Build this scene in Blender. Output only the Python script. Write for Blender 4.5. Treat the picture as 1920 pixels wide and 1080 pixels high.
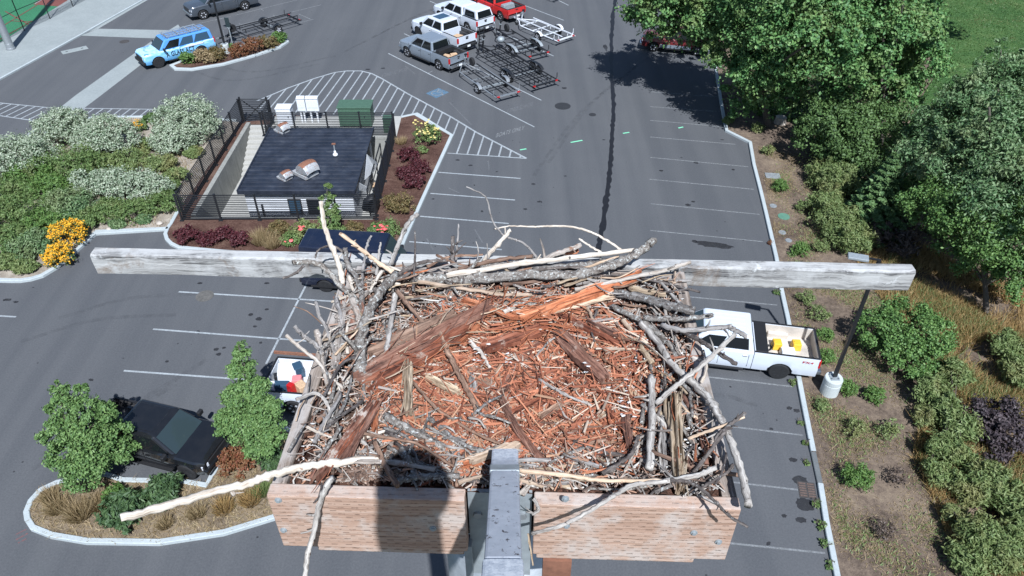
import bpy, bmesh, math, random
import numpy as np
from mathutils import Vector, Matrix
R = math.radians
SC = bpy.context.scene
COL = SC.collection
for _o in list(bpy.data.objects):
    bpy.data.objects.remove(_o)

# ------------------------------------------------------------------ camera
FPX, PITCH, CAMH = 1406.0, R(39.0), 22.8      # focal length in photo pixels, tilt below the horizon, height of the webcam
cam_d = bpy.data.cameras.new('webcam_lens')
cam_d.sensor_width = 36.0
cam_d.lens = FPX / 1920.0 * 36.0
cam_d.clip_start, cam_d.clip_end = 0.05, 2000.0
cam = bpy.data.objects.new('webcam_lens', cam_d)
cam.location = (0, 0, CAMH)
cam.rotation_euler = (R(90) - PITCH, 0, 0)
COL.objects.link(cam)
SC.camera = cam

# ------------------------------------------------------------------ sky, sun, exposure
SUN_EL, SHADOW_AZ = R(51.8), R(-11.6)         # shadows fall away from the camera, 12 degrees to the left
world = bpy.data.worlds.new('World')
SC.world = world
world.use_nodes = True
nt = world.node_tree
for n in list(nt.nodes):
    nt.nodes.remove(n)
sky = nt.nodes.new('ShaderNodeTexSky')
sky.sky_type = 'NISHITA'
sky.sun_disc = False
sky.sun_elevation = SUN_EL
sun_to = Vector((-math.sin(SHADOW_AZ), -math.cos(SHADOW_AZ), 0)) * math.cos(SUN_EL) + Vector((0, 0, math.sin(SUN_EL)))
sky.sun_rotation = math.atan2(sun_to.x, sun_to.y)
sky.air_density, sky.dust_density, sky.ozone_density = 1.0, 0.6, 1.5
bg = nt.nodes.new('ShaderNodeBackground')
bg.inputs['Strength'].default_value = 0.065
wo = nt.nodes.new('ShaderNodeOutputWorld')
nt.links.new(sky.outputs[0], bg.inputs[0])
nt.links.new(bg.outputs[0], wo.inputs[0])
sl = bpy.data.lights.new('sun', 'SUN')
sl.energy, sl.angle, sl.color = 5.0, R(0.53), (1.0, 0.975, 0.945)
so = bpy.data.objects.new('sun', sl)
so.rotation_euler = (-sun_to).to_track_quat('-Z', 'Y').to_euler()
so.location = sun_to * 60
COL.objects.link(so)
SC.view_settings.view_transform = 'Standard'
SC.view_settings.look = 'None'
SC.view_settings.gamma = 1.0
SC.view_settings.use_curve_mapping = False
SC.view_settings.exposure = 0.57
SC.view_settings.use_white_balance = True          # the webcam is balanced cool
SC.view_settings.white_balance_temperature = 5850
SC.render.engine = 'CYCLES'
SC.cycles.max_bounces = 6
SC.cycles.transparent_max_bounces = 12
try:
    SC.cycles.use_denoising = True
except Exception:
    pass

# ------------------------------------------------------------------ helpers
_cp, _sp = math.cos(PITCH), math.sin(PITCH)
def G(px, py, z=0.0):
    """point of the level plane at height z that the photo pixel (1920 x 1080) looks at"""
    x, u = (px - 960.0) / FPX, -(py - 540.0) / FPX
    d = (x, _cp + u * _sp, -_sp + u * _cp)
    t = (z - CAMH) / d[2]
    return Vector((d[0] * t, d[1] * t, z))
def ppm(p):
    """photo pixels per metre at a point"""
    return FPX / (p[1] * _cp - (p[2] - CAMH) * _sp)

def tag(o, label=None, cat=None, group=None, kind=None):
    if label: o['label'] = label
    if cat: o['category'] = cat
    if group: o['group'] = group
    if kind: o['kind'] = kind
    return o
def empty(name, loc, rz=0.0, **k):
    o = bpy.data.objects.new(name, None)
    o.empty_display_size = 0.2
    o.location = loc
    o.rotation_euler = (0, 0, rz)
    COL.objects.link(o)
    return tag(o, **k)
def link(name, me, parent=None):
    o = bpy.data.objects.new(name, me)
    COL.objects.link(o)
    if parent: o.parent = parent
    return o

class MB:
    """collects simple shapes, builds ONE mesh object"""
    def __init__(s):
        s.v, s.f, s.uv = [], [], []
    def face(s, idx, uv=None):
        s.f.append(tuple(idx))
        s.uv.append(uv if uv else [(s.v[i][0], s.v[i][1]) for i in idx])
    def poly(s, pts):
        b = len(s.v); s.v += [tuple(p) for p in pts]
        s.face(range(b, b + len(pts)))
        return s
    def prism(s, pts, z0, z1):
        """vertical prism over a counter-clockwise outline"""
        n = len(pts); b = len(s.v)
        s.v += [(p[0], p[1], z0) for p in pts] + [(p[0], p[1], z1) for p in pts]
        s.face([b + n + i for i in range(n)]); s.face([b + n - 1 - i for i in range(n)])
        for i in range(n):
            j = (i + 1) % n
            s.face((b + i, b + j, b + n + j, b + n + i))
        return s
    def hexa(s, c):
        """8 corners: bottom ring then top ring, counter-clockwise; uv laid along the longest side in metres"""
        b = len(s.v); s.v += [tuple(p) for p in c]
        C = [Vector(p) for p in c]
        ex, ey, ez = (C[1] - C[0]).length, (C[3] - C[0]).length, (C[4] - C[0]).length
        ax = max(range(3), key=lambda i: (ex, ey, ez)[i])
        co = [(0,0,0),(ex,0,0),(ex,ey,0),(0,ey,0),(0,0,ez),(ex,0,ez),(ex,ey,ez),(0,ey,ez)]
        oth = [i for i in range(3) if i != ax]
        for fc in ((0,3,2,1),(4,5,6,7),(0,1,5,4),(1,2,6,5),(2,3,7,6),(3,0,4,7)):
            cs = [co[i] for i in fc]
            if len({round(q[ax], 6) for q in cs}) == 1:
                uv = [(q[oth[0]], q[oth[1]]) for q in cs]
            else:
                k = oth[0] if len({round(q[oth[0]], 6) for q in cs}) > 1 else oth[1]
                off = 0.37 * (fc[0] + fc[1])
                uv = [(q[k] + off, q[ax]) for q in cs]
            s.face([b + i for i in fc], uv)
        return s
    def box(s, c, d, rz=0.0, top=(1.0, 1.0)):
        """box centred at c, full size d, turned about z; top scales the upper face"""
        ca, sa = math.cos(rz), math.sin(rz)
        P = []
        for z, kx, ky in ((-.5, 1, 1), (.5, top[0], top[1])):
            for x, y in ((-.5, -.5), (.5, -.5), (.5, .5), (-.5, .5)):
                X, Y = x * d[0] * kx, y * d[1] * ky
                P.append((c[0] + X * ca - Y * sa, c[1] + X * sa + Y * ca, c[2] + z * d[2]))
        return s.hexa(P)
    def bar(s, p, q, w, h=None, up=(0, 0, 1)):
        """straight bar of section w x h from p to q"""
        h = h or w
        p, q = Vector(p), Vector(q); d = (q - p).normalized(); u = Vector(up)
        if abs(d.dot(u)) > 0.99: u = Vector((0, 1, 0))
        sx = d.cross(u).normalized(); u = sx.cross(d).normalized()
        a, b = sx * w / 2, u * h / 2
        return s.hexa([p - a - b, q - a - b, q + a - b, p + a - b, p - a + b, q - a + b, q + a + b, p + a + b])
    def tube(s, pts, r, n=8, cap=True, jit=0.0, rng=None):
        pts = [Vector(p) for p in pts]; m = len(pts)
        rr = r if isinstance(r, (list, tuple)) else [r] * m
        b = len(s.v); L = 0.0; ref = None
        for i, p in enumerate(pts):
            t = (pts[min(i + 1, m - 1)] - pts[max(i - 1, 0)]).normalized()
            if ref is None:
                ref = Vector((0, 0, 1)) if abs(t.z) < .9 else Vector((1, 0, 0))
            a = t.cross(ref).normalized(); c = a.cross(t).normalized(); ref = c
            if i: L += (p - pts[i - 1]).length
            for k in range(n):
                an = 2 * math.pi * k / n
                q = rr[i] * (1 + (rng.uniform(-jit, jit) if rng else 0))
                s.v.append(tuple(p + (a * math.cos(an) + c * math.sin(an)) * q))
        L = 0.0
        for i in range(m - 1):
            l2 = L + (pts[i + 1] - pts[i]).length
            for k in range(n):
                k2 = (k + 1) % n
                cu = 2 * math.pi * max(rr[i], 1e-4) / n
                s.face((b + i * n + k, b + i * n + k2, b + (i + 1) * n + k2, b + (i + 1) * n + k),
                       [(k * cu, L), ((k + 1) * cu, L), ((k + 1) * cu, l2), (k * cu, l2)])
            L = l2
        if cap:
            s.face([b + k for k in reversed(range(n))]); s.face([b + (m - 1) * n + k for k in range(n)])
        return s
    def lathe(s, prof, c, axis='z', n=20):
        """prof: (radius, height) pairs turned about the axis through c"""
        b = len(s.v); m = len(prof)
        for r, h in prof:
            for k in range(n):
                a = 2 * math.pi * k / n; x, y = r * math.cos(a), r * math.sin(a)
                q = {'z': (x, y, h), 'y': (x, h, -y), 'x': (h, x, y)}[axis]
                s.v.append((c[0] + q[0], c[1] + q[1], c[2] + q[2]))
        for i in range(m - 1):
            for k in range(n):
                k2 = (k + 1) % n
                s.face((b + i * n + k, b + i * n + k2, b + (i + 1) * n + k2, b + (i + 1) * n + k))
        if prof[0][0] > 1e-4: s.face([b + k for k in reversed(range(n))])
        if prof[-1][0] > 1e-4: s.face([b + (m - 1) * n + k for k in range(n)])
        return s
    def grid(s, rows, close=False):
        """rows of points -> quads"""
        b = len(s.v); n = len(rows[0])
        for r in rows: s.v += [tuple(p) for p in r]
        for i in range(len(rows) - 1):
            for k in range(n if close else n - 1):
                k2 = (k + 1) % n
                s.face((b + i * n + k, b + i * n + k2, b + (i + 1) * n + k2, b + (i + 1) * n + k))
        return s
    def build(s, name, mat, parent=None, smooth=False, world=True, bevel=0.0):
        off = Vector((0, 0, 0))
        if parent is not None and world:
            q = parent
            while q: off += q.location; q = q.parent
        me = bpy.data.meshes.new(name)
        me.from_pydata([(v[0] - off.x, v[1] - off.y, v[2] - off.z) for v in s.v], [], s.f)
        ul = me.uv_layers.new(name='UVMap')
        ul.data.foreach_set('uv', [c for u in s.uv for p in u for c in p])
        if smooth:
            me.polygons.foreach_set('use_smooth', [True] * len(me.polygons))
        if mat: me.materials.append(mat)
        o = link(name, me, parent)
        if bevel:
            m = o.modifiers.new('edge', 'BEVEL'); m.width = bevel; m.segments = 2; m.limit_method = 'ANGLE'; m.angle_limit = R(40)
        return o

def sheet(name, outline, z, mat, parent=None, holes=(), world=True):
    """flat sheet over an outline, with holes; faces up"""
    bm = bmesh.new()
    for ring in [outline] + list(holes):
        vs = [bm.verts.new((p[0], p[1], z)) for p in ring]
        for i in range(len(vs)): bm.edges.new((vs[i], vs[(i + 1) % len(vs)]))
    bmesh.ops.triangle_fill(bm, edges=bm.edges[:], use_beauty=True, use_dissolve=False)
    for f in bm.faces:
        f.normal_update()
        if f.normal.z < 0: f.normal_flip()
    off = Vector((0, 0, 0))
    if parent is not None and world:
        q = parent
        while q: off += q.location; q = q.parent
    for v in bm.verts: v.co -= off
    me = bpy.data.meshes.new(name); bm.to_mesh(me); bm.free()
    me.materials.append(mat)
    return link(name, me, parent)

def smooth_line(pts, per=6):
    """Catmull-Rom through points (tuples of any length)"""
    P = [np.array(p, float) for p in pts]
    if len(P) < 3:
        return [tuple(P[0] + (P[-1] - P[0]) * i / per) for i in range(per + 1)]
    P = [2 * P[0] - P[1]] + P + [2 * P[-1] - P[-2]]
    out = []
    for i in range(1, len(P) - 2):
        a, b, c, d = P[i - 1:i + 3]
        for k in range(per):
            t = k / per
            out.append(tuple(.5 * (2 * b + (c - a) * t + (2 * a - 5 * b + 4 * c - d) * t * t + (3 * b - a - 3 * c + d) * t ** 3)))
    out.append(tuple(P[-2]))
    return out

def strip_between(mb, path, w, z0, z1, closed=False):
    """raised strip (kerb) of width w centred on a ground path"""
    n = len(path); P = [Vector((p[0], p[1], 0)) for p in path]
    rows = []
    for i in range(n):
        a = P[(i - 1) % n] if closed or i > 0 else P[i]
        b = P[(i + 1) % n] if closed or i < n - 1 else P[i]
        t = (b - a).normalized(); nn = Vector((-t.y, t.x, 0))
        # mitre
        if (closed or 0 < i < n - 1):
            t1 = (P[i] - a).normalized(); c = max(.5, t1.dot(t))
        else: c = 1
        l, r = P[i] + nn * w / 2 / c, P[i] - nn * w / 2 / c
        e = min(.02, (z1 - z0) * .3); li = P[i] + nn * (w / 2 - e) / c; ri = P[i] - nn * (w / 2 - e) / c
        rows.append([(r.x, r.y, z0), (r.x, r.y, z1 - e), (ri.x, ri.y, z1), (li.x, li.y, z1), (l.x, l.y, z1 - e), (l.x, l.y, z0)])
    if closed: rows.append(rows[0])
    mb.grid(rows)
    return mb
# ------------------------------------------------------------------ materials
class NT:
    def __init__(s, name):
        s.m = bpy.data.materials.new(name); s.m.use_nodes = True
        s.t = s.m.node_tree; s.t.nodes.clear()
        s.out = s.n('ShaderNodeOutputMaterial')
    def n(s, typ, **k):
        nd = s.t.nodes.new(typ)
        for a, v in k.items(): setattr(nd, a, v)
        return nd
    def l(s, a, b): s.t.links.new(a, b)
    def coord(s, kind='pos', scale=(1, 1, 1), rot=(0, 0, 0)):
        if kind == 'pos': o = s.n('ShaderNodeNewGeometry').outputs['Position']
        elif kind == 'uv':
            o = s.n('ShaderNodeUVMap').outputs[0]
        else: o = s.n('ShaderNodeTexCoord').outputs['Object']
        mp = s.n('ShaderNodeMapping'); mp.inputs['Scale'].default_value = scale; mp.inputs['Rotation'].default_value = rot
        s.l(o, mp.inputs[0]); return mp.outputs[0]
    def noise(s, co, scale, detail=4, rough=.6, dist=0.0):
        nd = s.n('ShaderNodeTexNoise'); nd.inputs['Scale'].default_value = scale; nd.inputs['Detail'].default_value = detail
        nd.inputs['Roughness'].default_value = rough; nd.inputs['Distortion'].default_value = dist
        s.l(co, nd.inputs['Vector']); return nd.outputs[0]
    def vor(s, co, scale, feature='F1', out='Distance'):
        nd = s.n('ShaderNodeTexVoronoi'); nd.feature = feature; nd.inputs['Scale'].default_value = scale
        s.l(co, nd.inputs['Vector']); return nd.outputs[out]
    def ramp(s, fac, stops, interp='LINEAR'):
        nd = s.n('ShaderNodeValToRGB'); cr = nd.color_ramp; cr.interpolation = interp
        while len(cr.elements) < len(stops): cr.elements.new(.5)
        for e, (p, c) in zip(cr.elements, stops):
            e.position = p; e.color = (*c, 1) if len(c) == 3 else c
        s.l(fac, nd.inputs[0]); return nd.outputs[0]
    def rng(s, fac, a, b, c=0.0, d=1.0):
        nd = s.n('ShaderNodeMapRange'); nd.inputs[1].default_value = a; nd.inputs[2].default_value = b
        nd.inputs[3].default_value = c; nd.inputs[4].default_value = d; s.l(fac, nd.inputs[0]); return nd.outputs[0]
    def mix(s, fac, a, b, mode='MIX'):
        nd = s.n('ShaderNodeMix', data_type='RGBA', blend_type=mode)
        for i, v in ((0, fac), (6, a), (7, b)):
            if isinstance(v, (int, float)): nd.inputs[i].default_value = v
            elif isinstance(v, tuple): nd.inputs[i].default_value = (*v, 1)
            else: s.l(v, nd.inputs[i])
        return nd.outputs[2]
    def math(s, op, a, b=None):
        nd = s.n('ShaderNodeMath', operation=op)
        for i, v in ((0, a), (1, b)):
            if v is None: continue
            if isinstance(v, (int, float)): nd.inputs[i].default_value = v
            else: s.l(v, nd.inputs[i])
        return nd.outputs[0]
    def bump(s, h, strength=.3, dist=.02):
        nd = s.n('ShaderNodeBump'); nd.inputs['Strength'].default_value = strength; nd.inputs['Distance'].default_value = dist
        s.l(h, nd.inputs['Height']); return nd.outputs[0]
    def pbsdf(s, col, rough=.7, metal=0.0, nrm=None, spec=.5, coat=0.0, alpha=None, trans=0.0):
        b = s.n('ShaderNodeBsdfPrincipled')
        for k, v in (('Base Color', col), ('Roughness', rough), ('Metallic', metal), ('Specular IOR Level', spec), ('Coat Weight', coat), ('Transmission Weight', trans)):
            if isinstance(v, (int, float)): b.inputs[k].default_value = v
            elif isinstance(v, tuple): b.inputs[k].default_value = (*v, 1)
            else: s.l(v, b.inputs[k])
        if coat: b.inputs['Coat Roughness'].default_value = .05
        if nrm is not None: s.l(nrm, b.inputs['Normal'])
        if alpha is not None:
            if isinstance(alpha, (int, float)): b.inputs['Alpha'].default_value = alpha
            else: s.l(alpha, b.inputs['Alpha'])
        s.l(b.outputs[0], s.out.inputs[0]); return s.m
M = {}
def plain(name, col, rough=.6, metal=0.0, var=.12, scale=6.0, spec=.5, coat=0.0):
    t = NT(name); co = t.coord('obj')
    nz = t.noise(co, scale, 5)
    dark = tuple(c * (1 - var) for c in col); lite = tuple(min(1, c * (1 + var)) for c in col)
    c = t.ramp(nz, [(.3, dark), (.7, lite)])
    M[name] = t.pbsdf(c, rough, metal, spec=spec, coat=coat); return M[name]

# asphalt: worn, patchy, tyre-polished
def asphalt():
    t = NT('asphalt'); co = t.coord('pos')
    big = t.noise(co, .06, 4, .55); mid = t.noise(co, .45, 5, .6); fine = t.noise(co, 14, 3, .8); sp = t.noise(co, 60, 2, .9)
    lane = t.noise(t.coord('pos', (.9, .035, 1), (0, 0, R(8))), 1.0, 3, .5)
    c = t.ramp(big, [(.3, (.058, .063, .071)), (.5, (.076, .081, .089)), (.7, (.096, .10, .105))])
    c = t.mix(.5, c, t.ramp(mid, [(.3, (.058, .063, .071)), (.7, (.092, .096, .101))]))
    c = t.mix(.5, c, t.ramp(lane, [(.35, (.05, .055, .063)), (.65, (.10, .103, .107))]))
    c = t.mix(.30, c, t.ramp(fine, [(.25, (.02, .02, .022)), (.75, (.15, .15, .15))]))
    c = t.mix(.12, c, t.ramp(sp, [(.3, (.01, .01, .012)), (.7, (.22, .22, .21))]))
    # oil drips: small dark spots that gather in patches
    spots = t.math('LESS_THAN', t.vor(co, 1.7), .07); patch = t.math('GREATER_THAN', t.noise(co, .22, 2), .56)
    c = t.mix(t.math('MULTIPLY', t.math('MULTIPLY', spots, patch), .75), c, (.016, .016, .018))
    M['asphalt'] = t.pbsdf(c, .86, nrm=t.bump(t.math('ADD', fine, t.math('MULTIPLY', sp, .6)), .35, .01), spec=.35)
asphalt()
def paint(name, col, wear):
    t = NT(name); co = t.coord('pos')
    n = t.noise(co, 9, 6, .75); n2 = t.noise(co, 1.2, 3)
    f = t.math('ADD', t.math('MULTIPLY', n, .75), t.math('MULTIPLY', n2, .25))
    a = t.rng(f, wear - .05, wear + .05, 0.0, 1.0) if wear < .385 else t.rng(f, .36, .62, *((1.0, .5) if wear < .45 else (.8, .25) if wear < .5 else (.5, .02)))
    dirt = t.ramp(t.noise(co, 3, 4), [(.3, tuple(c * .8 for c in col)), (.7, col)])
    M[name] = t.pbsdf(dirt, .75, alpha=a)
paint('paint_white', (.42, .45, .46), .39)
paint('paint_worn', (.32, .33, .33), .475)
paint('paint_ghost', (.28, .285, .29), .535)
paint('paint_blue', (.14, .27, .40), .45)
paint('paint_green', (.22, .62, .38), .30)
paint('paint_red', (.45, .12, .1), .5)
def concrete(name, c0, c1, sc=1.0, rough=.85, streak=False):
    t = NT(name); co = t.coord('pos')
    a = t.noise(co, .5 * sc, 5, .6); b = t.noise(co, 6 * sc, 5, .7); f = t.noise(co, 40, 2, .8)
    c = t.ramp(a, [(.3, c0), (.7, c1)])
    c = t.mix(.4, c, t.ramp(b, [(.3, tuple(x * .75 for x in c0)), (.65, c1)]))
    c = t.mix(.2, c, t.ramp(f, [(.3, tuple(x * .5 for x in c0)), (.7, c1)]))
    if streak:
        w = t.noise(t.coord('pos', (6, 6, .6)), 1, 4)
        c = t.mix(t.rng(w, .5, .75, 0, .6), c, tuple(x * .45 for x in c0))
    M[name] = t.pbsdf(c, rough, nrm=t.bump(b, .2, .01), spec=.3)
concrete('concrete', (.225, .25, .245), (.31, .335, .325))
concrete('kerb', (.34, .375, .375), (.46, .50, .50), 2)
concrete('kerb_dark', (.1, .11, .11), (.16, .17, .17), 2)
concrete('wall_concrete', (.2, .2, .18), (.33, .33, .3), 1.5, streak=True)
concrete('pit_floor', (.30, .295, .27), (.46, .45, .41), 1.5)
concrete('lamp_base', (.42, .45, .44), (.56, .6, .58), 2)
def soil(name, stops, sc=1.0, bump=.6):
    t = NT(name); co = t.coord('pos')
    a = t.noise(co, .35 * sc, 6, .65, .4); b = t.noise(co, 5 * sc, 6, .75); g = t.noise(co, 28, 3, .8)
    f = t.math('ADD', t.math('MULTIPLY', a, .45), t.math('ADD', t.math('MULTIPLY', b, .35), t.math('MULTIPLY', g, .2)))
    c = t.ramp(f, stops)
    M[name] = t.pbsdf(c, .95, nrm=t.bump(t.math('ADD', b, t.math('MULTIPLY', g, .5)), bump, .05), spec=.1)
soil('slope_soil', [(.36, (.045, .032, .024)), (.46, (.10, .076, .058)), (.52, (.155, .118, .088)), (.58, (.20, .155, .11)), (.66, (.30, .24, .165))])
soil('mulch', [(.38, (.035, .02, .016)), (.5, (.09, .05, .038)), (.62, (.17, .115, .085))], 2)
soil('dry_bed', [(.36, (.06, .045, .032)), (.48, (.16, .125, .085)), (.58, (.26, .205, .135)), (.68, (.36, .30, .2))], 2)
soil('gravel_bed', [(.36, (.14, .115, .09)), (.5, (.30, .26, .21)), (.64, (.46, .41, .34))], 4)
soil('lawn_soil', [(.38, (.03, .07, .022)), (.5, (.05, .1, .03)), (.58, (.075, .125, .04)), (.68, (.2, .19, .09))], .8, .4)
soil('far_ground', [(.35, (.03, .05, .02)), (.5, (.07, .08, .035)), (.65, (.15, .12, .07))], .6)
def court(name, col):
    t = NT(name); co = t.coord('pos')
    c = t.ramp(t.noise(co, .6, 4), [(.3, tuple(x * .85 for x in col)), (.7, col)])
    M[name] = t.pbsdf(c, .8)
court('court_green', (.04, .19, .085)); court('court_red', (.20, .065, .05))

# foliage: leaves vary one by one
def leaf(name, cols, trans=.35, rough=.55, patch=None):
    t = NT(name)
    g = t.n('ShaderNodeNewGeometry'); r = g.outputs['Random Per Island']
    c = t.ramp(r, [(i / max(1, len(cols) - 1), k) for i, k in enumerate(cols)])
    if patch:
        n = t.noise(t.coord('pos'), patch[1], 3)
        c = t.mix(t.rng(n, .5, .68, 0, patch[2]), c, patch[0])
    d = t.n('ShaderNodeBsdfPrincipled'); d.inputs['Roughness'].default_value = rough; d.inputs['Specular IOR Level'].default_value = .35
    t.l(c, d.inputs['Base Color'])
    tr = t.n('ShaderNodeBsdfTranslucent'); t.l(t.mix(1.0, c, (1.25, 1.25, .55), 'MULTIPLY'), tr.inputs[0])
    mx = t.n('ShaderNodeMixShader'); mx.inputs[0].default_value = trans
    t.l(d.outputs[0], mx.inputs[1]); t.l(tr.outputs[0], mx.inputs[2]); t.l(mx.outputs[0], t.out.inputs[0])
    M[name] = t.m
leaf('leaf_maple', [(0.042, 0.109, 0.034), (0.075, 0.174, 0.052), (0.115, 0.234, 0.069), (0.165, 0.272, 0.086), (0.060, 0.147, 0.041)], .12, patch=((.24, .19, .07), .5, .3))
leaf('leaf_dark', [(0.044, 0.088, 0.029), (0.083, 0.143, 0.044), (0.121, 0.198, 0.061), (0.088, 0.154, 0.046)], .2)
leaf('leaf_willow', [(0.046, 0.104, 0.039), (0.085, 0.165, 0.061), (0.134, 0.220, 0.091), (0.207, 0.287, 0.146), (0.061, 0.128, 0.046)], .15, patch=((.24, .23, .10), .4, .35))
leaf('leaf_alder', [(0.054, 0.120, 0.032), (0.096, 0.180, 0.046), (0.150, 0.246, 0.065), (0.072, 0.150, 0.038)], .15)
leaf('leaf_young', [(0.066, 0.132, 0.040), (0.114, 0.198, 0.060), (0.168, 0.258, 0.082), (0.090, 0.168, 0.048)], .15)
leaf('leaf_fir', [(.06, .12, .045), (.105, .18, .065), (.15, .235, .085)], .15)
leaf('leaf_pine', [(.035, .07, .028), (.06, .105, .04), (.085, .14, .05)], .12)
leaf('leaf_silver', [(.11, .17, .095), (.24, .3, .2), (.37, .42, .31), (.45, .49, .38), (.17, .24, .14)], .2)
leaf('leaf_green', [(.075, .135, .04), (.125, .195, .06), (.18, .25, .085), (.10, .165, .05)], .25, patch=((.2, .2, .085), 1.2, .5))
leaf('leaf_olive', [(0.095, 0.147, 0.047), (0.158, 0.215, 0.074), (0.226, 0.273, 0.105), (0.126, 0.184, 0.058)], .22, patch=((.27, .21, .09), .7, .45))
leaf('leaf_shrub', [(.07, .145, .035), (.115, .205, .05), (.16, .25, .065)], .25)
leaf('leaf_barberry', [(.05, .014, .018), (.085, .02, .026), (.12, .03, .035), (.06, .025, .03)], .2)
leaf('leaf_spirea', [(.13, .105, .04), (.2, .155, .065), (.24, .17, .08), (.1, .11, .04)])
leaf('leaf_red', [(.16, .055, .03), (.25, .1, .05), (.2, .13, .06), (.3, .12, .06)])
leaf('leaf_brown', [(.06, .045, .04), (.1, .075, .06), (.14, .105, .08)], .1)
leaf('leaf_purple', [(.035, .028, .032), (.06, .045, .05), (.09, .07, .07)], .1)
leaf('straw', [(.2, .145, .075), (.3, .22, .12), (.36, .28, .16), (.24, .19, .09)], .2)
leaf('straw_gold', [(.24, .15, .06), (.36, .235, .095), (.42, .29, .13), (.17, .15, .06)], .2)
leaf('grass_green', [(.045, .1, .028), (.07, .14, .038), (.10, .175, .05)], .25, patch=((.2, .18, .08), .35, .6))
leaf('flower_yellow', [(.66, .34, .012), (.76, .43, .02), (.7, .29, .01)], .2)
leaf('flower_pink', [(.75, .12, .13), (.85, .2, .2)], .2)
leaf('flower_pale', [(.6, .5, .15), (.7, .6, .25)], .2)
def bark(name, c0, c1, c2):
    t = NT(name); u = t.coord('uv', (40, 7, 1)); p = t.coord('pos')
    a = t.noise(u, 1.0, 5, .7); b = t.noise(p, 3, 4)
    c = t.mix(.35, t.ramp(a, [(.32, c0), (.5, c1), (.68, c2)]), t.ramp(b, [(.3, c0), (.7, c2)]))
    M[name] = t.pbsdf(c, .9, nrm=t.bump(a, .6, .02), spec=.2)
bark('bark', (.05, .04, .032), (.1, .085, .07), (.17, .15, .125))

# nest wood: uv in metres (around, along)
def wood(name, c0, c1, c2, fu=110, fv=7, patch=None, spots=None, bump=.6, bd=.003, rough=.85):
    t = NT(name); u = t.coord('uv', (fu, fv, 1)); p = t.coord('pos')
    a = t.noise(u, 1.0, 6, .7, .6); b = t.noise(p, 22, 5, .65); rnd = t.n('ShaderNodeObjectInfo').outputs['Random']
    a2 = t.noise(t.coord('uv', (fu * .33, fv * .5, 1)), 1.0, 3, .6, .8)
    c = t.ramp(a, [(.38, c0), (.5, c1), (.62, c2)])
    c = t.mix(t.rng(a2, .5, .62, 0, .65), c, c0)
    c = t.mix(t.rng(b, .42, .7, 0, .45), c, c2)
    if patch: c = t.mix(t.rng(t.noise(p, patch[1], 5, .7), patch[2], patch[2] + .08, 0, 1), c, patch[0])
    if spots: c = t.mix(t.rng(t.noise(p, spots[1], 4, .8), spots[2], spots[2] + .05, 0, 1), c, spots[0])
    c = t.mix(1.0, c, t.ramp(rnd, [(0, (.72, .72, .74)), (1, (1.18, 1.16, 1.12))]), 'MULTIPLY')
    M[name] = t.pbsdf(c, rough, nrm=t.bump(t.math('ADD', a, t.math('MULTIPLY', b, .5)), bump, bd), spec=.2)
wood('w_white', (.27, .22, .17), (.48, .43, .365), (.60, .56, .50), 120, 6, spots=((.24, .17, .13), 45, .62), bump=.35)
wood('w_pale', (.27, .19, .125), (.46, .35, .25), (.56, .46, .36), 120, 6, spots=((.2, .12, .08), 50, .62), bump=.4)
wood('w_grey', (.13, .115, .105), (.30, .28, .255), (.48, .46, .43), 110, 7, spots=((.07, .055, .05), 60, .60))
wood('w_lichen', (.05, .04, .036), (.17, .15, .13), (.30, .285, .26), 90, 40, patch=((.44, .46, .44), 105, .55), spots=((.035, .028, .026), 70, .60), bump=.9, bd=.004)
wood('w_dark', (.03, .025, .024), (.09, .075, .068), (.2, .18, .165), 100, 20, patch=((.34, .345, .33), 60, .60))
wood('w_brown', (.07, .042, .03), (.2, .125, .088), (.36, .25, .18), 100, 6)
wood('w_red', (.05, .018, .012), (.22, .074, .04), (.37, .155, .092), 60, 2.6, patch=((.36, .27, .21), 12, .60), bump=1.0, bd=.005)
wood('w_redgrey', (.06, .025, .018), (.24, .11, .075), (.40, .27, .2), 60, 3, patch=((.50, .43, .37), 22, .52), bump=1.0, bd=.006)
wood('w_orange', (.12, .036, .018), (.39, .135, .06), (.52, .24, .13), 85, 4, patch=((.46, .33, .23), 14, .62), bump=1.0, bd=.004)
wood('w_maroon', (.045, .023, .018), (.16, .078, .055), (.29, .17, .125), 75, 3.5, patch=((.30, .24, .2), 12, .60), bump=1.0, bd=.005)
wood('w_tan', (.14, .095, .06), (.36, .28, .19), (.50, .42, .31), 80, 3, spots=((.1, .065, .04), 34, .60), bump=.8)
wood('w_weather', (.12, .10, .085), (.32, .28, .245), (.52, .48, .43), 60, 3, patch=((.20, .115, .075), 9, .57), spots=((.66, .65, .62), 30, .60), bump=.9, bd=.004)
def litter_mat(name, st):
    t = NT(name); r = t.n('ShaderNodeNewGeometry').outputs['Random Per Island']
    M[name] = t.pbsdf(t.ramp(r, st), .85, spec=.2)
litter_mat('litter', [(0, (.05, .025, .018)), (.12, (.16, .055, .032)), (.26, (.32, .12, .066)), (.42, (.45, .19, .105)), (.55, (.32, .12, .066)), (.66, (.20, .075, .045)), (.76, (.42, .25, .15)), (.86, (.10, .06, .045)), (.93, (.56, .45, .34)), (1, (.30, .26, .23))])
litter_mat('litter_grey', [(0, (.04, .03, .026)), (.2, (.13, .09, .07)), (.4, (.27, .2, .155)), (.55, (.38, .2, .12)), (.7, (.42, .38, .33)), (.85, (.16, .13, .11)), (1, (.55, .52, .47))])
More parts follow.
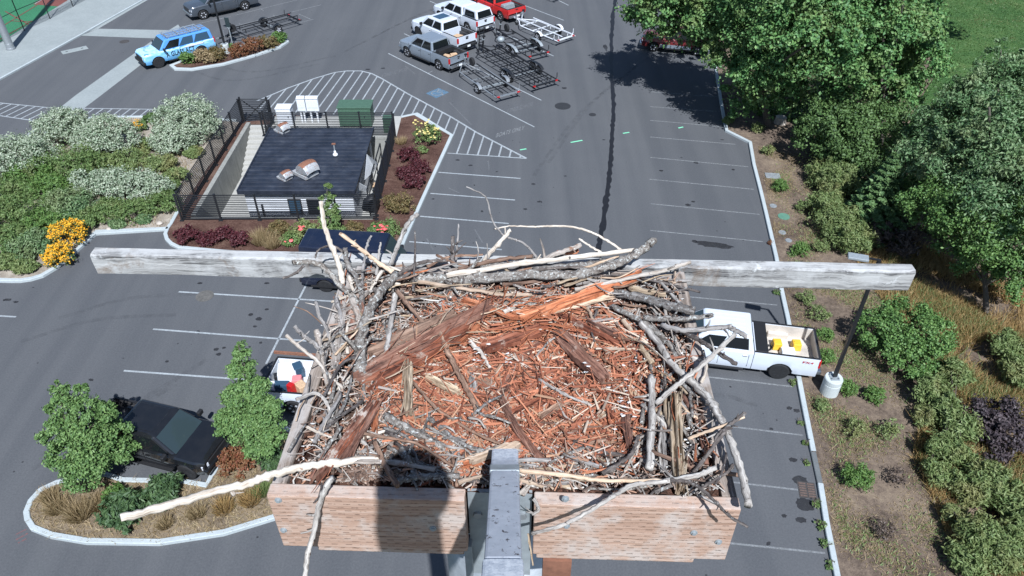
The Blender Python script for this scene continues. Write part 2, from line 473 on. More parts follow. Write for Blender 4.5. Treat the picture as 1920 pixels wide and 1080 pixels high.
def nest_bed():
    t = NT('nest_bed'); p = t.coord('pos'); a = t.noise(p, 38, 6, .8, 1.0); b = t.noise(p, 7, 4)
    c = t.ramp(a, [(.38, (.012, .007, .005)), (.5, (.06, .028, .02)), (.6, (.18, .085, .055)), (.72, (.32, .22, .16))])
    c = t.mix(t.rng(b, .45, .65, 0, .5), c, (.17, .12, .09))
    M['nest_bed'] = t.pbsdf(c, .95, nrm=t.bump(a, 1.0, .012), spec=.1)
nest_bed()
def beam(name, c0, c1, c2, white, rot=0, dash=False, warp=2.5, fu=46, fv=2.2, bleach=.75, stain=None):
    """sawn, weathered platform timber; uv: (across, along) in metres"""
    t = NT(name); u = t.coord('uv', (fu, fv, 1)); p = t.coord('pos')
    wp = t.noise(p, 5, 4, .6)
    uu = t.n('ShaderNodeVectorMath', operation='ADD'); t.l(u, uu.inputs[0])
    cb = t.n('ShaderNodeCombineXYZ'); t.l(t.math('MULTIPLY', wp, warp * 2), cb.inputs[0]); t.l(cb.outputs[0], uu.inputs[1])
    a = t.noise(uu.outputs[0], 1.0, 6, .7, .8); b = t.noise(p, 8, 5, .65)
    c = t.ramp(a, [(.36, c0), (.47, c1), (.6, c2)])
    c = t.mix(t.rng(b, .48, .62, 0, .8), c, white)
    if stain:
        c = t.mix(t.rng(t.noise(p, 3.2, 6, .75, .6), .56, .66, 0, .8), c, stain)
        c = t.mix(t.rng(t.noise(p, 11, 6, .8), .60, .68, 0, .9), c, (.56, .57, .56))
    crack = t.math('LESS_THAN', t.noise(t.coord('uv', (70, 1.8, 1)), 1, 3, .6, 1.2), .36)
    c = t.mix(t.math('MULTIPLY', crack, .8), c, tuple(x * .25 for x in c0))
    h = t.math('SUBTRACT', a, t.math('MULTIPLY', crack, .8))
    if dash:
        br = t.n('ShaderNodeTexBrick'); br.offset = .5; br.inputs['Scale'].default_value = 1.0; br.inputs['Mortar Size'].default_value = .0
        wv = t.coord('uv', (70, 25.5, 1))
        sx = t.n('ShaderNodeSeparateXYZ'); t.l(wv, sx.inputs[0])
        row = t.math('FLOOR', sx.outputs[0]); fx = t.math('FRACT', sx.outputs[0])
        fy = t.math('FRACT', t.math('ADD', sx.outputs[1], t.math('MULTIPLY', row, .5)))
        d = t.math('MULTIPLY', t.math('LESS_THAN', fx, .26), t.math('LESS_THAN', fy, .46))
        keep = t.rng(t.noise(p, 24, 4, .8), .42, .55)
        d = t.math('MULTIPLY', d, keep)
        c = t.mix(t.math('MULTIPLY', d, .62), c, tuple(x * .5 for x in c0))
        h = t.math('SUBTRACT', h, t.math('MULTIPLY', d, .7))
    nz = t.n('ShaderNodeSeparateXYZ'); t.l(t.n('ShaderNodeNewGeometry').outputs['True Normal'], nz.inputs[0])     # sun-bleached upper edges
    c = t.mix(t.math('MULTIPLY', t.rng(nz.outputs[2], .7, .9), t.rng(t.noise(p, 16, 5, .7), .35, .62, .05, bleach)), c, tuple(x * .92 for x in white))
    M[name] = t.pbsdf(c, .88, nrm=t.bump(h, .6, .004), spec=.2)
beam('beam_grey', (.055, .054, .055), (.25, .245, .235), (.40, .395, .375), (.44, .44, .425), warp=2.2, fv=1.1, fu=60, stain=(.17, .125, .09))
beam('beam_brown', (.045, .033, .027), (.17, .13, .10), (.32, .265, .22), (.40, .37, .34), bleach=.25, warp=1.2, fu=70)
beam('beam_front', (.24, .15, .105), (.385, .255, .185), (.45, .325, .25), (.47, .41, .36), dash=True, warp=1.6, fu=80, fv=1.6)
def metal(name, col, rough, var, spots=None, m=.0):
    t = NT(name); p = t.coord('obj'); a = t.noise(p, 14, 5, .7)
    c = t.ramp(a, [(.3, tuple(x * (1 - var) for x in col)), (.7, tuple(min(1, x * (1 + var)) for x in col))])
    if spots: c = t.mix(t.rng(t.noise(p, spots[1], 5, .8), spots[2], spots[2] + .05), c, spots[0])
    M[name] = t.pbsdf(c, rough, m, nrm=t.bump(a, .15, .003))
def arm_mat():
    t = NT('arm_paint'); p = t.coord('obj'); u = t.coord('uv')
    sx = t.n('ShaderNodeSeparateXYZ'); t.l(u, sx.inputs[0])
    c = t.ramp(t.noise(p, 18, 5, .7), [(.3, (.32, .34, .375)), (.7, (.45, .47, .505))])
    flake = t.rng(t.noise(p, 55, 4, .75), .58, .62)
    c = t.mix(t.math('MULTIPLY', flake, t.rng(t.noise(p, 9, 2), .42, .55)), c, (.05, .04, .042))
    drip = t.rng(t.math('ADD', sx.outputs[1], t.math('MULTIPLY', t.noise(p, 40, 5, .8), .13)), .14, .17, 1.0, 0.0)
    c = t.mix(drip, c, t.ramp(t.noise(p, 60, 4, .8), [(.35, (.38, .41, .46)), (.6, (.66, .68, .7))]))
    M['arm_paint'] = t.pbsdf(c, .6)
arm_mat()
metal('galv', (.36, .38, .39), .42, .2, m=.6)
metal('galv_dull', (.30, .33, .34), .55, .2, m=.3)
metal('rust', (.19, .085, .05), .85, .4)
metal('vent_metal', (.42, .43, .43), .5, .2, ((.28, .13, .08), 9, .56), m=.3)
plain('black_steel', (.012, .013, .015), .45, spec=.5)
plain('fence_black', (.014, .015, .017), .5)
def roof_mat():
    t = NT('roof_blue'); p = t.coord('pos')
    c = t.ramp(t.noise(p, 1.1, 5, .65), [(.35, (.012, .015, .023)), (.6, (.024, .029, .042)), (.75, (.05, .056, .068))])
    c = t.mix(t.rng(t.noise(t.coord('pos', (.5, 5, 1)), 1.0, 5, .7), .55, .75, 0, .5), c, (.055, .06, .072))
    c = t.mix(t.rng(t.noise(p, 9, 4, .8), .66, .7, 0, .7), c, (.12, .12, .12))
    M['roof_blue'] = t.pbsdf(c, t.rng(t.noise(p, 3, 4), .3, .7, .35, .6))
roof_mat()
plain('siding_white', (.60, .615, .63), .6, var=.08, scale=2)
plain('cabinet_white', (.62, .64, .66), .5, var=.06)
plain('cabinet_green', (.06, .115, .075), .55, var=.12)
plain('tyre', (.012, .012, .013), .85, var=.3)
plain('plastic_black', (.012, .012, .013), .6)
plain('alloy', (.55, .56, .58), .35, .25)
plain('alloy_dark', (.035, .036, .038), .4, .4)
plain('chrome', (.55, .56, .57), .18, .9)
plain('lamp_red', (.4, .012, .012), .25, coat=.5)
plain('lamp_clear', (.55, .57, .6), .15, coat=.6)
plain('yellow_box', (.72, .42, .03), .5, var=.1)
plain('pink_thing', (.7, .2, .2), .6)
plain('rock_tan', (.42, .37, .31), .9, var=.25, scale=3)
plain('rubber_hose', (.02, .02, .02), .6)
plain('sack_tan', (.48, .33, .2), .85, var=.25, scale=14)
plain('white_plastic', (.7, .72, .73), .5)
plain('drain_iron', (.05, .045, .042), .8, var=.3)
plain('manhole_iron', (.022, .023, .025), .75, var=.25)
plain('green_lid', (.09, .2, .14), .7)
plain('grey_lid', (.2, .215, .22), .8, var=.25)
plain('worn_iron', (.10, .095, .085), .8, var=.3)
plain('grate_rust', (.11, .075, .06), .85, var=.4, scale=30)
plain('fleck_white', (.55, .55, .53), .8)
plain('webcam_white', (.6, .6, .6), .5)
def glass(name, col, rough=.06):
    t = NT(name); t.pbsdf(col, rough, spec=.5); M[name] = t.m
glass('glass_dark', (.008, .010, .012)); glass('glass_blue', (.035, .07, .11), .1); glass('glass_teal', (.028, .042, .046))
def clear_sheet():
    t = NT('plastic_sheet'); M['plastic_sheet'] = t.pbsdf((.6, .62, .63), .35, alpha=.55)
clear_sheet()
def carpaint(name, col, metal=0.0, rough=.32, dirt=.12):
    t = NT(name); co = t.coord('obj'); n = t.noise(co, 1.7, 5, .6)
    c = t.mix(t.rng(n, .42, .75, 0, dirt), col, (.2, .18, .16))
    M[name] = t.pbsdf(c, rough, metal, coat=.6); return M[name]
carpaint('car_white', (.57, .61, .66)); carpaint('car_silver', (.30, .345, .39), .45, .35); carpaint('car_grey', (.075, .088, .105), .4, .33)
carpaint('car_red', (.50, .022, .02)); carpaint('car_black', (.010, .011, .013), 0, .12, .03); carpaint('car_navy', (.008, .012, .028), 0, .2, .05)
carpaint('car_maroon', (.13, .014, .016), 0, .35); carpaint('cream_bed', (.55, .5, .43), 0, .6, .5)
carpaint('car_blue', (.09, .27, .62), 0, .35); carpaint('bed_black', (.02, .02, .022), 0, .7, .4)
def suv_wrap():
    t = NT('suv_wrap'); co = t.coord('obj')
    sx = t.n('ShaderNodeSeparateXYZ'); t.l(co, sx.inputs[0])
    w = t.noise(t.coord('obj', (.8, .8, 2.2)), 1.6, 4, .6, 1.0)
    h = t.math('ADD', sx.outputs[2], t.math('MULTIPLY', t.math('SUBTRACT', w, .5), .7))
    c = t.ramp(t.rng(h, .45, 1.75), [(0, (.08, .26, .48)), (.26, (.24, .5, .72)), (.42, (.17, .43, .72)), (.54, (.5, .72, .85)), (.62, (.07, .25, .6)), (.85, (.04, .14, .45)), (1, (.06, .2, .52))])
    M['suv_wrap'] = t.pbsdf(c, .35, coat=.5)
suv_wrap()
# ------------------------------------------------------------------ the ground, the car park, beds and kerbs
def W(px):                      # photo pixels -> ground outline
    return [G(*p) for p in px]
PIT = [(-17.2, 34.2), (-7.7, 34.2), (-7.7, 43.3), (-15.6, 43.3), (-15.6, 45.1), (-17.2, 45.1)]
PIT_Z = -1.7
tag(sheet('ground', [(-700, -300), (700, -300), (700, 900), (-700, 900)], -0.03, M['far_ground'], holes=[PIT]), kind='structure')
KERB_R = [(1322, 20), (1330, 60), (1336, 98), (1341, 125), (1348, 169), (1353, 200), (1357, 222), (1362, 247), (1406, 269), (1413, 310), (1425, 357), (1436, 403), (1455, 486),
          (1465, 548), (1477, 602), (1494, 697), (1507, 765), (1524, 850), (1537, 910), (1548, 980), (1568, 1080), (1590, 1200)]
kr = W(KERB_R)
asph = tag(sheet('car_park_asphalt', [(-110, -25), (8, -25)] + [(p.x, p.y) for p in reversed(kr)] + [(20, 140), (-110, 140)], 0.0, M['asphalt'], holes=[PIT]), kind='structure')

def patch(name, px, z, mat, parent=None, smooth=0):
    pts = W(px)
    if smooth: pts = [Vector(p) for p in smooth_line([tuple(p) for p in pts] + [tuple(pts[0])], smooth)[:-1]]
    return sheet(name, pts, z, mat, parent)
def kerb(name, path, closed=False, per=0, w=.17, h=.14, parent=None, mat='kerb'):
    pts = [tuple(p) for p in W(path)]
    if per: pts = smooth_line(pts + ([pts[0]] if closed else []), per)
    if closed and per: pts = pts[:-1]
    mb = MB(); strip_between(mb, pts, w, -.02, h, closed)
    o = mb.build(name, M[mat], parent)
    return o if parent else tag(o, kind='structure')

# concrete walk, drainage pans
walk = tag(patch('concrete_sidewalk', [(-80, 196), (0, 149), (153, 65), (272, -2), (330, -36), (190, -36), (0, 83), (-80, 124)], .12, M['concrete']), kind='structure')
kerb('sidewalk_kerb', [(-80, 196), (0, 150), (153, 66), (272, -1), (330, -35)], w=.16, h=.124)
tag(patch('drainage_pan', [(30, 268), (140, 180), (290, 73), (334, 46), (344, 62), (270, 117), (188, 180), (72, 268)], .004, M['concrete']), kind='structure')
tag(patch('cross_pan', [(152, 67), (184, 54), (334, 57), (312, 73)], .008, M['concrete']), kind='structure')
tag(patch('gutter_pan', [(166, 60.5), (185, 53.5), (275, 1), (340, -36), (325, -36), (268, 0)], .005, M['concrete']), kind='structure')
# sports court in the corner
court_o = tag(patch('sports_court', [(-90, 128), (0, 84), (157, 1), (260, -60), (-90, -60)], .03, M['court_green']), kind='structure')
patch('red_court_zone', [(62, 9), (100, -14), (180, -40), (245, -40), (158, -1), (125, 14)], .036, M['court_red'], court_o)
for a, b in (((66, 8), (102, -14)), ((88, 10), (124, -13)), ((124, 12), (160, -6))):
    p, q = G(*a), G(*b); d = (q - p).normalized(); n = Vector((-d.y, d.x, 0)) * .05
    MB().poly([p - n + Vector((0, 0, .044)), q - n + Vector((0, 0, .044)), q + n + Vector((0, 0, .044)), p + n + Vector((0, 0, .044))]).build('court_line', M['paint_white'], court_o)
for a, b in (((-60, 90), (70, 10)), ((20, 40), (110, 44)), ((0, 75), (60, 40)), ((10, 22), (60, 50))):
    p, q = G(*a), G(*b); d = (q - p).normalized(); n = Vector((-d.y, d.x, 0)) * .06; e = Vector((0, 0, .042))
    MB().poly([p - n + e, q - n + e, q + n + e, p + n + e]).build('court_line', M['court_red'], court_o)

# planted beds
KERB_E = [(752, 222), (780, 216), (847, 256), (803, 352), (761, 445), (742, 492), (640, 487), (420, 474), (336, 466), (316, 454), (311, 441), (321, 421), (334, 399)]
enc = W(KERB_E)
enc_bed = tag(sheet('enclosure_bed', [(p.x, p.y) for p in enc] + [(-18.02, 45.5), (-16.0, 45.9), (-16.0, 46.5), (-7.3, 46.3)], .09, M['mulch'], holes=[PIT]), kind='structure')
kerb('enclosure_kerb', KERB_E[:3] + [(803, 352), (761, 445), (742, 492), (640, 487), (420, 474), (336, 466), (322, 459), (314, 451), (311, 441), (315, 431), (322, 421), (334, 399)], w=.2)
KERB_L = [(-80, 527), (-10, 527), (40, 528), (75, 521), (105, 505), (150, 466), (181, 438), (316, 431)]
left_bed = tag(sheet('left_bed', [(p.x, p.y) for p in W(KERB_L + [(334, 399)])] + [(-18.05, 45.5)] + [(p.x, p.y) for p in W([(300, 221), (175, 222), (70, 266), (-80, 345)])], .085, M['gravel_bed']), kind='structure')
kerb('left_bed_kerb', [(-80, 527), (-10, 527), (20, 528), (40, 528), (60, 525), (80, 519), (105, 504), (150, 466), (181, 438), (316, 431)], w=.22)
kerb('left_bed_far_kerb', [(445, 228), (300, 221), (175, 222), (70, 266), (-80, 345)], w=.2)
ISLE = [(52, 962), (60, 942), (78, 922), (108, 908), (200, 893), (232, 903), (345, 906), (388, 913), (400, 892), (409, 876), (438, 815), (520, 800), (640, 850), (648, 930), (575, 952), (512, 973), (420, 1001), (300, 1019), (165, 1017), (100, 1006), (64, 992), (54, 976)]
tag(patch('island_bed', ISLE, .1, M['dry_bed']), kind='structure')
kerb('island_kerb', ISLE, closed=True, w=.2, h=.15)
ISLE2 = [(322, 125), (330, 131), (360, 132), (420, 122), (480, 105), (525, 90), (539, 80), (531, 71), (480, 82), (430, 93), (390, 101), (345, 116)]
tag(patch('small_island_bed', ISLE2, .1, M['mulch']), kind='structure')
kerb('small_island_kerb', ISLE2, closed=True, w=.28, h=.15)
# slope to the right of the car park, lawn beyond
far = [(p.x, p.y) for p in kr]
tag(sheet('planted_slope', far + [(8, -25), (60, -25), (75, 40), (60, 150), (14.9, 140)], .06, M['slope_soil']), kind='structure')
tag(patch('park_lawn', [(1690, 262), (1730, 180), (1760, 120), (1745, 40), (1700, -60), (2250, -60), (2250, 330), (1900, 330), (1760, 290)], .075, M['lawn_soil'], smooth=4), kind='structure')
kb = kerb('car_park_kerb', KERB_R[:18], w=.2, h=.14)
kerb('kerb_inlet', KERB_R[17:19], w=.202, h=.1, parent=None, mat='kerb_dark')
kerb('car_park_kerb', KERB_R[18:], w=.2, h=.14)

# painted markings and stains: thin sheets on the asphalt
def line(p, q, w=.1, mat='paint_white', name='painted_line', z=.006):
    p, q = G(*p, z), G(*q, z); d = (q - p).normalized(); n = Vector((-d.y, d.x, 0)) * w / 2
    return MB().poly([p - n, q - n, q + n, p + n]).build(name, M[mat], asph)
for a, b in [((822, 323), (976, 334.5)), ((807, 362.5), (965.5, 375)), ((788, 405.5), (954, 419)), ((767.5, 453), (940.7, 468)), ((839, 287), (987, 297)),
             ((335, 547), (625, 565)), ((287, 617), (600, 641)), ((232, 695), (520, 716)), ((-40, 590), (30, 594)), ((576, 530), (499, 682)),
             ((728, 100), (1002, 238)), ((758, 63), (1015, 188)), ((806, 2), (1038, 105)), ((946, -4), (1057, 38)), ((1040, -3), (1066, 10)),
             ((650, 905), (900, 925))]:
    line(a, b, .095)
for a, b in [((1219, 172), (1345, 181)), ((1219, 200), (1350, 209)), ((1219, 225.6), (1348, 237)), ((1219, 256.8), (1379, 270.6)), ((1219, 295), (1403, 312.6)), ((1218, 336), (1414, 355)), ((1220.5, 382), (1424, 402)),
             ((1219, 432), (1430, 453)), ((1200, 486), (1440, 508)), ((1180, 546), (1457, 572)), ((1200, 615), (1470, 643)), ((1190, 691), (1487, 725)), ((1200, 779), (1505, 816)), ((1220, 886), (1498, 918.5)), ((1250, 1006), (1547, 1037)),
             ((315, 57), (444, 28)), ((403, 38), (560, -1)), ((420, 54), (602, 9)), ((556, 44), (588, 36)), ((488, 16), (494, 20)), ((448, 44), (460, 51)), ((512, 28), (518, 32)), ((560, 26), (582, 36)),
             ((803, 137), (811, 133)), ((640, 230), (640, 231))]:
    line(a, b, .075, 'paint_worn')
for a, b in [((760, 124), (780, 140)), ((843, 192), (884, 234)), ((915, 300), (917, 318)), ((840, 352), (862, 362)), ((800, 447), (812, 468)), ((890, 430), (905, 455)), ((700, 740), (760, 730))]:
    line(a, b, .07, 'paint_ghost')
for a, b in [((1070, 267), (1092, 263)), ((1168, 250), (1180, 248)), ((975, 281), (987, 279)), ((1272, 240), (1281, 238))]:
    line(a, b, .12, 'paint_green', 'survey_mark')
for a, b in [((28, 1003), (50, 992)), ((30, 1012), (52, 1000)), ((34, 1018), (50, 1010))]:
    line(a, b, .05, 'paint_red', 'survey_mark')
# hatched no-parking zones
def hatch(px, p, q, step, w, mat='paint_white', edge=True, open_edges=()):
    P = [(v.x, v.y) for v in W(px)]
    a, b = G(*p), G(*q); d = (b - a).normalized(); n = Vector((-d.y, d.x, 0))
    o = [v[0] * n.x + v[1] * n.y for v in P]; k = min(o) + step * .6
    while k < max(o):
        hit = []
        for i in range(len(P)):
            j = (i + 1) % len(P)
            if (o[i] - k) * (o[j] - k) < 0:
                t = (k - o[i]) / (o[j] - o[i]); hit.append((P[i][0] + (P[j][0] - P[i][0]) * t, P[i][1] + (P[j][1] - P[i][1]) * t))
        hit.sort(key=lambda v: v[0] * d.x + v[1] * d.y)
        for s, e in zip(hit[::2], hit[1::2]):
            s, e = Vector((*s, .0055)), Vector((*e, .0055))
            if (e - s).length > .25:
                nn = n * w / 2
                MB().poly([s - nn, e - nn, e + nn, s + nn]).build('hatch_line', M[mat], asph)
        k += step
HZ = [(480, 190), (540, 165), (590, 147), (627, 136), (650, 133), (677, 133), (697, 138), (717, 148), (763, 175), (847, 220), (893, 248), (987, 297), (839, 287), (852, 258), (800, 230), (782, 220), (755, 224), (700, 218), (520, 212), (490, 212)]
hatch(HZ, (847, 285), (867, 232), .66, .1)
mb = MB(); strip_between(mb, [tuple(p) for p in W(HZ[:12])], .13, .002, .0075); mb.build('hatch_border', M['paint_white'], asph)
hatch([(-60, 187), (0, 193), (93, 202), (62, 226), (0, 216), (-60, 208)], (10, 216), (45, 199), .62, .1)
line((-60, 187), (93, 202)); line((-60, 208), (62, 226))
hatch([(158, 203), (296, 205), (285, 222), (140, 222)], (165, 222), (190, 204), .62, .1)
line((158, 203), (296, 205))
# tar-sealed seam down the aisle
rr = random.Random(3)
seam = smooth_line([(1158, -30), (1154, 0), (1148, 40), (1146, 120), (1150, 200), (1147, 260), (1142, 330), (1133, 400), (1122, 470), (1108, 545), (1092, 640)], 14)
mb = MB(); rows = []
for i, s in enumerate(seam):
    p = G(s[0], s[1], .004); a = G(*seam[max(0, i - 1)]); b = G(*seam[min(len(seam) - 1, i + 1)])
    n = (b - a).normalized(); n = Vector((-n.y, n.x, 0)); wl, wr = .10 + .13 * rr.random() ** 2, .10 + .10 * rr.random() ** 2
    rows.append([p + n * wl, p - n * wr])
mb.grid(rows)
plain('tar', (.010, .010, .012), .55, var=.3)
mb.build('tar_seam', M['tar'], asph)
def ribbon(mb, pts, w):
    rows = []
    for i, p in enumerate(pts):
        d = (pts[min(i + 1, len(pts) - 1)] - pts[max(i - 1, 0)]).normalized(); n = Vector((-d.y, d.x, 0)) * w / 2
        rows.append([p - n, p + n])
    mb.grid(rows)
t = NT('tyre_mark'); co = t.coord('pos'); M['tyre_mark'] = t.pbsdf((.03, .031, .034), .8, alpha=t.rng(t.noise(co, 2, 5, .7), .4, .72, .0, .2))
# wet patches and oil stains
def stain(px, py, rx, ry, rz=0, mat='tar', name='stain', seed=0):
    r = random.Random(seed + px); c = G(px, py, .0035); k = 1 / ppm(c)
    pts = []
    for i in range(22):
        a = 2 * math.pi * i / 22; q = 1 + r.uniform(-.18, .18)
        x, y = math.cos(a) * rx * k * q, math.sin(a) * ry * k * q
        pts.append((c.x + x * math.cos(rz) - y * math.sin(rz), c.y + x * math.sin(rz) + y * math.cos(rz), c.z))
    return MB().poly(pts).build(name, M[mat], asph)
t = NT('oil_stain'); co = t.coord('pos'); M['oil'] = t.pbsdf((.02, .02, .022), .7, alpha=t.rng(t.noise(co, 3, 5, .7), .25, .65, .25, .95))
for s in [(1338, 459, 34, 9, -.2), (1500, 901, 14, 10, .2), (1508, 945, 17, 14, -.4), (1502, 975, 11, 6, 0), (1470, 967, 5, 4), (1487, 862, 8, 5), (1480, 765, 5, 4), (1494, 770, 6, 5), (1446, 804, 4, 3), (1302, 452, 5, 4), (1375, 318, 3, 3),
          (1255, 495, 3, 3), (1240, 320, 4, 3), (470, 590, 5, 4), (485, 598, 6, 5), (500, 580, 4, 3), (478, 612, 4, 3), (13, 562, 8, 4), (30, 566, 5, 3), (405, 655, 5, 4), (410, 664, 5, 4), (420, 652, 4, 3), (375, 531, 5, 3), (500, 531, 5, 3), (372, 623, 3, 6, .5), (715, 346, 3, 2), (812, 373, 3, 2), (858, 300, 4, 3), (1135, 88, 4, 12), (1132, 262, 3, 2), (1000, 345, 4, 3), (1012, 378, 5, 3), (690, 130, 5, 3), (718, 128, 4, 3), (1058, 165, 5, 4), (1290, 384, 5, 4), (1300, 378, 4, 3), (985, 392, 4, 3), (1060, 330, 3, 2)]:
    stain(*s, mat='oil')
ro = random.Random(77)
for i in range(8, 60, 2):                                   # drips in the bays and lanes
    px, py = (ro.uniform(1230, 1480), ro.uniform(230, 1040)) if i < 34 else (ro.uniform(790, 950), ro.uniform(300, 460)) if i < 46 else (ro.uniform(20, 620), ro.uniform(535, 740))
    if px > 1230 + (py - 230) * .31 + 170: continue
    q = ro.uniform(.6, 1.6); stain(px, py, ro.uniform(1.5, 4) * q, ro.uniform(1.5, 3) * q, ro.uniform(0, 3), mat='oil', seed=i)
for a, b, c in (((40, 640), (180, 600), (330, 590)), ((300, 90), (420, 150), (600, 120)), ((1000, 330), (1090, 210), (1200, 120)), ((330, 720), (200, 800), (60, 880)), ((1240, 760), (1340, 740), (1420, 760)), ((640, 100), (760, 40), (860, 0))):
    for o_ in (0, 1.55):                              # pairs of faint tyre tracks
        pts = [G(*p) for p in (a, b, c)]; pts = [Vector((p.x + o_ * .6, p.y + o_, .0028)) for p in pts]; P = [Vector(p) for p in smooth_line([tuple(p) for p in pts], 10)]
        mb = MB(); ribbon(mb, P, .24); mb.build('tyre_track', M['tyre_mark'], asph)
# lettering on the asphalt
def lettering(txt, p, q, up_px, mat, parent, z=.007, sy=1.0, name='painted_lettering', flip=False):
    a, b, u = G(*p, z), G(*q, z), G(*up_px, z)
    cu = bpy.data.curves.new(name, 'FONT'); cu.body = txt; cu.size = 1.0; cu.space_character = 1.1; cu.offset = .012
    o = bpy.data.objects.new(name, cu); COL.objects.link(o)
    bpy.context.view_layer.update()
    me = bpy.data.meshes.new_from_object(o.evaluated_get(bpy.context.evaluated_depsgraph_get()))
    bpy.data.objects.remove(o)
    n = len(me.vertices); co = np.empty(n * 3); me.vertices.foreach_get('co', co); co = co.reshape(-1, 3)
    lo, hi = co.min(0), co.max(0); uv = (co[:, :2] - lo[:2]) / (hi[:2] - lo[:2])
    ex, ey = np.array(b - a), np.array(u - a)
    w = np.array(a) + uv[:, :1] * ex + uv[:, 1:2] * ey
    me.vertices.foreach_set('co', w.ravel()); me.materials.clear(); me.materials.append(M[mat]); me.update()
    return link(name, me, parent)
lettering('BOATS ONLY', (929, 258), (982, 243), (932, 250), 'paint_worn', asph)
lettering('BOATS ONLY', (764, 126), (716, 139), (762, 133), 'paint_ghost', asph)
lettering('BOATS ONLY', (1000, 191), (951, 205), (997, 199), 'paint_ghost', asph)
# accessible-bay symbol
sym = G(820, 174, .0065)
MB().poly([G(798, 175, .006), G(822, 165, .006), G(842, 173, .006), G(818, 184, .006)]).build('bay_symbol_field', M['paint_blue'], asph)
mb = MB(); wc = lambda u, v: sym + Vector((.98, -.2, 0)) * u + Vector((.2, .98, 0)) * v + Vector((0, 0, .002))
ribbon(mb, [wc(.38 * math.cos(a) - .02, .34 * math.sin(a) - .08) for a in np.linspace(R(100), R(375), 18)], .1)
ribbon(mb, [wc(-.06, .62), wc(-.04, .1), wc(.34, .08), wc(.5, -.32)], .1)
ribbon(mb, [wc(-.04, .34), wc(.3, .34)], .08)
mb.build('bay_symbol', M['paint_worn'], asph)

# covers, grates, lids
def disc(px, py, r, mat, name, label, cat, z=.012, n=24, grp=None):
    c = G(px, py); root = tag(MB().lathe([(r, -.02), (r, z), (r * .93, z + .004), (r * .9, z), (0.0, z + .002)], (0, 0, 0), n=n).build(name, M[mat], None, world=False), label, cat, grp)
    root.location = c
    return root
disc(1055, 199, .55, 'manhole_iron', 'manhole_cover', 'large dark round manhole cover in the aisle by the trailers', 'manhole cover')
disc(1111, 215, .24, 'manhole_iron', 'valve_cover', 'small dark round valve cover beside the large manhole', 'valve cover')
disc(384, 555, .42, 'worn_iron', 'manhole_cover', 'grey round manhole cover on a stall line in front of the timber crossarm', 'manhole cover')
disc(233, 78, .38, 'drain_iron', 'manhole_cover', 'brownish manhole cover near the blue wrapped vehicle and concrete pan', 'manhole cover')
disc(1274, 120, .0, 'drain_iron', 'x', 'x', 'x') if False else None
mb = MB(); c = G(140, 94); mb.box((0, 0, .01), (1.9, .75, .03), R(38)); o = tag(mb.build('vault_lid', M['concrete'], None, world=False, bevel=.01), 'pale rectangular concrete vault lid in the asphalt by the sidewalk', 'vault lid'); o.location = c
MB().box((.45, .33, .03), (.16, .1, .012), R(38)).build('lift_hole', M['manhole_iron'], o, world=False); MB().box((-.45, -.37, .03), (.16, .1, .012), R(38)).build('lift_hole', M['manhole_iron'], o, world=False)
# storm drain grate by the kerb
c = G(1513, 919); o = empty('storm_drain_grate', c, R(-9), label='rusty brown storm drain grate at the kerb beside dark wet patches', cat='drain grate')
MB().box((0, 0, -.004), (.62, .72, .02)).build('frame', M['drain_iron'], o, world=False)
for i in range(6):
    for s in (-1, 1): MB().box((s * .15, -.27 + i * .108, .016), (.24, .05, .02)).build('bar', M['grate_rust'], o, world=False)
# ------------------------------------------------------------------ sunken pump house yard
Z0 = .09
# retaining walls lining the pit, floor, stairs
rw = empty('retaining_wall', (-17.2, 40, 0), label='stained concrete retaining wall lining the sunken yard beside the stairs', cat='retaining wall')
mb = MB()
mb.box((-17.32, 39.65, -.72), (.26, 11.0, 1.96)); mb.build('side_wall', M['wall_concrete'], rw, bevel=.015)
MB().box((-12.5, 34.06, -.78), (9.9, .24, 1.84)).build('front_wall', M['wall_concrete'], rw, bevel=.015)
MB().box((-7.56, 38.8, -.78), (.26, 9.24, 1.84)).build('side_wall', M['wall_concrete'], rw, bevel=.015)
MB().box((-11.6, 43.42, -.78), (7.8, .23, 1.84)).build('back_wall', M['wall_concrete'], rw, bevel=.015)
MB().box((-15.47, 44.35, -.78), (.24, 1.6, 1.84)).build('return_wall', M['wall_concrete'], rw, bevel=.015)
tag(sheet('pit_floor', [(-17.3, 34.1), (-7.6, 34.1), (-7.6, 43.4), (-17.3, 43.4)], PIT_Z, M['pit_floor']), kind='structure')
st = empty('concrete_stairs', (-16.4, 43, PIT_Z), label='pale concrete stairs going down between retaining wall and pump house', cat='stairs')
NS = 10; rise = (Z0 - PIT_Z) / NS
sm = MB().box((0, 0, 0), (1.56, .40, rise)).build('step', M['pit_floor'], st, world=False, bevel=.012)
for i in range(NS):
    o = sm if i == 0 else sm.copy()
    if i: COL.objects.link(o)
    z = Z0 - rise * (i + .5) + .0
    o.location = (0, 45.0 - .37 * i - 43, z - PIT_Z)
for i in range(NS - 1):            # solid core under the treads
    h = Z0 - rise * (i + 1) - PIT_Z
    if h > .02: MB().box((-16.4, 45.0 - .37 * i, PIT_Z + h / 2 - .004), (1.54, .36, h - .01)).build('stair_core', M['pit_floor'], st)
slab = tag(MB().box((-11.65, 44.95, .055), (8.5, 2.8, .10)).build('equipment_slab', M['pit_floor'], None, bevel=.01), kind='structure')
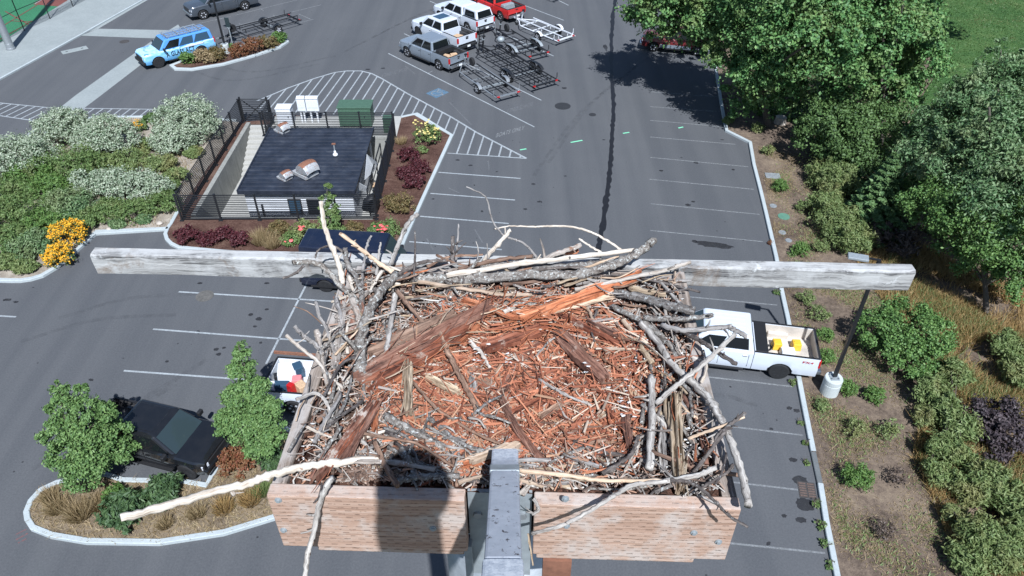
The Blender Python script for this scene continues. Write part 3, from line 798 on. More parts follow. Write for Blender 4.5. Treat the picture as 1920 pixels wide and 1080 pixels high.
# pump house
ph = empty('pump_house', (-11.85, 38.9, PIT_Z), label='low white pump house with dark ribbed metal roof in the sunken yard', cat='building')
x0, x1, y0, y1 = -14.85, -8.85, 35.6, 42.3
MB().box(((x0 + x1) / 2, (y0 + y1) / 2, (PIT_Z + .92) / 2), (x1 - x0, y1 - y0, .92 - PIT_Z)).build('wall', M['siding_white'], ph)
for i in range(12):
    z = PIT_Z + .2 + i * .2
    MB().box(((x0 + x1) / 2, y0 - .012, z), (x1 - x0, .02, .03)).build('siding_rib', M['siding_white'], ph)
def roofz(y): return 1.02 + (y - 35.3) * .012
rx0, rx1, ry0, ry1 = -15.1, -8.6, 35.3, 42.62
rf = MB().hexa([(rx0, ry0, roofz(ry0) - .18), (rx1, ry0, roofz(ry0) - .18), (rx1, ry1, roofz(ry1) - .18), (rx0, ry1, roofz(ry1) - .18), (rx0, ry0, roofz(ry0)), (rx1, ry0, roofz(ry0)), (rx1, ry1, roofz(ry1)), (rx0, ry1, roofz(ry1))]).build('roof', M['roof_blue'], ph, bevel=.02)
nr = 17
rows = []
for i in range(nr * 8 + 1):        # broad corrugations running across
    y = ry0 + .05 + (ry1 - ry0 - .1) * i / (nr * 8); t = (i % 8) / 8
    h = .016 + .035 * max(0, math.sin(2 * math.pi * t))
    rows.append([(rx0 + .05, y, roofz(y) + h), (rx1 - .05, y, roofz(y) + h)])
MB().grid(rows).build('roof_sheeting', M['roof_blue'], rf)
for x in (rx0 + .03, rx1 - .03):
    MB().bar((x, ry0, roofz(ry0) + .05), (x, ry1, roofz(ry1) + .05), .08, .06).build('edge_trim', M['roof_blue'], rf)
MB().box(((rx0 + rx1) / 2, ry0 - .012, roofz(ry0) - .06), (rx1 - rx0, .02, .22)).build('fascia', M['roof_blue'], rf)
for wx, ww, c in ((-12.15, .75, 'glass_blue'), (-11.1, .75, 'glass_dark')):
    w = MB().box((wx, y0 - .03, -.15), (ww, .05, 1.0)).build('window', M['fence_black'], ph)
    MB().box((wx, y0 - .058, -.15), (ww - .12, .01, .88)).build('pane', M[c], w)
MB().box((-14.0, y0 - .06, -.45), (.10, .08, .9)).build('pipe_stand', M['fence_black'], ph)
MB().box((x1 + .02, 41.0, -.6), (.05, .95, 2.1)).build('door', M['fence_black'], ph)
# gooseneck roof vents
def vent(px, py, s, label):
    z = 1.1; c = G(px, py, z); o = empty('roof_vent', c, R(-38), label=label, cat='roof vent', group='hooded vents on the pump house roof')
    MB().box((0, 0, .08 * s), (.95 * s, .75 * s, .16 * s)).build('base', M['vent_metal'], o, world=False, bevel=.01)
    rows = []
    for i in range(15):                      # curved hood: a bent duct that turns over and opens away
        a = math.pi * i / 14 * .92; r = .42 * s
        cx, cz = .42 * s - r * math.cos(a) - .2 * s, .16 * s + r * math.sin(a) * 1.15
        w = (.34 + .05 * math.sin(a)) * s
        rows.append([(cx, -w, cz), (cx, -w * .6, cz + .05 * s), (cx, 0, cz + .07 * s), (cx, w * .6, cz + .05 * s), (cx, w, cz)])
    m = MB().grid(rows)
    for sg in (0, -1):
        m.poly([r[sg] for r in rows])
    m.build('hood', M['vent_metal'], o, world=False, smooth=False)
    MB().grid([[(p[0] * 1.01, p[1] * 1.02, p[2] + .012) for p in r] for r in rows[6:11]]).build('rust_band', M['rust'], o, world=False, smooth=True)
    return o
vent(573, 326, 1.25, 'largest hooded metal vent with rusty top on the dark roof')
vent(534, 334, .75, 'small rusty-edged hood vent beside the largest roof vent')
vent(529, 246, .85, 'pale hooded vent at the far corner of the dark roof')
c = G(629, 291, 1.12); o = empty('vent_pipe', c, label='slim vent pipe with white base standing on the dark roof', cat='vent pipe')
MB().lathe([(.16, 0), (.14, .1), (.07, .14), (.06, .3)], (0, 0, 0), n=12).build('flashing', M['white_plastic'], o, world=False, smooth=True)
MB().tube([(0, 0, .25), (0, 0, .62), (.02, 0, .7)], .04).build('pipe', M['galv_dull'], o, world=False); MB().box((0, 0, .74), (.22, .12, .06)).build('cap', M['rust'], o, world=False)
# fences: posts and slats one by one
def fence(label, pts, zbase, h=1.62, nsl=14, name='slat_fence'):
    A = Vector(pts[0]); o = empty(name, (A.x, A.y, zbase), label=label, cat='fence', group='black slat fences round the yard')
    for p in pts:
        m = MB().box((p[0], p[1], zbase + h / 2), (.085, .085, h)); m.box((p[0], p[1], zbase + .02), (.22, .22, .03)); m.box((p[0], p[1], zbase + h + .015), (.12, .12, .04))
        m.build('post', M['fence_black'], o)
    for a, b in zip(pts, pts[1:]):
        a, b = Vector((a[0], a[1], 0)), Vector((b[0], b[1], 0)); d = (b - a).normalized(); L = (b - a).length - .1
        base = None; mid = (a + b) / 2; ang = math.atan2(d.y, d.x)
        for i in range(nsl):
            z = zbase + .1 + (h - .14) * i / (nsl - 1); th = .05 if i in (0, nsl - 1) else .032
            if base is None or i in (0, 1, nsl - 1):
                base = MB().box((0, 0, 0), (L, .035, th)).build('slat', M['fence_black'], o, world=False); q = base
            else:
                q = base.copy(); COL.objects.link(q)
            q.rotation_euler = (0, 0, ang); q.location = (mid.x - A.x, mid.y - A.y, z - zbase)
    return o
def div(a, b, n): return [(a[0] + (b[0] - a[0]) * i / n, a[1] + (b[1] - a[1]) * i / n) for i in range(n + 1)]
fence('black slat fence in front of the white pump house wall', div((-17.85, 33.85), (-7.35, 33.95), 5), Z0)
fence('black slat fence running up beside the silvery shrubs', div((-17.85, 34.15), (-17.8, 45.45), 6), Z0)
fence('black slat fence in front of the white and green utility cabinets', div((-15.9, 43.55), (-7.55, 43.55), 4), .11)
fence('black slat fence beside the dark red shrubs by the stalls', div((-7.38, 34.3), (-7.45, 43.35), 5), Z0)
fence('short black slat fence returning from the gate to the roof corner', div((-15.75, 43.75), (-15.75, 45.3), 1), .11)
g = empty('yard_gate', (-16.8, 45.6, Z0), label='black slat gate with diagonal braces at the head of the stairs', cat='gate')
for x in (-17.75, -16.0): MB().box((x, 45.65, Z0 + .85), (.1, .1, 1.7)).build('post', M['fence_black'], g)
for i in range(12): MB().box((-16.88, 45.65, Z0 + .12 + i * .13), (1.62, .03, .04)).build('slat', M['fence_black'], g)
MB().bar((-17.6, 45.61, Z0 + 1.5), (-16.1, 45.61, Z0 + .15), .05).build('brace', M['fence_black'], g); MB().bar((-17.6, 45.585, Z0 + .15), (-16.1, 45.585, Z0 + 1.5), .05).build('brace', M['fence_black'], g)
# handrail on the right side of the pit
hr = empty('pit_handrail', (-8.2, 40, PIT_Z), label='thin black handrail inside the yard beside the white concrete strip', cat='handrail')
for y in (36.2, 38.0, 39.8, 41.6): MB().box((-8.15, y, -.55), (.06, .06, 2.3)).build('post', M['fence_black'], hr)
MB().bar((-8.15, 36.2, .6), (-8.15, 41.6, .6), .06).build('rail', M['fence_black'], hr); MB().bar((-8.15, 36.2, -.0), (-8.15, 41.6, -.0), .05).build('rail', M['fence_black'], hr)
# loose plastic sheeting and boards leaning by the wall
def sheetthing(name, label, pts, mat, cat):
    o = MB(); P = [Vector(p) for p in pts]; n = (P[1] - P[0]).cross(P[2] - P[0]).normalized() * .012
    o.hexa([*(p - n for p in P), *(p + n for p in P)])
    c = P[0]; m = o.build(name, M[mat]); return tag(m, label, cat)
sheetthing('plastic_sheet', 'large clear plastic sheet leaning against the pump house side wall', [G(684, 337, .2), G(704, 318, .1), G(708, 305, 1.0), G(688, 289, 1.15)], 'plastic_sheet', 'plastic sheet')
sheetthing('plastic_sheet', 'small triangular plastic sheet at the near corner of the roof', [G(672, 356, .3), G(692, 360, .1), G(690, 352, .5), G(674, 343, .9)], 'plastic_sheet', 'plastic sheet')
mb = MB(); mb.tube([G(688, 392, .2), G(690, 380, .6), G(698, 372, .9), G(702, 378, .6), G(700, 396, .0)], .3, 10)
tag(mb.build('dark_tarp', M['plastic_black'], None, smooth=True), 'bunched dark tarp behind the fence at the near corner', 'tarp')
sheetthing('loose_board', 'pale board lying by the pump house near corner', [G(695, 352, -.2), G(709, 348, -.2), G(708, 341, -.2), G(696, 344, -.2)], 'sack_tan', 'board')
# utility cabinets
def cabinet(name, label, x, y, w, d, h, mat, z=.105):
    o = empty(name, (x, y, z), label=label, cat='utility cabinet')
    MB().box((0, 0, h / 2), (w, d, h)).build('body', M[mat], o, world=False, bevel=.015)
    MB().box((0, 0, h + .035), (w * 1.06, d * 1.08, .07)).build('lid', M[mat], o, world=False, bevel=.015)
    MB().box((0, -d / 2 - .012, h * .5), (w * .86, .02, h * .82)).build('door', M[mat], o, world=False, bevel=.008)
    MB().box((w * .3, -d / 2 - .035, h * .55), (.05, .03, .14)).build('handle', M['fence_black'], o, world=False)
    return o
cabinet('utility_cabinet', 'white utility cabinet behind the slat fence', -14.85, 45.3, .95, .7, 1.15, 'cabinet_white')
cabinet('transformer_cabinet', 'large green transformer cabinet behind the slat fence', -10.2, 45.35, 2.1, 1.15, 1.3, 'cabinet_green')
cabinet('small_cabinet', 'small dark green cabinet in the fence corner', -7.95, 44.3, .65, .6, .9, 'cabinet_green')
mp = empty('meter_pedestal', (-13.3, 45.5, .105), label='meter stand with two white panels on legs behind the fence', cat='meter stand')
for x in (-.55, -.35, .1, .5): MB().box((x, 0, .45), (.1, .1, .9)).build('leg', M['white_plastic'], mp, world=False)
for x, w in ((-.42, .52), (.3, .8)):
    p = MB().box((x, -.02, 1.25), (w, .22, .85)).build('meter_panel', M['cabinet_white'], mp, world=False, bevel=.012)
    MB().box((x, -.14, 1.32), (w * .8, .02, .5)).build('panel_door', M['cabinet_white'], p, world=False)
    MB().hexa([(x - w / 2, -.17, 1.68), (x + w / 2, -.17, 1.68), (x + w / 2, .15, 1.72), (x - w / 2, .15, 1.72), (x - w / 2, -.17, 1.72), (x + w / 2, -.17, 1.72), (x + w / 2, .15, 1.78), (x - w / 2, .15, 1.78)]).build('rain_hood', M['cabinet_white'], p, world=False)
MB().box((0, .1, 1.0), (1.3, .06, .12)).build('crossbar', M['galv_dull'], mp, world=False)

# ------------------------------------------------------------------ lamp posts, sign, court fence
def lamp_post(px, py, H, basr, bash, label, head_dir, rings=True):
    c = G(px, py); o = empty('lamp_post', (c.x, c.y, .06), label=label, cat='lamp post')
    b = MB().lathe([(basr * 1.0, -.1), (basr, bash - .28), (basr * .96, bash - .27), (basr * .96, bash - .24), (basr, bash - .23), (basr, bash - .04), (basr * .94, bash), (0.0, bash)], (0, 0, 0), n=28).build('concrete_base', M['lamp_base'], o, world=False)
    MB().box((0, 0, bash + .015), (.36, .36, .03)).build('base_plate', M['galv_dull'], o, world=False)
    for x in (-.13, .13):
        for y in (-.13, .13): MB().lathe([(.022, 0), (.022, .08)], (x, y, bash + .03), n=6).build('anchor_bolt', M['galv'], o, world=False)
    MB().box((0, 0, bash + .06 + (H - bash) / 2), (.125, .125, H - bash - .06), top=(.8, .8)).build('pole', M['black_steel'], o, world=False)
    d = Vector(head_dir).normalized(); e = Vector((0, 0, H)); a = e + d * .35; h = e + d * 1.05
    MB().bar(e - d * .05 + Vector((0, 0, .03)), a + Vector((0, 0, .03)), .06).build('bracket', M['black_steel'], o, world=False)
    hd = MB().bar(a, h, .34, .1).build('lamp_head', M['galv_dull'], o, world=False, bevel=.02)
    MB().bar(a + Vector((0, 0, -.058)) + d * .06, h + Vector((0, 0, -.058)) - d * .06, .28, .015).build('lens', M['lamp_clear'], hd, world=False)
    return o
lamp_post(1553, 737, 6.75, .36, .85, 'tall lamp post on round concrete base in the slope behind the crossarm', (-.95, .3, 0))
lamp_post(425, 101, 7.4, .3, .75, 'tall black lamp post in the small planted island', (-.8, .5, 0))
c = G(437, 86); o = empty('sign_post', (c.x, c.y, .06), label='slim sign post with narrow blue grey panel in the small island', cat='sign')
MB().box((0, 0, 1.1), (.07, .07, 2.2)).build('post', M['galv_dull'], o, world=False); MB().box((0, -.05, 1.85), (.34, .03, .75)).build('sign_panel', M['glass_teal'], o, world=False)
c = G(22, 95); o = empty('floodlight_pole', c, label='thick galvanised floodlight pole beside the court fence', cat='pole')
MB().lathe([(.34, 0), (.34, .25), (.3, .28), (.3, .6), (.29, .62), (.22, 16)], (0, 0, 0), n=20).build('shaft', M['galv'], o, world=False, smooth=False)
MB().lathe([(.42, 0), (.42, .06), (.35, .08)], (0, 0, 0), n=20).build('foot', M['galv_dull'], o, world=False)
cf = empty('court_fence', G(-10, 90), label='tall black wire fence along the green court edge', cat='fence')
pts = [G(*p) for p in ((-60, 120), (-6, 88), (47, 60), (95, 38), (138, 15), (180, -8), (230, -36))]
for p in pts: MB().tube([(p.x, p.y, 0), (p.x, p.y, 3.6)], .04, 8).build('post', M['fence_black'], cf)
for a, b in zip(pts, pts[1:]):
    for z in (.08, 1.8, 3.55): MB().tube([a + Vector((0, 0, z)), b + Vector((0, 0, z))], .025, 6).build('rail', M['fence_black'], cf)
    mb = MB(); d = b - a; L = d.length; n = int(L / .16)
    for i in range(-22, n):                     # woven wires
        for s in (1, -1):
            u0, u1 = i * .16, i * .16 + 3.5; z0, z1 = 0.05, 3.55
            if s < 0: z0, z1 = z1, z0
            l0, l1 = max(0, u0), min(L, u1)
            if l1 - l0 < .05: continue
            f = lambda u: z0 + (z1 - z0) * (u - u0) / 3.5
            mb.bar(a + d * (l0 / L) + Vector((0, 0, f(l0))), a + d * (l1 / L) + Vector((0, 0, f(l1))), .006)
    mb.build('wire_mesh', M['fence_black'], cf)
# ------------------------------------------------------------------ vehicles
def loft(mb, secs):
    """left-right mirrored cross-sections along x; each: (x, [(y, z) ...] from sill to centre line)"""
    rows = []
    for x, pr in secs:
        rows.append([(x, y, z) for y, z in pr] + [(x, -y, z) for y, z in reversed(pr)])
    mb.grid([list(reversed(r)) for r in rows])
    return rows
def wheel(root, x, y, r, w, rim, spokes=6):
    sg = 1 if y > 0 else -1
    m = MB().lathe([(r * .62, -w / 2), (r * .9, -w / 2), (r * .98, -w / 2 + .03), (r, -w / 4), (r, w / 4), (r * .98, w / 2 - .03), (r * .9, w / 2), (r * .62, w / 2)], (x, y, r), 'y', 26)
    t = m.build('wheel', M['tyre'], root, world=False, smooth=False)
    d = sg * w / 2
    m = MB().lathe([(r * .64, d * .5), (r * .66, d * .92), (r * .6, d * .98), (r * .57, d * .72), (r * .2, d * .6), (.0, d * .62)], (x, y, r), 'y', 24)
    for k in range(spokes):
        a = 2 * math.pi * k / spokes
        p = Vector((x + math.cos(a) * r * .12, y + d * .84, r + math.sin(a) * r * .12)); q = Vector((x + math.cos(a) * r * .6, y + d * .9, r + math.sin(a) * r * .6))
        m.bar(p, q, .085 * r / .4, .035, up=(0, 1, 0))
    m.lathe([(r * .15, d * .6), (r * .15, d * .95), (0.0, d * .97)], (x, y, r), 'y', 12)
    m.build('rim', M[rim], t, world=False)
    return t
def pane(root, name, P, mat, off=.006, parent=None):
    P = [Vector(p) for p in P]; n = (P[1] - P[0]).cross(P[3] - P[0]).normalized()
    c = sum(P, Vector()) / 4
    # push outward from the vehicle's centre line
    ref = Vector((c.x * .2, c.y, max(0, c.z - 1.0)))
    if n.dot(ref) < 0: n = -n
    return MB().poly([p + n * off for p in P]).build(name, M[mat], parent or root, world=False)
def vehicle(name, label, cat, f, r, paint, kind='pickup', L=5.85, Wd=2.0, Ht=1.9, wb=3.68, wr=.40, rim='alloy', belt=1.2, rail=1.27, hood_h=1.12, bed=1.85, front_oh=.98, cab_x=None,
            bed_mat='bed_black', lower=None, glass='glass_dark', bumper='chrome', group='vehicles in the car park', ws=.78, hood=1.35, fpx=None, win=True, spokes=6, rearrake=.15, hold=None, wrap=None):
    Pf, Pr = G(*f), G(*r); h = (Pf - Pr).normalized(); ang = math.atan2(h.y, h.x)
    n = Vector((-h.y, h.x, 0)); mid = (Pf + Pr) / 2
    if n.dot(mid) < 0: n = -n            # away from the camera
    if hold == 'r': mid = Pr + h * wb / 2
    if hold == 'f': mid = Pf - h * wb / 2
    c = mid + n * (Wd / 2 - .03)
    o = empty(name, (c.x, c.y, 0.0), ang, label=label, cat=cat, group=group)
    w = Wd / 2; xf = wb / 2 + front_oh; xr = xf - L; ra = wr + .085
    fw, rw = wb / 2, -wb / 2
    def zl(x, base=.40):
        z = base
        for xc in (fw, rw):
            d = abs(x - xc)
            if d < ra: z = max(z, wr + math.sqrt(max(0, ra * ra - d * d)) * .98)
        return z
    x_cowl = xf - hood                                  # windscreen foot
    x_cabr = {'pickup': xr + bed, 'suv': xr, 'van': xr}[kind]
    def ztop(x):
        if x > x_cowl:
            t = (x - x_cowl) / (xf - x_cowl); return belt - (belt - hood_h) * t ** 1.5 - .10 * max(0, t - .88) / .12
        return belt
    def half(x):
        e = 0.0
        if x > xf - .5: e = .15 * ((x - xf + .5) / .5) ** 2.4
        if kind != 'pickup' and x < xr + .35: e = .05 * ((xr + .35 - x) / .35) ** 2
        return w - e
    def stations(a, b):
        xs = list(np.linspace(a, b, max(3, int((b - a) / .16) + 1)))
        for xc in (fw, rw):
            for k in np.linspace(0, math.pi, 15):
                x = xc + math.cos(k) * ra
                if a < x < b: xs.append(x)
        return sorted(set(round(x, 4) for x in xs))
    def sec(x, top):
        hw = half(x); z0 = zl(x); t = top(x)
        pr = [(hw - .05, z0)]
        for y, z in ((hw - .005, .62), (hw, .80), (hw - .012, t - .26), (hw - .03, t - .07)):
            pr.append((y, max(z, min(z0 + .012 * len(pr), t - .03))))
        return pr + [(hw - .09, t), (hw * .5, t + .022), (0.0, t + .032)]
    body = MB()
    secs = [(x, sec(x, ztop)) for x in stations(x_cabr, xf)]
    rows = loft(body, secs)
    body.poly(rows[-1]); body.poly(list(reversed(rows[0])))
    bo = body.build('body', M[wrap or paint], o, world=False, smooth=True)
    em = bo.modifiers.new('flat', 'EDGE_SPLIT'); em.split_angle = R(32)
    # dark underbody box added to block the light, and wheel wells
    MB().box(((xf + xr) / 2, 0, .48), (L - .5, Wd - .62, .34)).build('underbody_block', M['plastic_black'], o, world=False)
    for xc, zt in ((fw, wr + ra + .06), (rw, .765 if kind == 'pickup' else wr + ra + .06)): MB().box((xc, 0, (zt + .3) / 2), (ra * 2 - .02, Wd - .24, zt - .3)).build('wheel_well', M['plastic_black'], o, world=False)
    # cab
    hb, ht = w - .085, w - .235
    xA, xB = x_cowl + .04, x_cabr + (.02 if kind == 'pickup' else .05)
    tA, tB = xA - ws, xB + rearrake
    zb = belt - .02
    cab = MB().hexa([(xB, -hb, zb), (xA, -hb, zb), (xA, hb, zb), (xB, hb, zb), (tB, -ht, Ht), (tA, -ht, Ht), (tA, ht, Ht), (tB, ht, Ht)]).build('cab', M[paint], o, world=False)
    bm_ = cab.modifiers.new('edge', 'BEVEL'); bm_.width = .13 if paint == 'car_black' else .075; bm_.segments = 3; bm_.limit_method = 'ANGLE'; bm_.angle_limit = R(25)
    MB().box(((tA + tB) / 2, 0, Ht + .004), ((tA - tB) * .8, ht * 1.5, .016)).build('roof_panel', M[paint], cab, world=False, bevel=.008)
    if name == 'pickup_truck' and paint == 'car_white' and rim == 'alloy_dark' and L > 6.2:
        for y in (-.5, -.25, 0, .25, .5): MB().box(((tA + tB) / 2 - .05, y, Ht + .013), ((tA - tB) * .66, .06, .02)).build('roof_rib', M[paint], cab, world=False, bevel=.008)
    def on_side(s, u, v):
        b = Vector((xA + (xB - xA) * u, hb, zb)); t = Vector((tA + (tB - tA) * u, ht, Ht)); p = b.lerp(t, v); return Vector((p.x, s * p.y, p.z))
    if kind == 'pickup': spans = [(.10, .50), (.54, .93)]
    elif kind == 'suv': spans = [(.09, .34), (.37, .62), (.65, .94)]
    else: spans = [(.06, .26)]
    for s in (-1, 1):
        for u0, u1 in spans:
            gl = 'glass_blue' if wrap and u0 > .3 else glass
            pane(o, 'side_window', [on_side(s, u0 - .02, .1), on_side(s, u1, .1), on_side(s, u1 - .01, .84), on_side(s, u0 + .035, .84)], gl, .007)
        for u in [sp[1] for sp in spans][:0 if wrap else 2]:
            x = xA + (xB - xA) * u + .12
            MB().box((x, s * (w + .004), belt - .2), (.17, .03, .035)).build('door_handle', M['chrome' if bumper == 'chrome' else paint], o, world=False)
        for u in [.03] + [sp[1] + .015 for sp in spans][:2]:
            x = xA + (xB - xA) * u
            if abs(x - rw) > ra + .02 and abs(x - fw) > ra + .02:
                MB().box((x, s * (w - .006), .86), (.014, .014, .62)).build('door_seam', M['plastic_black'], o, world=False)
        MB().box((xA - .32, s * (w + .11), belt + .1), (.14, .24, .2)).build('mirror', M['plastic_black' if paint != 'car_silver' else paint], o, world=False, bevel=.03)
        MB().box(((x_cowl + x_cabr) / 2, s * (w - .02), .37), ((x_cowl - x_cabr) * .8, .16, .05)).build('running_board', M['plastic_black'], o, world=False)
    if lower:
        for s in (-1, 1):
            MB().box(((fw + rw) / 2, s * (w + .002), .56), (wb - 2 * ra - .06, .016, .26)).build('lower_panel', M[lower], o, world=False)
            MB().box((rw - ra - .3, s * (w + .002), .56), (.5, .016, .26)).build('lower_panel', M[lower], o, world=False)
    d = Vector((xA, 0, zb)); e = Vector((tA, 0, Ht))
    fl = lambda y0, y1, v: Vector((d.x + (e.x - d.x) * v, y0 + (y1 - y0) * v, zb + (Ht - zb) * v))
    pane(o, 'windscreen', [fl(-hb + .1, -ht + .08, .06), fl(hb - .1, ht - .08, .06), fl(hb - .1, ht - .08, .9), fl(-hb + .1, -ht + .08, .9)], glass if glass != 'glass_dark' else 'glass_teal', .008)
    if kind != 'van':
        rl = lambda y0, y1, v: Vector((xB + (tB - xB) * v, y0 + (y1 - y0) * v, zb + (Ht - zb) * v))
        P = [rl(-hb + .12, -ht + .1, .14), rl(hb - .12, ht - .1, .14), rl(hb - .12, ht - .1, .84), rl(-hb + .12, -ht + .1, .84)]
        nn = Vector((-1, 0, .1)) * .009
        MB().poly([p + nn for p in P]).build('rear_window', M[glass], o, world=False)
    # front end
    MB().box((xf + .0, 0, hood_h - .30), (.07, Wd * .62, .30)).build('grille', M['plastic_black' if bumper != 'chrome' else 'alloy_dark'], o, world=False, bevel=.02)
    for s in (-1, 1):
        MB().box((xf - .09, s * (w - .28), hood_h - .27), (.16, .34, .2), s * .28).build('headlight', M['lamp_clear'], o, world=False, bevel=.03)
    MB().box((xf + .02, 0, .54), (.2, Wd * .9, .24)).build('front_bumper', M[bumper], o, world=False, bevel=.05)
    # rear end
    if kind == 'pickup':
        rb = rail
        bd = MB(); zf = .78; g = x_cabr - .025
        secs = []
        for x in stations(xr, g):
            hw = w; z0 = zl(x)
            pr = [(hw - .05, z0)]
            for y, z in ((hw - .005, .62), (hw, .80), (hw - .012, rb - .26), (hw - .02, rb - .06)):
                pr.append((y, max(z, min(z0 + .012 * len(pr), rb - .03))))
            secs.append((x, pr + [(hw - .035, rb), (hw - .10, rb), (hw - .105, zf), (0.0, zf)]))
        rws = loft(bd, secs)
        for rr_, rev in ((rws[0], True), (rws[-1], False)):
            half_ = rr_[:8] + []; bd.poly(rr_[0:8] if not rev else list(reversed(rr_[0:8]))); k = rr_[-8:]; bd.poly(k if not rev else list(reversed(k)))
        bo = bd.build('bed', M[paint], o, world=False, smooth=True); em = bo.modifiers.new('flat', 'EDGE_SPLIT'); em.split_angle = R(32)
        hw = w - .106
        MB().box(((xr + g) / 2, 0, zf + .006), (g - xr - .02, 2 * hw - .01, .012)).build('bed_floor', M[bed_mat], bo, world=False)
        for i in range(9): MB().box(((xr + g) / 2, -hw * .8 + hw * .2 * i, zf + .018), (g - xr - .08, .06, .014)).build('bed_rib', M[bed_mat], bo, world=False)
        for s in (-1, 1):
            MB().box(((xr + g) / 2, s * (hw - .006), (zf + rb) / 2 - .02), (g - xr - .02, .012, rb - zf - .04)).build('bed_liner', M[bed_mat], bo, world=False)
            MB().box((rw, s * (hw - .1), zf + .13), (.85, .2, .25)).build('wheel_house', M[bed_mat], bo, world=False, bevel=.04)
            MB().box(((xr + g) / 2, s * (w - .065), rb + .006), (g - xr, .085, .014)).build('rail_cap', M['plastic_black'], bo, world=False)
        MB().box((g - .03, 0, (zf + rb) / 2), (.05, 2 * hw, rb - zf)).build('bed_front', M[paint], bo, world=False)
        tg = MB().box((xr + .02, 0, (.74 + rb) / 2), (.08, 2 * w - .16, rb - .74)).build('tailgate', M[paint], o, world=False, bevel=.02)
        MB().box((xr + .066, 0, (.80 + rb) / 2), (.014, 2 * w - .26, rb - .86)).build('tailgate_liner', M[bed_mat], tg, world=False)
        MB().box((xr + .02, 0, rb + .008), (.085, 2 * w - .22, .016)).build('tailgate_cap', M['plastic_black'], tg, world=False)
        MB().box((xr - .03, 0, rb - .13), (.03, .26, .06)).build('tailgate_handle', M['plastic_black'], tg, world=False)
        for s in (-1, 1): MB().box((xr - .012, s * (w - .075), rb - .27), (.09, .15, .4)).build('tail_light', M['lamp_red'], o, world=False, bevel=.02)
        MB().box((xr - .1, 0, .56), (.24, Wd * .9, .2)).build('rear_bumper', M[bumper], o, world=False, bevel=.04)
        MB().box((xr - .225, 0, .57), (.012, .3, .15)).build('number_plate', M['white_plastic'], o, world=False)
    else:
        for s in (-1, 1): MB().box((xr + .03, s * (w - .1), belt - .12), (.09, .13, .42)).build('tail_light', M['lamp_red'], o, world=False, bevel=.02)
        MB().box((xr - .02, 0, .56), (.18, Wd * .9, .22)).build('rear_bumper', M[bumper], o, world=False, bevel=.04)
    for xc in (fw, rw):
        for s in (-1, 1): wheel(o, xc, s * (w - .15), wr, .27, rim, spokes)
    o['dims'] = (xf, xr, w, Ht, belt, rail, x_cowl, x_cabr, xA, xB, tA, tB)
    return o
def cargo_box(root_v, name, label, lx, ly, lz, size, mat, rz=0, cat='box'):
    """a loose thing lying in a vehicle bed: its own top-level object"""
    a = root_v.rotation_euler[2]; p = root_v.location + Vector((lx * math.cos(a) - ly * math.sin(a), lx * math.sin(a) + ly * math.cos(a), lz))
    o = MB().box((0, 0, size[2] / 2), size, 0, top=(.9, .86)).build(name, M[mat], None, world=False, bevel=.03)
    o.location = p; o.rotation_euler = (0, 0, a + rz)
    return tag(o, label, cat)
def emblem(root, x, z, w, h, mat='plastic_black', y=0.0):
    pts = [(x, y + math.cos(k) * w / 2, z + math.sin(k) * h / 2) for k in np.linspace(0, 2 * math.pi, 20)[:-1]]
    MB().poly(pts).poly(list(reversed(pts))).build('tailgate_emblem', M[mat], root, world=False)
def decal_text(root, txt, p, ex, ey, mat, name='lettering'):
    """flat lettering on a panel, local coordinates: origin, full width vector, full height vector"""
    cu = bpy.data.curves.new(name, 'FONT'); cu.body = txt; cu.offset = .022; cu.space_character = 1.08
    t = bpy.data.objects.new(name, cu); COL.objects.link(t); bpy.context.view_layer.update()
    me = bpy.data.meshes.new_from_object(t.evaluated_get(bpy.context.evaluated_depsgraph_get())); bpy.data.objects.remove(t)
    n = len(me.vertices); co = np.empty(n * 3); me.vertices.foreach_get('co', co); co = co.reshape(-1, 3)
    lo, hi = co.min(0), co.max(0); uv = (co[:, :2] - lo[:2]) / (hi[:2] - lo[:2])
    me.vertices.foreach_set('co', (np.array(p) + uv[:, :1] * np.array(ex) + uv[:, 1:2] * np.array(ey)).ravel())
    me.materials.clear(); me.materials.append(M[mat]); me.update()
    return link(name, me, root)

# four trucks with boat trailers, parked side by side
v1 = vehicle('pickup_truck', 'silver blue pickup truck with firewood in its bed, nearest of the trailer row', 'pickup', (763.5, 107), (823, 132), 'car_silver', bumper='chrome')
xr = v1['dims'][1]; emblem(v1, xr - .024, 1.0, .22, .09)
for i, (x, y, s, rz) in enumerate([(.95, .3, (.5, .3, .3), .3), (.8, -.25, (.55, .28, .28), 1.2), (.5, .15, (.5, .3, .24), -.4), (.45, -.4, (.42, .3, .24), .9), (.62, .45, (.4, .26, .3), 2.0)]):
    cargo_box(v1, 'firewood_log', 'split firewood log heaped in the silver pickup bed', xr + x, y, .80, s, 'sack_tan', rz, 'log')['group'] = 'firewood in the silver truck'
cargo_box(v1, 'bed_toolbox', 'black toolbox across the front of the silver pickup bed', xr + 1.5, 0, 1.0, (.45, 1.6, .38), 'plastic_black', 0, 'toolbox')
v2 = vehicle('pickup_truck', 'lifted white pickup truck with dark sunroof and open bed in the trailer row', 'pickup', (785, 71), (851, 100), 'car_white', L=6.0, Ht=2.02, wr=.44, rim='alloy_dark', belt=1.3, rail=1.36, hood_h=1.24, bumper='alloy_dark', hold='f')
xr = v2['dims'][1]; d = v2['dims']; emblem(v2, xr - .026, 1.1, .3, .12)
MB().box(((d[10] + d[11]) / 2 + .1, 0, d[3] + .018), (.9, 1.1, .012)).build('sunroof', M['glass_blue'], v2, world=False)
cargo_box(v2, 'cargo_bag', 'tan cargo heap in the lifted white pickup bed', xr + .85, .1, .8, (.9, .7, .3), 'sack_tan', .2, 'bag')
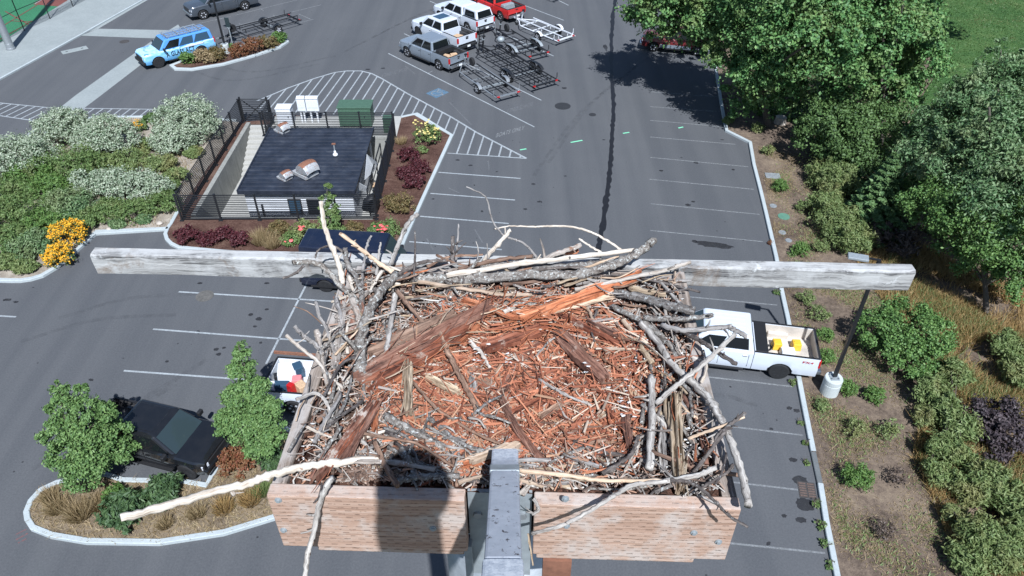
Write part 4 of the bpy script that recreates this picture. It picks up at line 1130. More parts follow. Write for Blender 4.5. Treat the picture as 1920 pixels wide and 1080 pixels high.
v3 = vehicle('pickup_truck', 'white pickup truck with white canopy over its bed', 'pickup', (825, 39), (889, 66), 'car_white', L=5.9, hold='f', bumper='chrome')
d = v3['dims']; xr = d[1]; g = d[7]
MB().hexa([(xr + .02, -.9, 1.28), (g - .06, -.9, 1.28), (g - .06, .9, 1.28), (xr + .02, .9, 1.28), (xr + .25, -.76, 1.95), (g - .06, -.78, 1.95), (g - .06, .78, 1.95), (xr + .25, .76, 1.95)]).build('canopy', M['car_white'], v3, world=False, bevel=.07)
for s in (-1, 1):
    pane(v3, 'canopy_window', [(xr + .28, s * .887, 1.36), (g - .25, s * .887, 1.36), (g - .3, s * .802, 1.82), (xr + .42, s * .802, 1.82)], 'glass_dark', .008)
MB().poly([(xr + .035, -.74, 1.34), (xr + .205, -.66, 1.84), (xr + .205, .66, 1.84), (xr + .035, .74, 1.34)]).build('canopy_rear_window', M['glass_dark'], v3, world=False)
emblem(v3, xr - .026, 1.02, .26, .11)
v4 = vehicle('pickup_truck', 'red pickup truck with silver box in its bed, furthest of the trailer row', 'pickup', (889, 18), (952, 45), 'car_red', L=5.7, hold='f', Ht=1.82, belt=1.12, rail=1.17, bumper='chrome')
cargo_box(v4, 'silver_box', 'silver box in the red pickup bed', v4['dims'][1] + 1.2, 0, .8, (.5, 1.3, .42), 'galv_dull', 0, 'box')
# others
v5 = vehicle('pickup_truck', 'dark grey pickup truck at the top edge above the blue vehicle', 'pickup', (381, 37.5), (464, 19), 'car_grey', L=6.0, wb=3.75)
v6 = vehicle('panel_suv', 'blue wrapped glass company vehicle with roof ladder rack', 'vehicle', (300, 128), (382, 106), 'car_blue', kind='suv', L=5.55, wb=3.34, Ht=1.86, belt=1.18, hood_h=1.1, wr=.41, rim='alloy_dark', wrap='suv_wrap', bumper='plastic_black', hood=1.3, ws=.62, rearrake=.1)
d = v6['dims']; w = d[2]
MB().box((d[0] - .7, 0, 1.175), (.9, 1.0, .02)).build('bonnet_stripe', M['car_blue'], v6, world=False) if False else None
sgn = 1   # camera side is the vehicle's left
decal_text(v6, 'A GLASS ACT', (1.0, w + .014, .66), (-2.2, 0, 0), (0, 0, .36), 'fence_black', 'side_lettering')
pane(v6, 'wave_graphic', [(-.3, w + .008, 1.05), (-1.9, w + .008, 1.02), (-2.05, w + .008, 1.14), (-.6, w + .008, 1.16)], 'white_plastic', .004)
# mountain and circle emblem printed on the rear quarter
qx, qy, qz = -1.86, w - .165, 1.52
rk = MB()
for y in (-.62, .62): rk.bar((.55, y, 1.99), (-2.2, y, 1.99), .05)
for x in (.5, -.4, -1.3, -2.1): rk.bar((x, -.68, 2.0), (x, .68, 2.0), .05)
for x in (.4, -1.0, -2.0):
    for y in (-.62, .62): rk.bar((x, y, 1.82), (x, y, 2.0), .05)
rk.build('roof_rack', M['galv_dull'], v6, world=False)
lad = MB()
for y in (.12, .5): lad.bar((.7, y, 2.07), (-2.5, y, 2.07), .04, .07)
for i in range(11): lad.bar((.5 - i * .28, .12, 2.07), (.5 - i * .28, .5, 2.07), .03)
lo_ = lad.build('ladder', M['galv'], None, world=False); lo_.location = v6.location; lo_.rotation_euler = v6.rotation_euler; tag(lo_, 'metal ladder lying on the blue vehicle roof rack', 'ladder')
v7 = vehicle('old_suv', 'old maroon and silver vehicle in the shade under the large tree', 'vehicle', (1220, 97), (1309, 105.5), 'car_maroon', kind='suv', L=5.3, wb=3.4, Ht=1.8, lower='car_silver', wr=.38, belt=1.12, hood_h=1.05, bumper='chrome')
v8 = vehicle('pickup_truck', 'white pickup truck with yellow boxes in its cream bed beside the nest', 'pickup', (1290, 690), (1456, 711), 'car_white', L=6.75, wb=4.3, Wd=2.03, Ht=2.0, wr=.42, rim='alloy_dark', belt=1.33, rail=1.38, hood_h=1.27, bed=2.62, bed_mat='cream_bed', hold='r', bumper='chrome', front_oh=1.0, spokes=8)
d = v8['dims']; xr = d[1]
decal_text(v8, 'FX4', (xr + .66, d[2] + .012, 1.12), (-.42, 0, 0), (0, 0, .11), 'lamp_red', 'side_lettering') if v8.rotation_euler[2] > 1.5 or v8.rotation_euler[2] < -1.5 else None
tb = MB().box((d[7] - .32, 0, 1.385), (.5, 1.86, .05)).build('tonneau_roll', M['plastic_black'], v8, world=False, bevel=.02)
for i, (x, y) in enumerate(((1.55, .12), (.75, .22))):
    b = cargo_box(v8, 'yellow_case', ('yellow tool case in the white pickup bed nearer the cab', 'yellow tool case in the white pickup bed nearer the tailgate')[i], xr + x, -y, .805, (.38, .42, .34), 'yellow_box', .1, 'tool case')
    MB().bar((-.12, 0, .36), (.12, 0, .36), .05, .04).build('handle', M['yellow_box'], b, world=False)
cargo_box(v8, 'white_bin', 'white lidded bin in the white pickup bed', xr + 1.15, .3, .805, (.6, .4, .32), 'white_plastic', .1, 'bin')
hz_ = MB(); rq = random.Random(4)
hz_.tube(smooth_line([(xr + 2.0 + .25 * math.cos(k), .1 + .2 * math.sin(k * 1.3), .83 + .01 * k) for k in np.linspace(0, 14, 22)], 3), .022, 6)
h_ = hz_.build('coiled_hose', M['rubber_hose'], None, world=False, smooth=True); h_.location = v8.location; h_.rotation_euler = v8.rotation_euler; tag(h_, 'black coiled hose lying in the white pickup bed', 'hose')
v9 = vehicle('pickup_truck', 'glossy black pickup with dark alloy wheels behind the island tree', 'pickup', (355, 899), (255, 873), 'car_black', L=5.05, wb=3.18, Ht=1.78, belt=1.12, rail=1.16, hood_h=1.02, bed=1.35, front_oh=.78, hold='f', rim='alloy_dark', bumper='car_black', ws=.85, hood=1.08, spokes=10, wr=.38)
v10 = vehicle('cargo_van', 'tall black van parked behind the crossarm beside the shrubs', 'van', (740, 556), (612, 548), 'car_navy', kind='van', L=5.8, wb=3.7, Wd=2.0, Ht=2.5, belt=1.3, hood_h=1.12, hood=1.0, ws=.75, hold='r', rim='alloy_dark', bumper='plastic_black', front_oh=.95, wr=.35, rearrake=.08)
v11 = vehicle('pickup_truck', 'white pickup with loaded bed half hidden behind the nest', 'pickup', (690, 790), (556, 779), 'car_white', L=5.8, wb=3.6, hold='r', bed_mat='cabinet_white', bumper='plastic_black')
xr = v11['dims'][1]
cargo_box(v11, 'pink_crate', 'pink crate in the loaded white pickup bed', xr + 1.15, -.1, .8, (.4, .4, .45), 'pink_thing', .2, 'crate')
cargo_box(v11, 'blue_bundle', 'blue grey bundle in the loaded white pickup bed', xr + .6, -.4, .8, (.7, .35, .4), 'glass_blue', .1, 'bundle')
cargo_box(v11, 'white_sack', 'white sack in the loaded white pickup bed', xr + .6, .35, .8, (.8, .8, .5), 'white_plastic', .3, 'sack')
for i_, (x_, y_, s_, mt_, lb_) in enumerate([(.25, -.55, (.3, .35, .5), 'white_plastic', 'white tub at the tailgate of the loaded pickup'), (.3, .1, (.35, .3, .35), 'fence_black', 'black case at the tailgate of the loaded pickup'), (1.0, .5, (.4, .5, .55), 'glass_blue', 'blue tote in the loaded pickup bed'), (1.45, -.45, (.4, .5, .5), 'sack_tan', 'tan bag in the loaded pickup bed'), (1.1, -.6, (.25, .3, .6), 'lamp_red', 'small red can in the loaded pickup bed')]):
    cargo_box(v11, 'bed_item', lb_, xr + x_, y_, .8, s_, mt_, i_ * .3, 'cargo')
bd = MB().bar((xr - .1, .98, 1.5), (xr + 1.8, .98, 1.5), .08, .12).build('side_board', M['rust'], v11, world=False)

# ------------------------------------------------------------------ boat trailers
def trailer(label, hitch, rear, mat, wheels=1, L=None, wid=.95, bunks='bunk', ladder=False, spare=True, rim='alloy', axle=.68, fend=None, guides=True, jackside=1):
    a, b = G(*hitch), G(*rear); h = (a - b).normalized(); L = L or (a - b).length
    o = empty('boat_trailer', (a.x, a.y, 0), math.atan2(h.y, h.x), label=label, cat='boat trailer', group='empty boat trailers')
    m = M[mat]; z = .5; T = 1.7
    f = MB()
    for s in (-1, 1):
        f.tube(smooth_line([(-.35, s * .05, z), (-1.0, s * .3, z), (-T, s * wid * .85, z), (-T - .7, s * wid, z), (-L + .2, s * wid, z), (-L, s * wid, z)], 4), .042, 6)
    f.build('side_rails', m, o, world=False)
    MB().bar((0, 0, z), (-T - .3, 0, z), .09, .11).build('tongue', m, o, world=False)
    MB().box((.05, 0, z + .03), (.24, .1, .12)).build('coupler', M['galv'], o, world=False, bevel=.02)
    n = max(3, int((L - T) / (1.0 if bunks == 'pontoon' else 1.5)))
    for i in range(n + 1):
        x = -T - .25 - (L - T - .35) * i / n
        MB().bar((x, -wid, z - .01), (x, wid, z - .01), .05, .06).build('cross_member', m, o, world=False)
    for s in (-1, 1):
        for k, yy in enumerate((.38, .72) if bunks == 'pontoon' else (.5,)):
            y = s * yy
            MB().bar((-T - .2, y, z + .33), (-L - .1, y, z + .27), .07, .06).build('bunk', M['plastic_black'] if mat != 'cabinet_white' else m, o, world=False)
            for x in (-T - .5, (-T - L) / 2, -L + .3): MB().bar((x, y, z), (x, y, z + .3), .05).build('bunk_bracket', m, o, world=False)
    xs = [-L * axle] if wheels == 1 else [-L * axle + .42, -L * axle - .42]
    for x in xs:
        MB().bar((x, -wid - .2, .34), (x, wid + .2, .34), .07).build('axle', M['galv_dull'], o, world=False)
        for s in (-1, 1): wheel(o, x, s * (wid + .2), .34, .2, rim, 5)
    for s in (-1, 1):
        x0, x1 = max(xs) + .46, min(xs) - .46; rows = []
        for t in np.linspace(0, 1, 9):
            zz = .5 + .27 * math.sin(math.pi * t) ** .5; x = x0 + (x1 - x0) * t
            rows.append([(x, s * (wid + .08), zz), (x, s * (wid + .33), zz)])
        fm = MB().grid(rows); fm.grid([[(p[0][0], p[0][1], p[0][2] - .015), (p[1][0], p[1][1], p[1][2] - .015)] for p in rows])
        fm.build('fender', M[fend or mat], o, world=False)
        MB().box((-L - .03, s * (wid - .12), z + .02), (.06, .22, .1)).build('tail_light', M['lamp_red'], o, world=False)
        if guides: MB().tube([(-L + .25, s * (wid + .02), z), (-L + .25, s * (wid + .12), z + .15), (-L + .22, s * (wid + .1), z + .45)], .03, 6).build('guide_post', m, o, world=False)
    MB().bar((-.95, 0, z), (-1.15, 0, z + .85), .08).build('winch_post', m, o, world=False)
    MB().lathe([(.1, -.09), (.1, .09)], (-1.05, 0, z + .62), 'y', 12).build('winch', M['galv_dull'], o, world=False)
    MB().box((-1.2, 0, z + .9), (.16, .2, .1)).build('bow_stop', M['plastic_black'], o, world=False)
    MB().tube([(-.5, jackside * .16, .12), (-.5, jackside * .16, z + .55)], .035, 8).build('jack', M['galv'], o, world=False)
    MB().lathe([(.12, -.04), (.12, .04)], (-.5, jackside * .16, .12), 'y', 12).build('jack_wheel', M['tyre'], o, world=False)
    MB().bar((-L, -wid, z), (-L, wid, z), .08).build('rear_bar', m, o, world=False)
    if spare:
        t = MB().lathe([(.16, -.09), (.28, -.1), (.32, -.05), (.32, .05), (.28, .1), (.16, .09)], (-1.5, -.34, z + .38), 'y', 20).build('spare_wheel', M['tyre'], o, world=False)
        MB().lathe([(.17, -.06), (.17, .06), (0, .07)], (-1.5, -.34, z + .38), 'y', 14).build('spare_rim', M[rim], t, world=False)
    if ladder:
        for s in (-1, 1): MB().bar((-.75, s * .2, z), (-.95, s * .2, z + 1.5), .06).build('ladder_rail', m, o, world=False)
        for i in range(5): MB().bar((-.79 - .035 * i, -.2, z + .3 + .26 * i), (-.79 - .035 * i, .2, z + .3 + .26 * i), .05).build('rung', m, o, world=False)
    return o
trailer('galvanised silver boat trailer behind the silver blue pickup', (860, 126), (953, 190), 'galv', 1)
trailer('long black tandem pontoon trailer with ladder at its front', (893, 92), (1022, 169), 'black_steel', 2, wid=1.1, bunks='pontoon', ladder=True, spare=False)
trailer('grey black tandem boat trailer with round buoy at its tongue', (926, 63), (1010, 114), 'black_steel', 2, fend='galv_dull', spare=True)
trailer('white boat trailer behind the red pickup', (964, 43), (1060, 83), 'cabinet_white', 1, spare=False, rim='alloy')
trailer('black boat trailer behind the blue wrapped vehicle', (412, 84), (553, 44), 'black_steel', 1, rim='alloy')
trailer('galvanised trailer cut by the top edge of the picture', (930, -40), (1052, 2), 'galv', 1)
c = G(939, 80, .5); o = MB().lathe([(.02, 0), (.2, .04), (.3, .2), (.3, .34), (.2, .46), (.02, .5)], (0, 0, 0), n=18).build('round_buoy', M['galv_dull'], None, world=False, smooth=True); o.location = c; tag(o, 'round grey buoy resting on the tandem trailer tongue', 'buoy')
# ------------------------------------------------------------------ plants
def leaf_mesh(name, C, N, size, mat, parent, rng, aspect=1.6, jitter=.9, off=(0, 0, 0), fold=.25):
    """C: leaf positions, N: outward directions; each leaf is a small folded blade (two triangles)"""
    n = len(C)
    N = N + rng.normal(0, jitter, (n, 3)); N[:, 2] += .35
    N /= np.linalg.norm(N, axis=1, keepdims=True)
    T = rng.normal(0, 1, (n, 3)); T -= N * (T * N).sum(1, keepdims=True); T /= np.linalg.norm(T, axis=1, keepdims=True)
    B = np.cross(N, T)
    s = size * rng.uniform(.6, 1.35, (n, 1)); L = s * aspect / 2; w = s / 2
    V = np.empty((n, 4, 3))
    V[:, 0] = C - T * L; V[:, 1] = C + B * w + N * s * fold; V[:, 2] = C + T * L; V[:, 3] = C - B * w + N * s * fold
    V -= np.array(off)
    me = bpy.data.meshes.new(name)
    me.vertices.add(n * 4); me.vertices.foreach_set('co', V.ravel())
    idx = (np.arange(n)[:, None] * 4 + np.array([0, 1, 2, 0, 2, 3])).ravel()
    me.loops.add(n * 6); me.loops.foreach_set('vertex_index', idx)
    me.polygons.add(n * 2); me.polygons.foreach_set('loop_start', np.arange(n * 2) * 3); me.polygons.foreach_set('loop_total', np.full(n * 2, 3))
    me.update(calc_edges=True); me.materials.append(mat)
    return link(name, me, parent)
def blob_points(blobs, n, rng, clumps=40, spread=.28, shell=.55, stray=.05):
    """points gathered in clumps through the outer volume of ellipsoid blobs"""
    B = np.array(blobs, float); vol = (B[:, 3] * B[:, 4] * B[:, 5]) ** .66; p = vol / vol.sum()
    k = rng.choice(len(B), clumps, p=p)
    d = rng.normal(0, 1, (clumps, 3)); d[:, 2] = np.abs(d[:, 2]) * 1.0 - .35 * (rng.random(clumps) < .45); d /= np.linalg.norm(d, axis=1, keepdims=True)
    r = shell + (1 - shell) * rng.random((clumps, 1)) ** .5
    cc = B[k, :3] + d * r * B[k, 3:6]
    cs = spread * B[k, 3:6].mean(1) * rng.uniform(.6, 1.4, clumps)
    j = rng.integers(0, clumps, n)
    g = rng.normal(0, 1, (n, 3)) + .45 * d[j] + np.array([0, -.1, .35])
    q = np.linalg.norm(g, axis=1, keepdims=True) + 1e-6
    P = cc[j] + g * (cs[j] * .55)[:, None] * np.array([1, 1, .7])
    N = g / q * .8 + d[j] * .3
    m = int(n * stray)                                   # stray leaves between the clumps
    i = rng.choice(len(B), m, p=p); dd = rng.normal(0, 1, (m, 3)); dd /= np.linalg.norm(dd, axis=1, keepdims=True)
    P[:m] = B[i, :3] + dd * B[i, 3:6] * (.55 + .5 * rng.random((m, 1))); N[:m] = dd
    return P, N
def twigs(mb, base, blobs, r0, rng, n=7):
    for b in [blobs[i] for i in rng.choice(len(blobs), min(n, len(blobs)), replace=False)]:
        e = Vector((b[0], b[1], b[2])); m = Vector(base).lerp(e, .5) + Vector((rng.uniform(-.2, .2), rng.uniform(-.2, .2), .15))
        mb.tube(smooth_line([tuple(base), tuple(m), tuple(e)], 4), [r0 * (1 - .085 * i) for i in range(9)], 6)
def tree(name, label, base_px, blobs_px, mat, n, leaf, seed, cat='tree', trunk_r=.16, group=None, clumps=60, spread=.28, aspect=1.5, shell=.55, z0=.08, squash=.85, stray=.05, spurs=0):
    """blobs_px: (px, py, height, radius): crown lobes where the photo shows them"""
    rng = np.random.default_rng(seed)
    b = G(*base_px, z0); o = empty(name, b, label=label, cat=cat, group=group)
    bl = []
    for px, py, h, r in blobs_px:
        p = G(px, py, h); bl.append((p.x, p.y, p.z, r, r, r * squash))
    for _ in range(spurs):                        # leading shoots that break the outline
        q = bl[rng.integers(0, len(blobs_px))]; d_ = rng.normal(0, 1, 3); d_[2] = abs(d_[2]) * .8 + .1; d_ /= np.linalg.norm(d_); k_ = q[3] * rng.uniform(.16, .3)
        bl.append((q[0] + d_[0] * q[3] * 1.02, q[1] + d_[1] * q[3] * 1.02, q[2] + d_[2] * q[3] * .98, k_, k_, k_ * 1.6))
    P, N = blob_points(bl, n, rng, clumps, spread, shell, stray)
    ok = P[:, 2] > z0 + .05; P, N = P[ok], N[ok]
    leaf_mesh('crown', P, N, leaf, M[mat], o, rng, aspect, off=b)
    mb = MB(); top = max(bl, key=lambda q: q[2]); cz = sum(q[2] for q in bl) / len(bl)
    mid = Vector((b.x + (top[0] - b.x) * .3, b.y + (top[1] - b.y) * .3, max(.5, cz * .5)))
    mb.tube(smooth_line([tuple(b - Vector((0, 0, .1))), tuple(mid), (top[0], top[1], top[2])], 5), [trunk_r * (1 - .08 * i) for i in range(11)], 8)
    twigs(mb, mid, bl, trunk_r * .5, rng, 9)
    mb.build('trunk', M['bark'], o)
    return o
def shrub(name, label, px, py, r_px, mat, n, leaf, seed, cat='shrub', group=None, h=.8, wide=1.0, aspect=1.5, flowers=None, loose=.25, z0=.09, deep=None, clumps=None, shell=.35):
    """mound: px,py is the middle of the mound as seen; r_px half its width"""
    rng = np.random.default_rng(seed)
    c = G(px, py, z0); r = r_px / ppm(c); hh = r * h * 1.0
    c = G(px, py, z0 + hh * .5); base = Vector((c.x, c.y, z0))
    o = empty(name, base, label=label, cat=cat, group=group)
    bl = [(c.x, c.y, z0 + hh * .35, r * wide * .82, (deep or r) * .82, hh * .75)]
    for k in range(6):
        a = rng.uniform(0, 6.28); q = rng.uniform(.3, .62)
        bl.append((c.x + math.cos(a) * r * wide * q, c.y + math.sin(a) * (deep or r) * q, z0 + hh * rng.uniform(.3, .6), r * wide * .45, (deep or r) * .45, hh * .5))
    P, N = blob_points(bl, n, rng, clumps or max(24, n // 40), loose, shell)
    ok = P[:, 2] > z0 + .02; P, N = P[ok], N[ok]
    leaf_mesh('foliage', P, N, leaf, M[mat], o, rng, aspect, off=base)
    mb = MB(); twigs(mb, base, bl, max(.012, r * .03), rng, 7); mb.build('stems', M['bark'], o)
    if flowers:
        fm, fn, fs = flowers; i = np.argsort(-(P[:, 2] + rng.uniform(0, hh * .5, len(P)) - (P[:, 1] - c.y) * .35))[:max(fn + 40, int(fn * 1.4))]; i = rng.choice(i, min(fn, len(i)), replace=False)
        Q = P[i] + np.array([0, 0, leaf * .6])
        if fn > 60:
            fl_ = leaf_mesh('flowers', Q, np.tile([0, -.4, 1.0], (len(Q), 1)), fs, M[fm], o, rng, 1.0, .4, base); fl_['kind'] = 'stuff'
        else:
            bloom = None
            for q in Q:                       # each bloom: a little cup of petals
                if bloom is None:
                    a_ = np.arange(7) * .9; c_ = np.stack([np.cos(a_) * fs * .3, np.sin(a_) * fs * .3, np.zeros(7)], 1)
                    bloom = leaf_mesh('bloom', c_, np.stack([np.cos(a_), np.sin(a_), np.full(7, 1.2)], 1), fs * .7, M[fm], o, rng, 1.0, .25); b_ = bloom
                else:
                    b_ = bloom.copy(); COL.objects.link(b_)
                b_.location = Vector(q) - base; b_.rotation_euler = (rng.uniform(-.4, .4), rng.uniform(-.4, .4), rng.uniform(0, 6)); b_.scale = (rng.uniform(.7, 1.2),) * 3
    return o
def spikes(name, label, px, py, r_px, mat, n, length, seed, cat='grass clump', group=None, lean=.5, wid=.02, z0=.09, top_off=0):
    """clump of blades rising from a tuft"""
    rng = np.random.default_rng(seed); c = G(px, py, z0); r = r_px / ppm(c)
    a = rng.uniform(0, 2 * np.pi, n); q = np.sqrt(rng.random(n)) * r
    base = np.stack([c.x + np.cos(a) * q * .6, c.y + np.sin(a) * q * .6, np.full(n, z0)], 1)
    ln = length * rng.uniform(.5, 1.2, n)
    d = np.stack([np.cos(a) * lean * q / r + rng.normal(0, .18, n), np.sin(a) * lean * q / r + rng.normal(0, .18, n), np.ones(n)], 1); d /= np.linalg.norm(d, axis=1, keepdims=True)
    tip = base + d * ln[:, None]; s = rng.normal(0, 1, (n, 3)); s[:, 2] = 0; s /= np.linalg.norm(s, axis=1, keepdims=True)
    V = np.stack([base - s * wid, base + s * wid, tip + s * wid * .3], 1) - np.array([c.x, c.y, z0])
    me = bpy.data.meshes.new(name); me.from_pydata(V.reshape(-1, 3).tolist(), [], [(3 * i, 3 * i + 1, 3 * i + 2) for i in range(n)]); me.materials.append(M[mat])
    o = link(name, me); o.location = c
    return tag(o, label, cat, group)
def blades(name, label, outline_px, n, length, mat, seed, z0=.07, wid=.015, cat='grass', holes=(), patchy=.0, lean=.35):
    """uncountable grass over an outline"""
    rng = np.random.default_rng(seed); P = np.array([[p.x, p.y] for p in W(outline_px)]); lo, hi = P.min(0), P.max(0)
    pts = np.empty((0, 2))
    while len(pts) < n:
        q = rng.uniform(lo, hi, (n * 3, 2)); ins = np.zeros(len(q), bool)
        for i in range(len(P)):
            a, b = P[i], P[(i + 1) % len(P)]
            t = ((a[1] > q[:, 1]) != (b[1] > q[:, 1])) & (q[:, 0] < (b[0] - a[0]) * (q[:, 1] - a[1]) / (b[1] - a[1] + 1e-12) + a[0]); ins ^= t
        if patchy: ins &= (np.sin(q[:, 0] * 1.7 + np.sin(q[:, 1] * .9) * 2) + np.sin(q[:, 1] * 1.3 + q[:, 0] * .6) + rng.normal(0, .7, len(q))) > patchy
        pts = np.concatenate([pts, q[ins]])
    pts = pts[:n]
    base = np.c_[pts, np.full(n, z0)]; d = np.c_[rng.normal(0, lean, (n, 2)), np.ones(n)]; tip = base + d * (length * rng.uniform(.4, 1.3, (n, 1)))
    s = rng.normal(0, 1, (n, 3)); s[:, 2] = 0; s *= wid / np.linalg.norm(s, axis=1, keepdims=True)
    V = np.stack([base - s, base + s, tip], 1).reshape(-1, 3)
    me = bpy.data.meshes.new(name); me.vertices.add(n * 3); me.vertices.foreach_set('co', V.ravel()); me.loops.add(n * 3); me.loops.foreach_set('vertex_index', np.arange(n * 3))
    me.polygons.add(n); me.polygons.foreach_set('loop_start', np.arange(n) * 3); me.polygons.foreach_set('loop_total', np.full(n, 3)); me.update(calc_edges=True); me.materials.append(M[mat])
    return tag(link(name, me), label, cat, kind='stuff')

# --- trees along the right side
GT = 'large trees beside the car park'
tree('maple_tree', 'large maple overhanging the maroon vehicle at the car park edge', (1390, 165), [(1235, 38, 5, 2.0), (1290, 60, 4.2, 1.6), (1330, 35, 6, 2.4), (1222, 5, 6.2, 2.0), (1290, -20, 7.5, 2.6), (1265, 25, 6.2, 2.2), (1310, 72, 3.6, 1.1), (1340, 60, 4.2, 1.5), (1250, 40, 3.4, 1.2), (1300, 42, 3.4, 1.2), (1222, 28, 3.4, 1.0), (1335, 40, 3.5, 1.2)], 'leaf_maple', 40000, .135, 1, trunk_r=.22, group=GT, clumps=330, spread=.2)
tree('maple_tree', 'tall dense maple standing at the kerb bend', (1440, 235), [(1420, 50, 6.5, 2.8), (1395, 120, 4.6, 2.0), (1440, 140, 4.0, 2.2), (1500, 70, 7, 2.8), (1550, 140, 5, 2.4), (1400, 175, 2.6, 1.6), (1440, 190, 2.2, 1.5), (1385, 70, 5, 2.0), (1470, -10, 9, 2.8), (1480, 185, 2.2, 1.4), (1390, 205, 1.2, 1.0)], 'leaf_maple', 52000, .135, 2, trunk_r=.26, group=GT, clumps=380, spread=.19, spurs=24)
tree('maple_tree', 'broad maple in front of the park lawn', (1650, 270), [(1610, 45, 7.5, 2.8), (1670, 105, 6, 2.7), (1640, 160, 4, 2.3), (1715, 135, 4.6, 1.9), (1570, 5, 8.5, 3.0), (1590, 190, 3, 1.9), (1690, 60, 6.4, 2.2), (1690, 180, 3, 1.4), (1740, 110, 4.6, 1.2)], 'leaf_maple', 44000, .135, 3, trunk_r=.24, group=GT, clumps=310, spread=.19, spurs=24)
tree('park_tree', 'thick trunked tree at the top edge on the lawn', (1745, 52), [(1750, -70, 8, 3.0), (1690, -40, 8, 2.6), (1820, -75, 8, 2.6), (1880, -100, 8, 3.0), (1720, 0, 5, 1.2)], 'leaf_maple', 12000, .24, 4, trunk_r=.42, group=GT, clumps=100)
tree('understory_tree', 'dark ivy covered low tree below the broad maple', (1570, 330), [(1545, 235, 2.4, 1.6), (1590, 250, 2.6, 1.7), (1640, 240, 2.4, 1.7), (1515, 265, 1.4, 1.1), (1600, 290, 1.6, 1.5), (1550, 280, 1.4, 1.3)], 'leaf_dark', 26000, .10, 5, trunk_r=.12, clumps=240, spread=.2)
tree('willow_tree', 'large grey green willow at the right edge beside the lawn', (1850, 480), [(1810, 235, 5, 2.2), (1870, 195, 6, 2.2), (1905, 290, 6, 2.6), (1765, 310, 4.2, 2.0), (1840, 330, 5, 2.4), (1735, 275, 3.6, 1.4), (1910, 400, 5, 2.4), (1905, 150, 6.5, 1.8), (1780, 250, 4, 1.6)], 'leaf_willow', 90000, .075, 6, trunk_r=.24, clumps=520, aspect=2.6, spread=.17, stray=.10, spurs=40)
tree('alder_tree', 'dense green alder at the right edge below the willow', (1850, 590), [(1760, 390, 3.4, 1.6), (1830, 415, 4, 1.9), (1890, 460, 3.6, 1.8), (1785, 440, 2.4, 1.2), (1840, 485, 2.2, 1.2), (1905, 520, 2.2, 1.2), (1725, 370, 2.2, 1.1)], 'leaf_alder', 60000, .08, 7, trunk_r=.16, clumps=380, spread=.18)
def fir(label, base_px, hgt, rad, n, seed, mat='leaf_fir'):
    rng = np.random.default_rng(seed); b = G(*base_px, .06); o = empty('fir_sapling', b, label=label, cat='tree')
    t = rng.random(n) ** 1.4 * .97; nb = 16; lev = np.floor(t * nb) / nb; a = rng.integers(0, 9, n) * .698 + lev * 7.3 + rng.normal(0, .10, n)
    q = rng.random(n) ** .6; rr_ = rad * (1 - lev) * q
    P = np.stack([b.x + np.cos(a) * rr_, b.y + np.sin(a) * rr_, b.z + .15 + lev * hgt + .1 * hgt / nb * rng.normal(0, 1, n) - .25 * rr_ * .6 + .1], 1)
    N = np.stack([np.cos(a) * .3, np.sin(a) * .3, np.ones(n)], 1)
    leaf_mesh('crown', P, N, .11, M[mat], o, rng, 2.4, .45, b, .1); MB().tube([b, b + Vector((0, 0, hgt))], [.09, .015], 8).build('trunk', M['bark'], o); return o
fir('young fir with layered light green branches on the slope', (1628, 432), 4.6, 2.0, 22000, 8)
fir('smaller young fir behind the stump on the slope', (1580, 330), 2.6, 1.2, 6000, 18)
tree('alder_bush', 'round green alder bush behind the lamp post', (1690, 690), [(1650, 620, 1.1, 1.0), (1700, 610, 1.4, 1.2), (1745, 630, 1.2, 1.0), (1690, 655, .9, 1.0), (1730, 670, .7, .8), (1640, 640, .7, .6), (1700, 690, .5, .7)], 'leaf_alder', 20000, .07, 9, 'bush', trunk_r=.05, clumps=260, spread=.2)
GO = 'olive bushes down the right slope'
for i, (lab, bl) in enumerate([
    ('olive brown bush under the young fir', [(1570, 415, .8, 1.0), (1548, 385, .7, .8), (1600, 450, .7, .9)]),
    ('brownish bush beside the fir and stump', [(1545, 330, .6, .9), (1570, 345, .8, .9)]),
    ('tall olive bush above the row of small shrubs', [(1745, 735, .8, .55), (1770, 765, .7, .5), (1738, 785, .4, .45)]),
    ('tall olive bush beside the purple brown bush', [(1795, 700, .8, .55), (1800, 800, .8, .6), (1770, 845, .7, .6), (1760, 890, .45, .5), (1800, 860, .5, .45)]),
    ('green olive bush at the lower right edge', [(1850, 900, .7, .6), (1885, 935, .7, .55), (1815, 925, .5, .5)]),
    ('broad olive bush in the lower right corner', [(1835, 1000, .8, .6), (1880, 1045, .7, .6), (1815, 1050, .5, .55), (1790, 965, .4, .4)]),
    ('yellowish bush at the right edge above the purple brown bush', [(1890, 650, .8, .6), (1910, 700, .8, .6)]),
    ('low olive bush in the bottom right behind the broad one', [(1910, 960, .6, .6), (1912, 1010, .6, .6)])]):
    tree('olive_bush', lab, (bl[0][0], bl[0][1] + 25), bl, 'leaf_olive', 20000 if i < 2 else 11000, .05, 40 + i, 'bush', trunk_r=.03, group=GO, clumps=130, aspect=3.4, spread=.34, stray=.38, spurs=14)
tree('purple_bush', 'dark purple brown bush at the right edge', (1875, 830), [(1865, 780, .9, .8), (1880, 815, .7, .8), (1860, 840, .4, .6)], 'leaf_purple', 6000, .085, 50, 'bush', trunk_r=.04, clumps=60)
tree('dead_thicket', 'grey brown leafless thicket below the alder', (1680, 410), [(1690, 405, .8, .9), (1665, 440, .6, .9), (1690, 460, .5, .8)], 'leaf_brown', 3500, .08, 51, 'bush', trunk_r=.03, clumps=50, aspect=3.5)
GS = 'small shrubs planted on the slope'
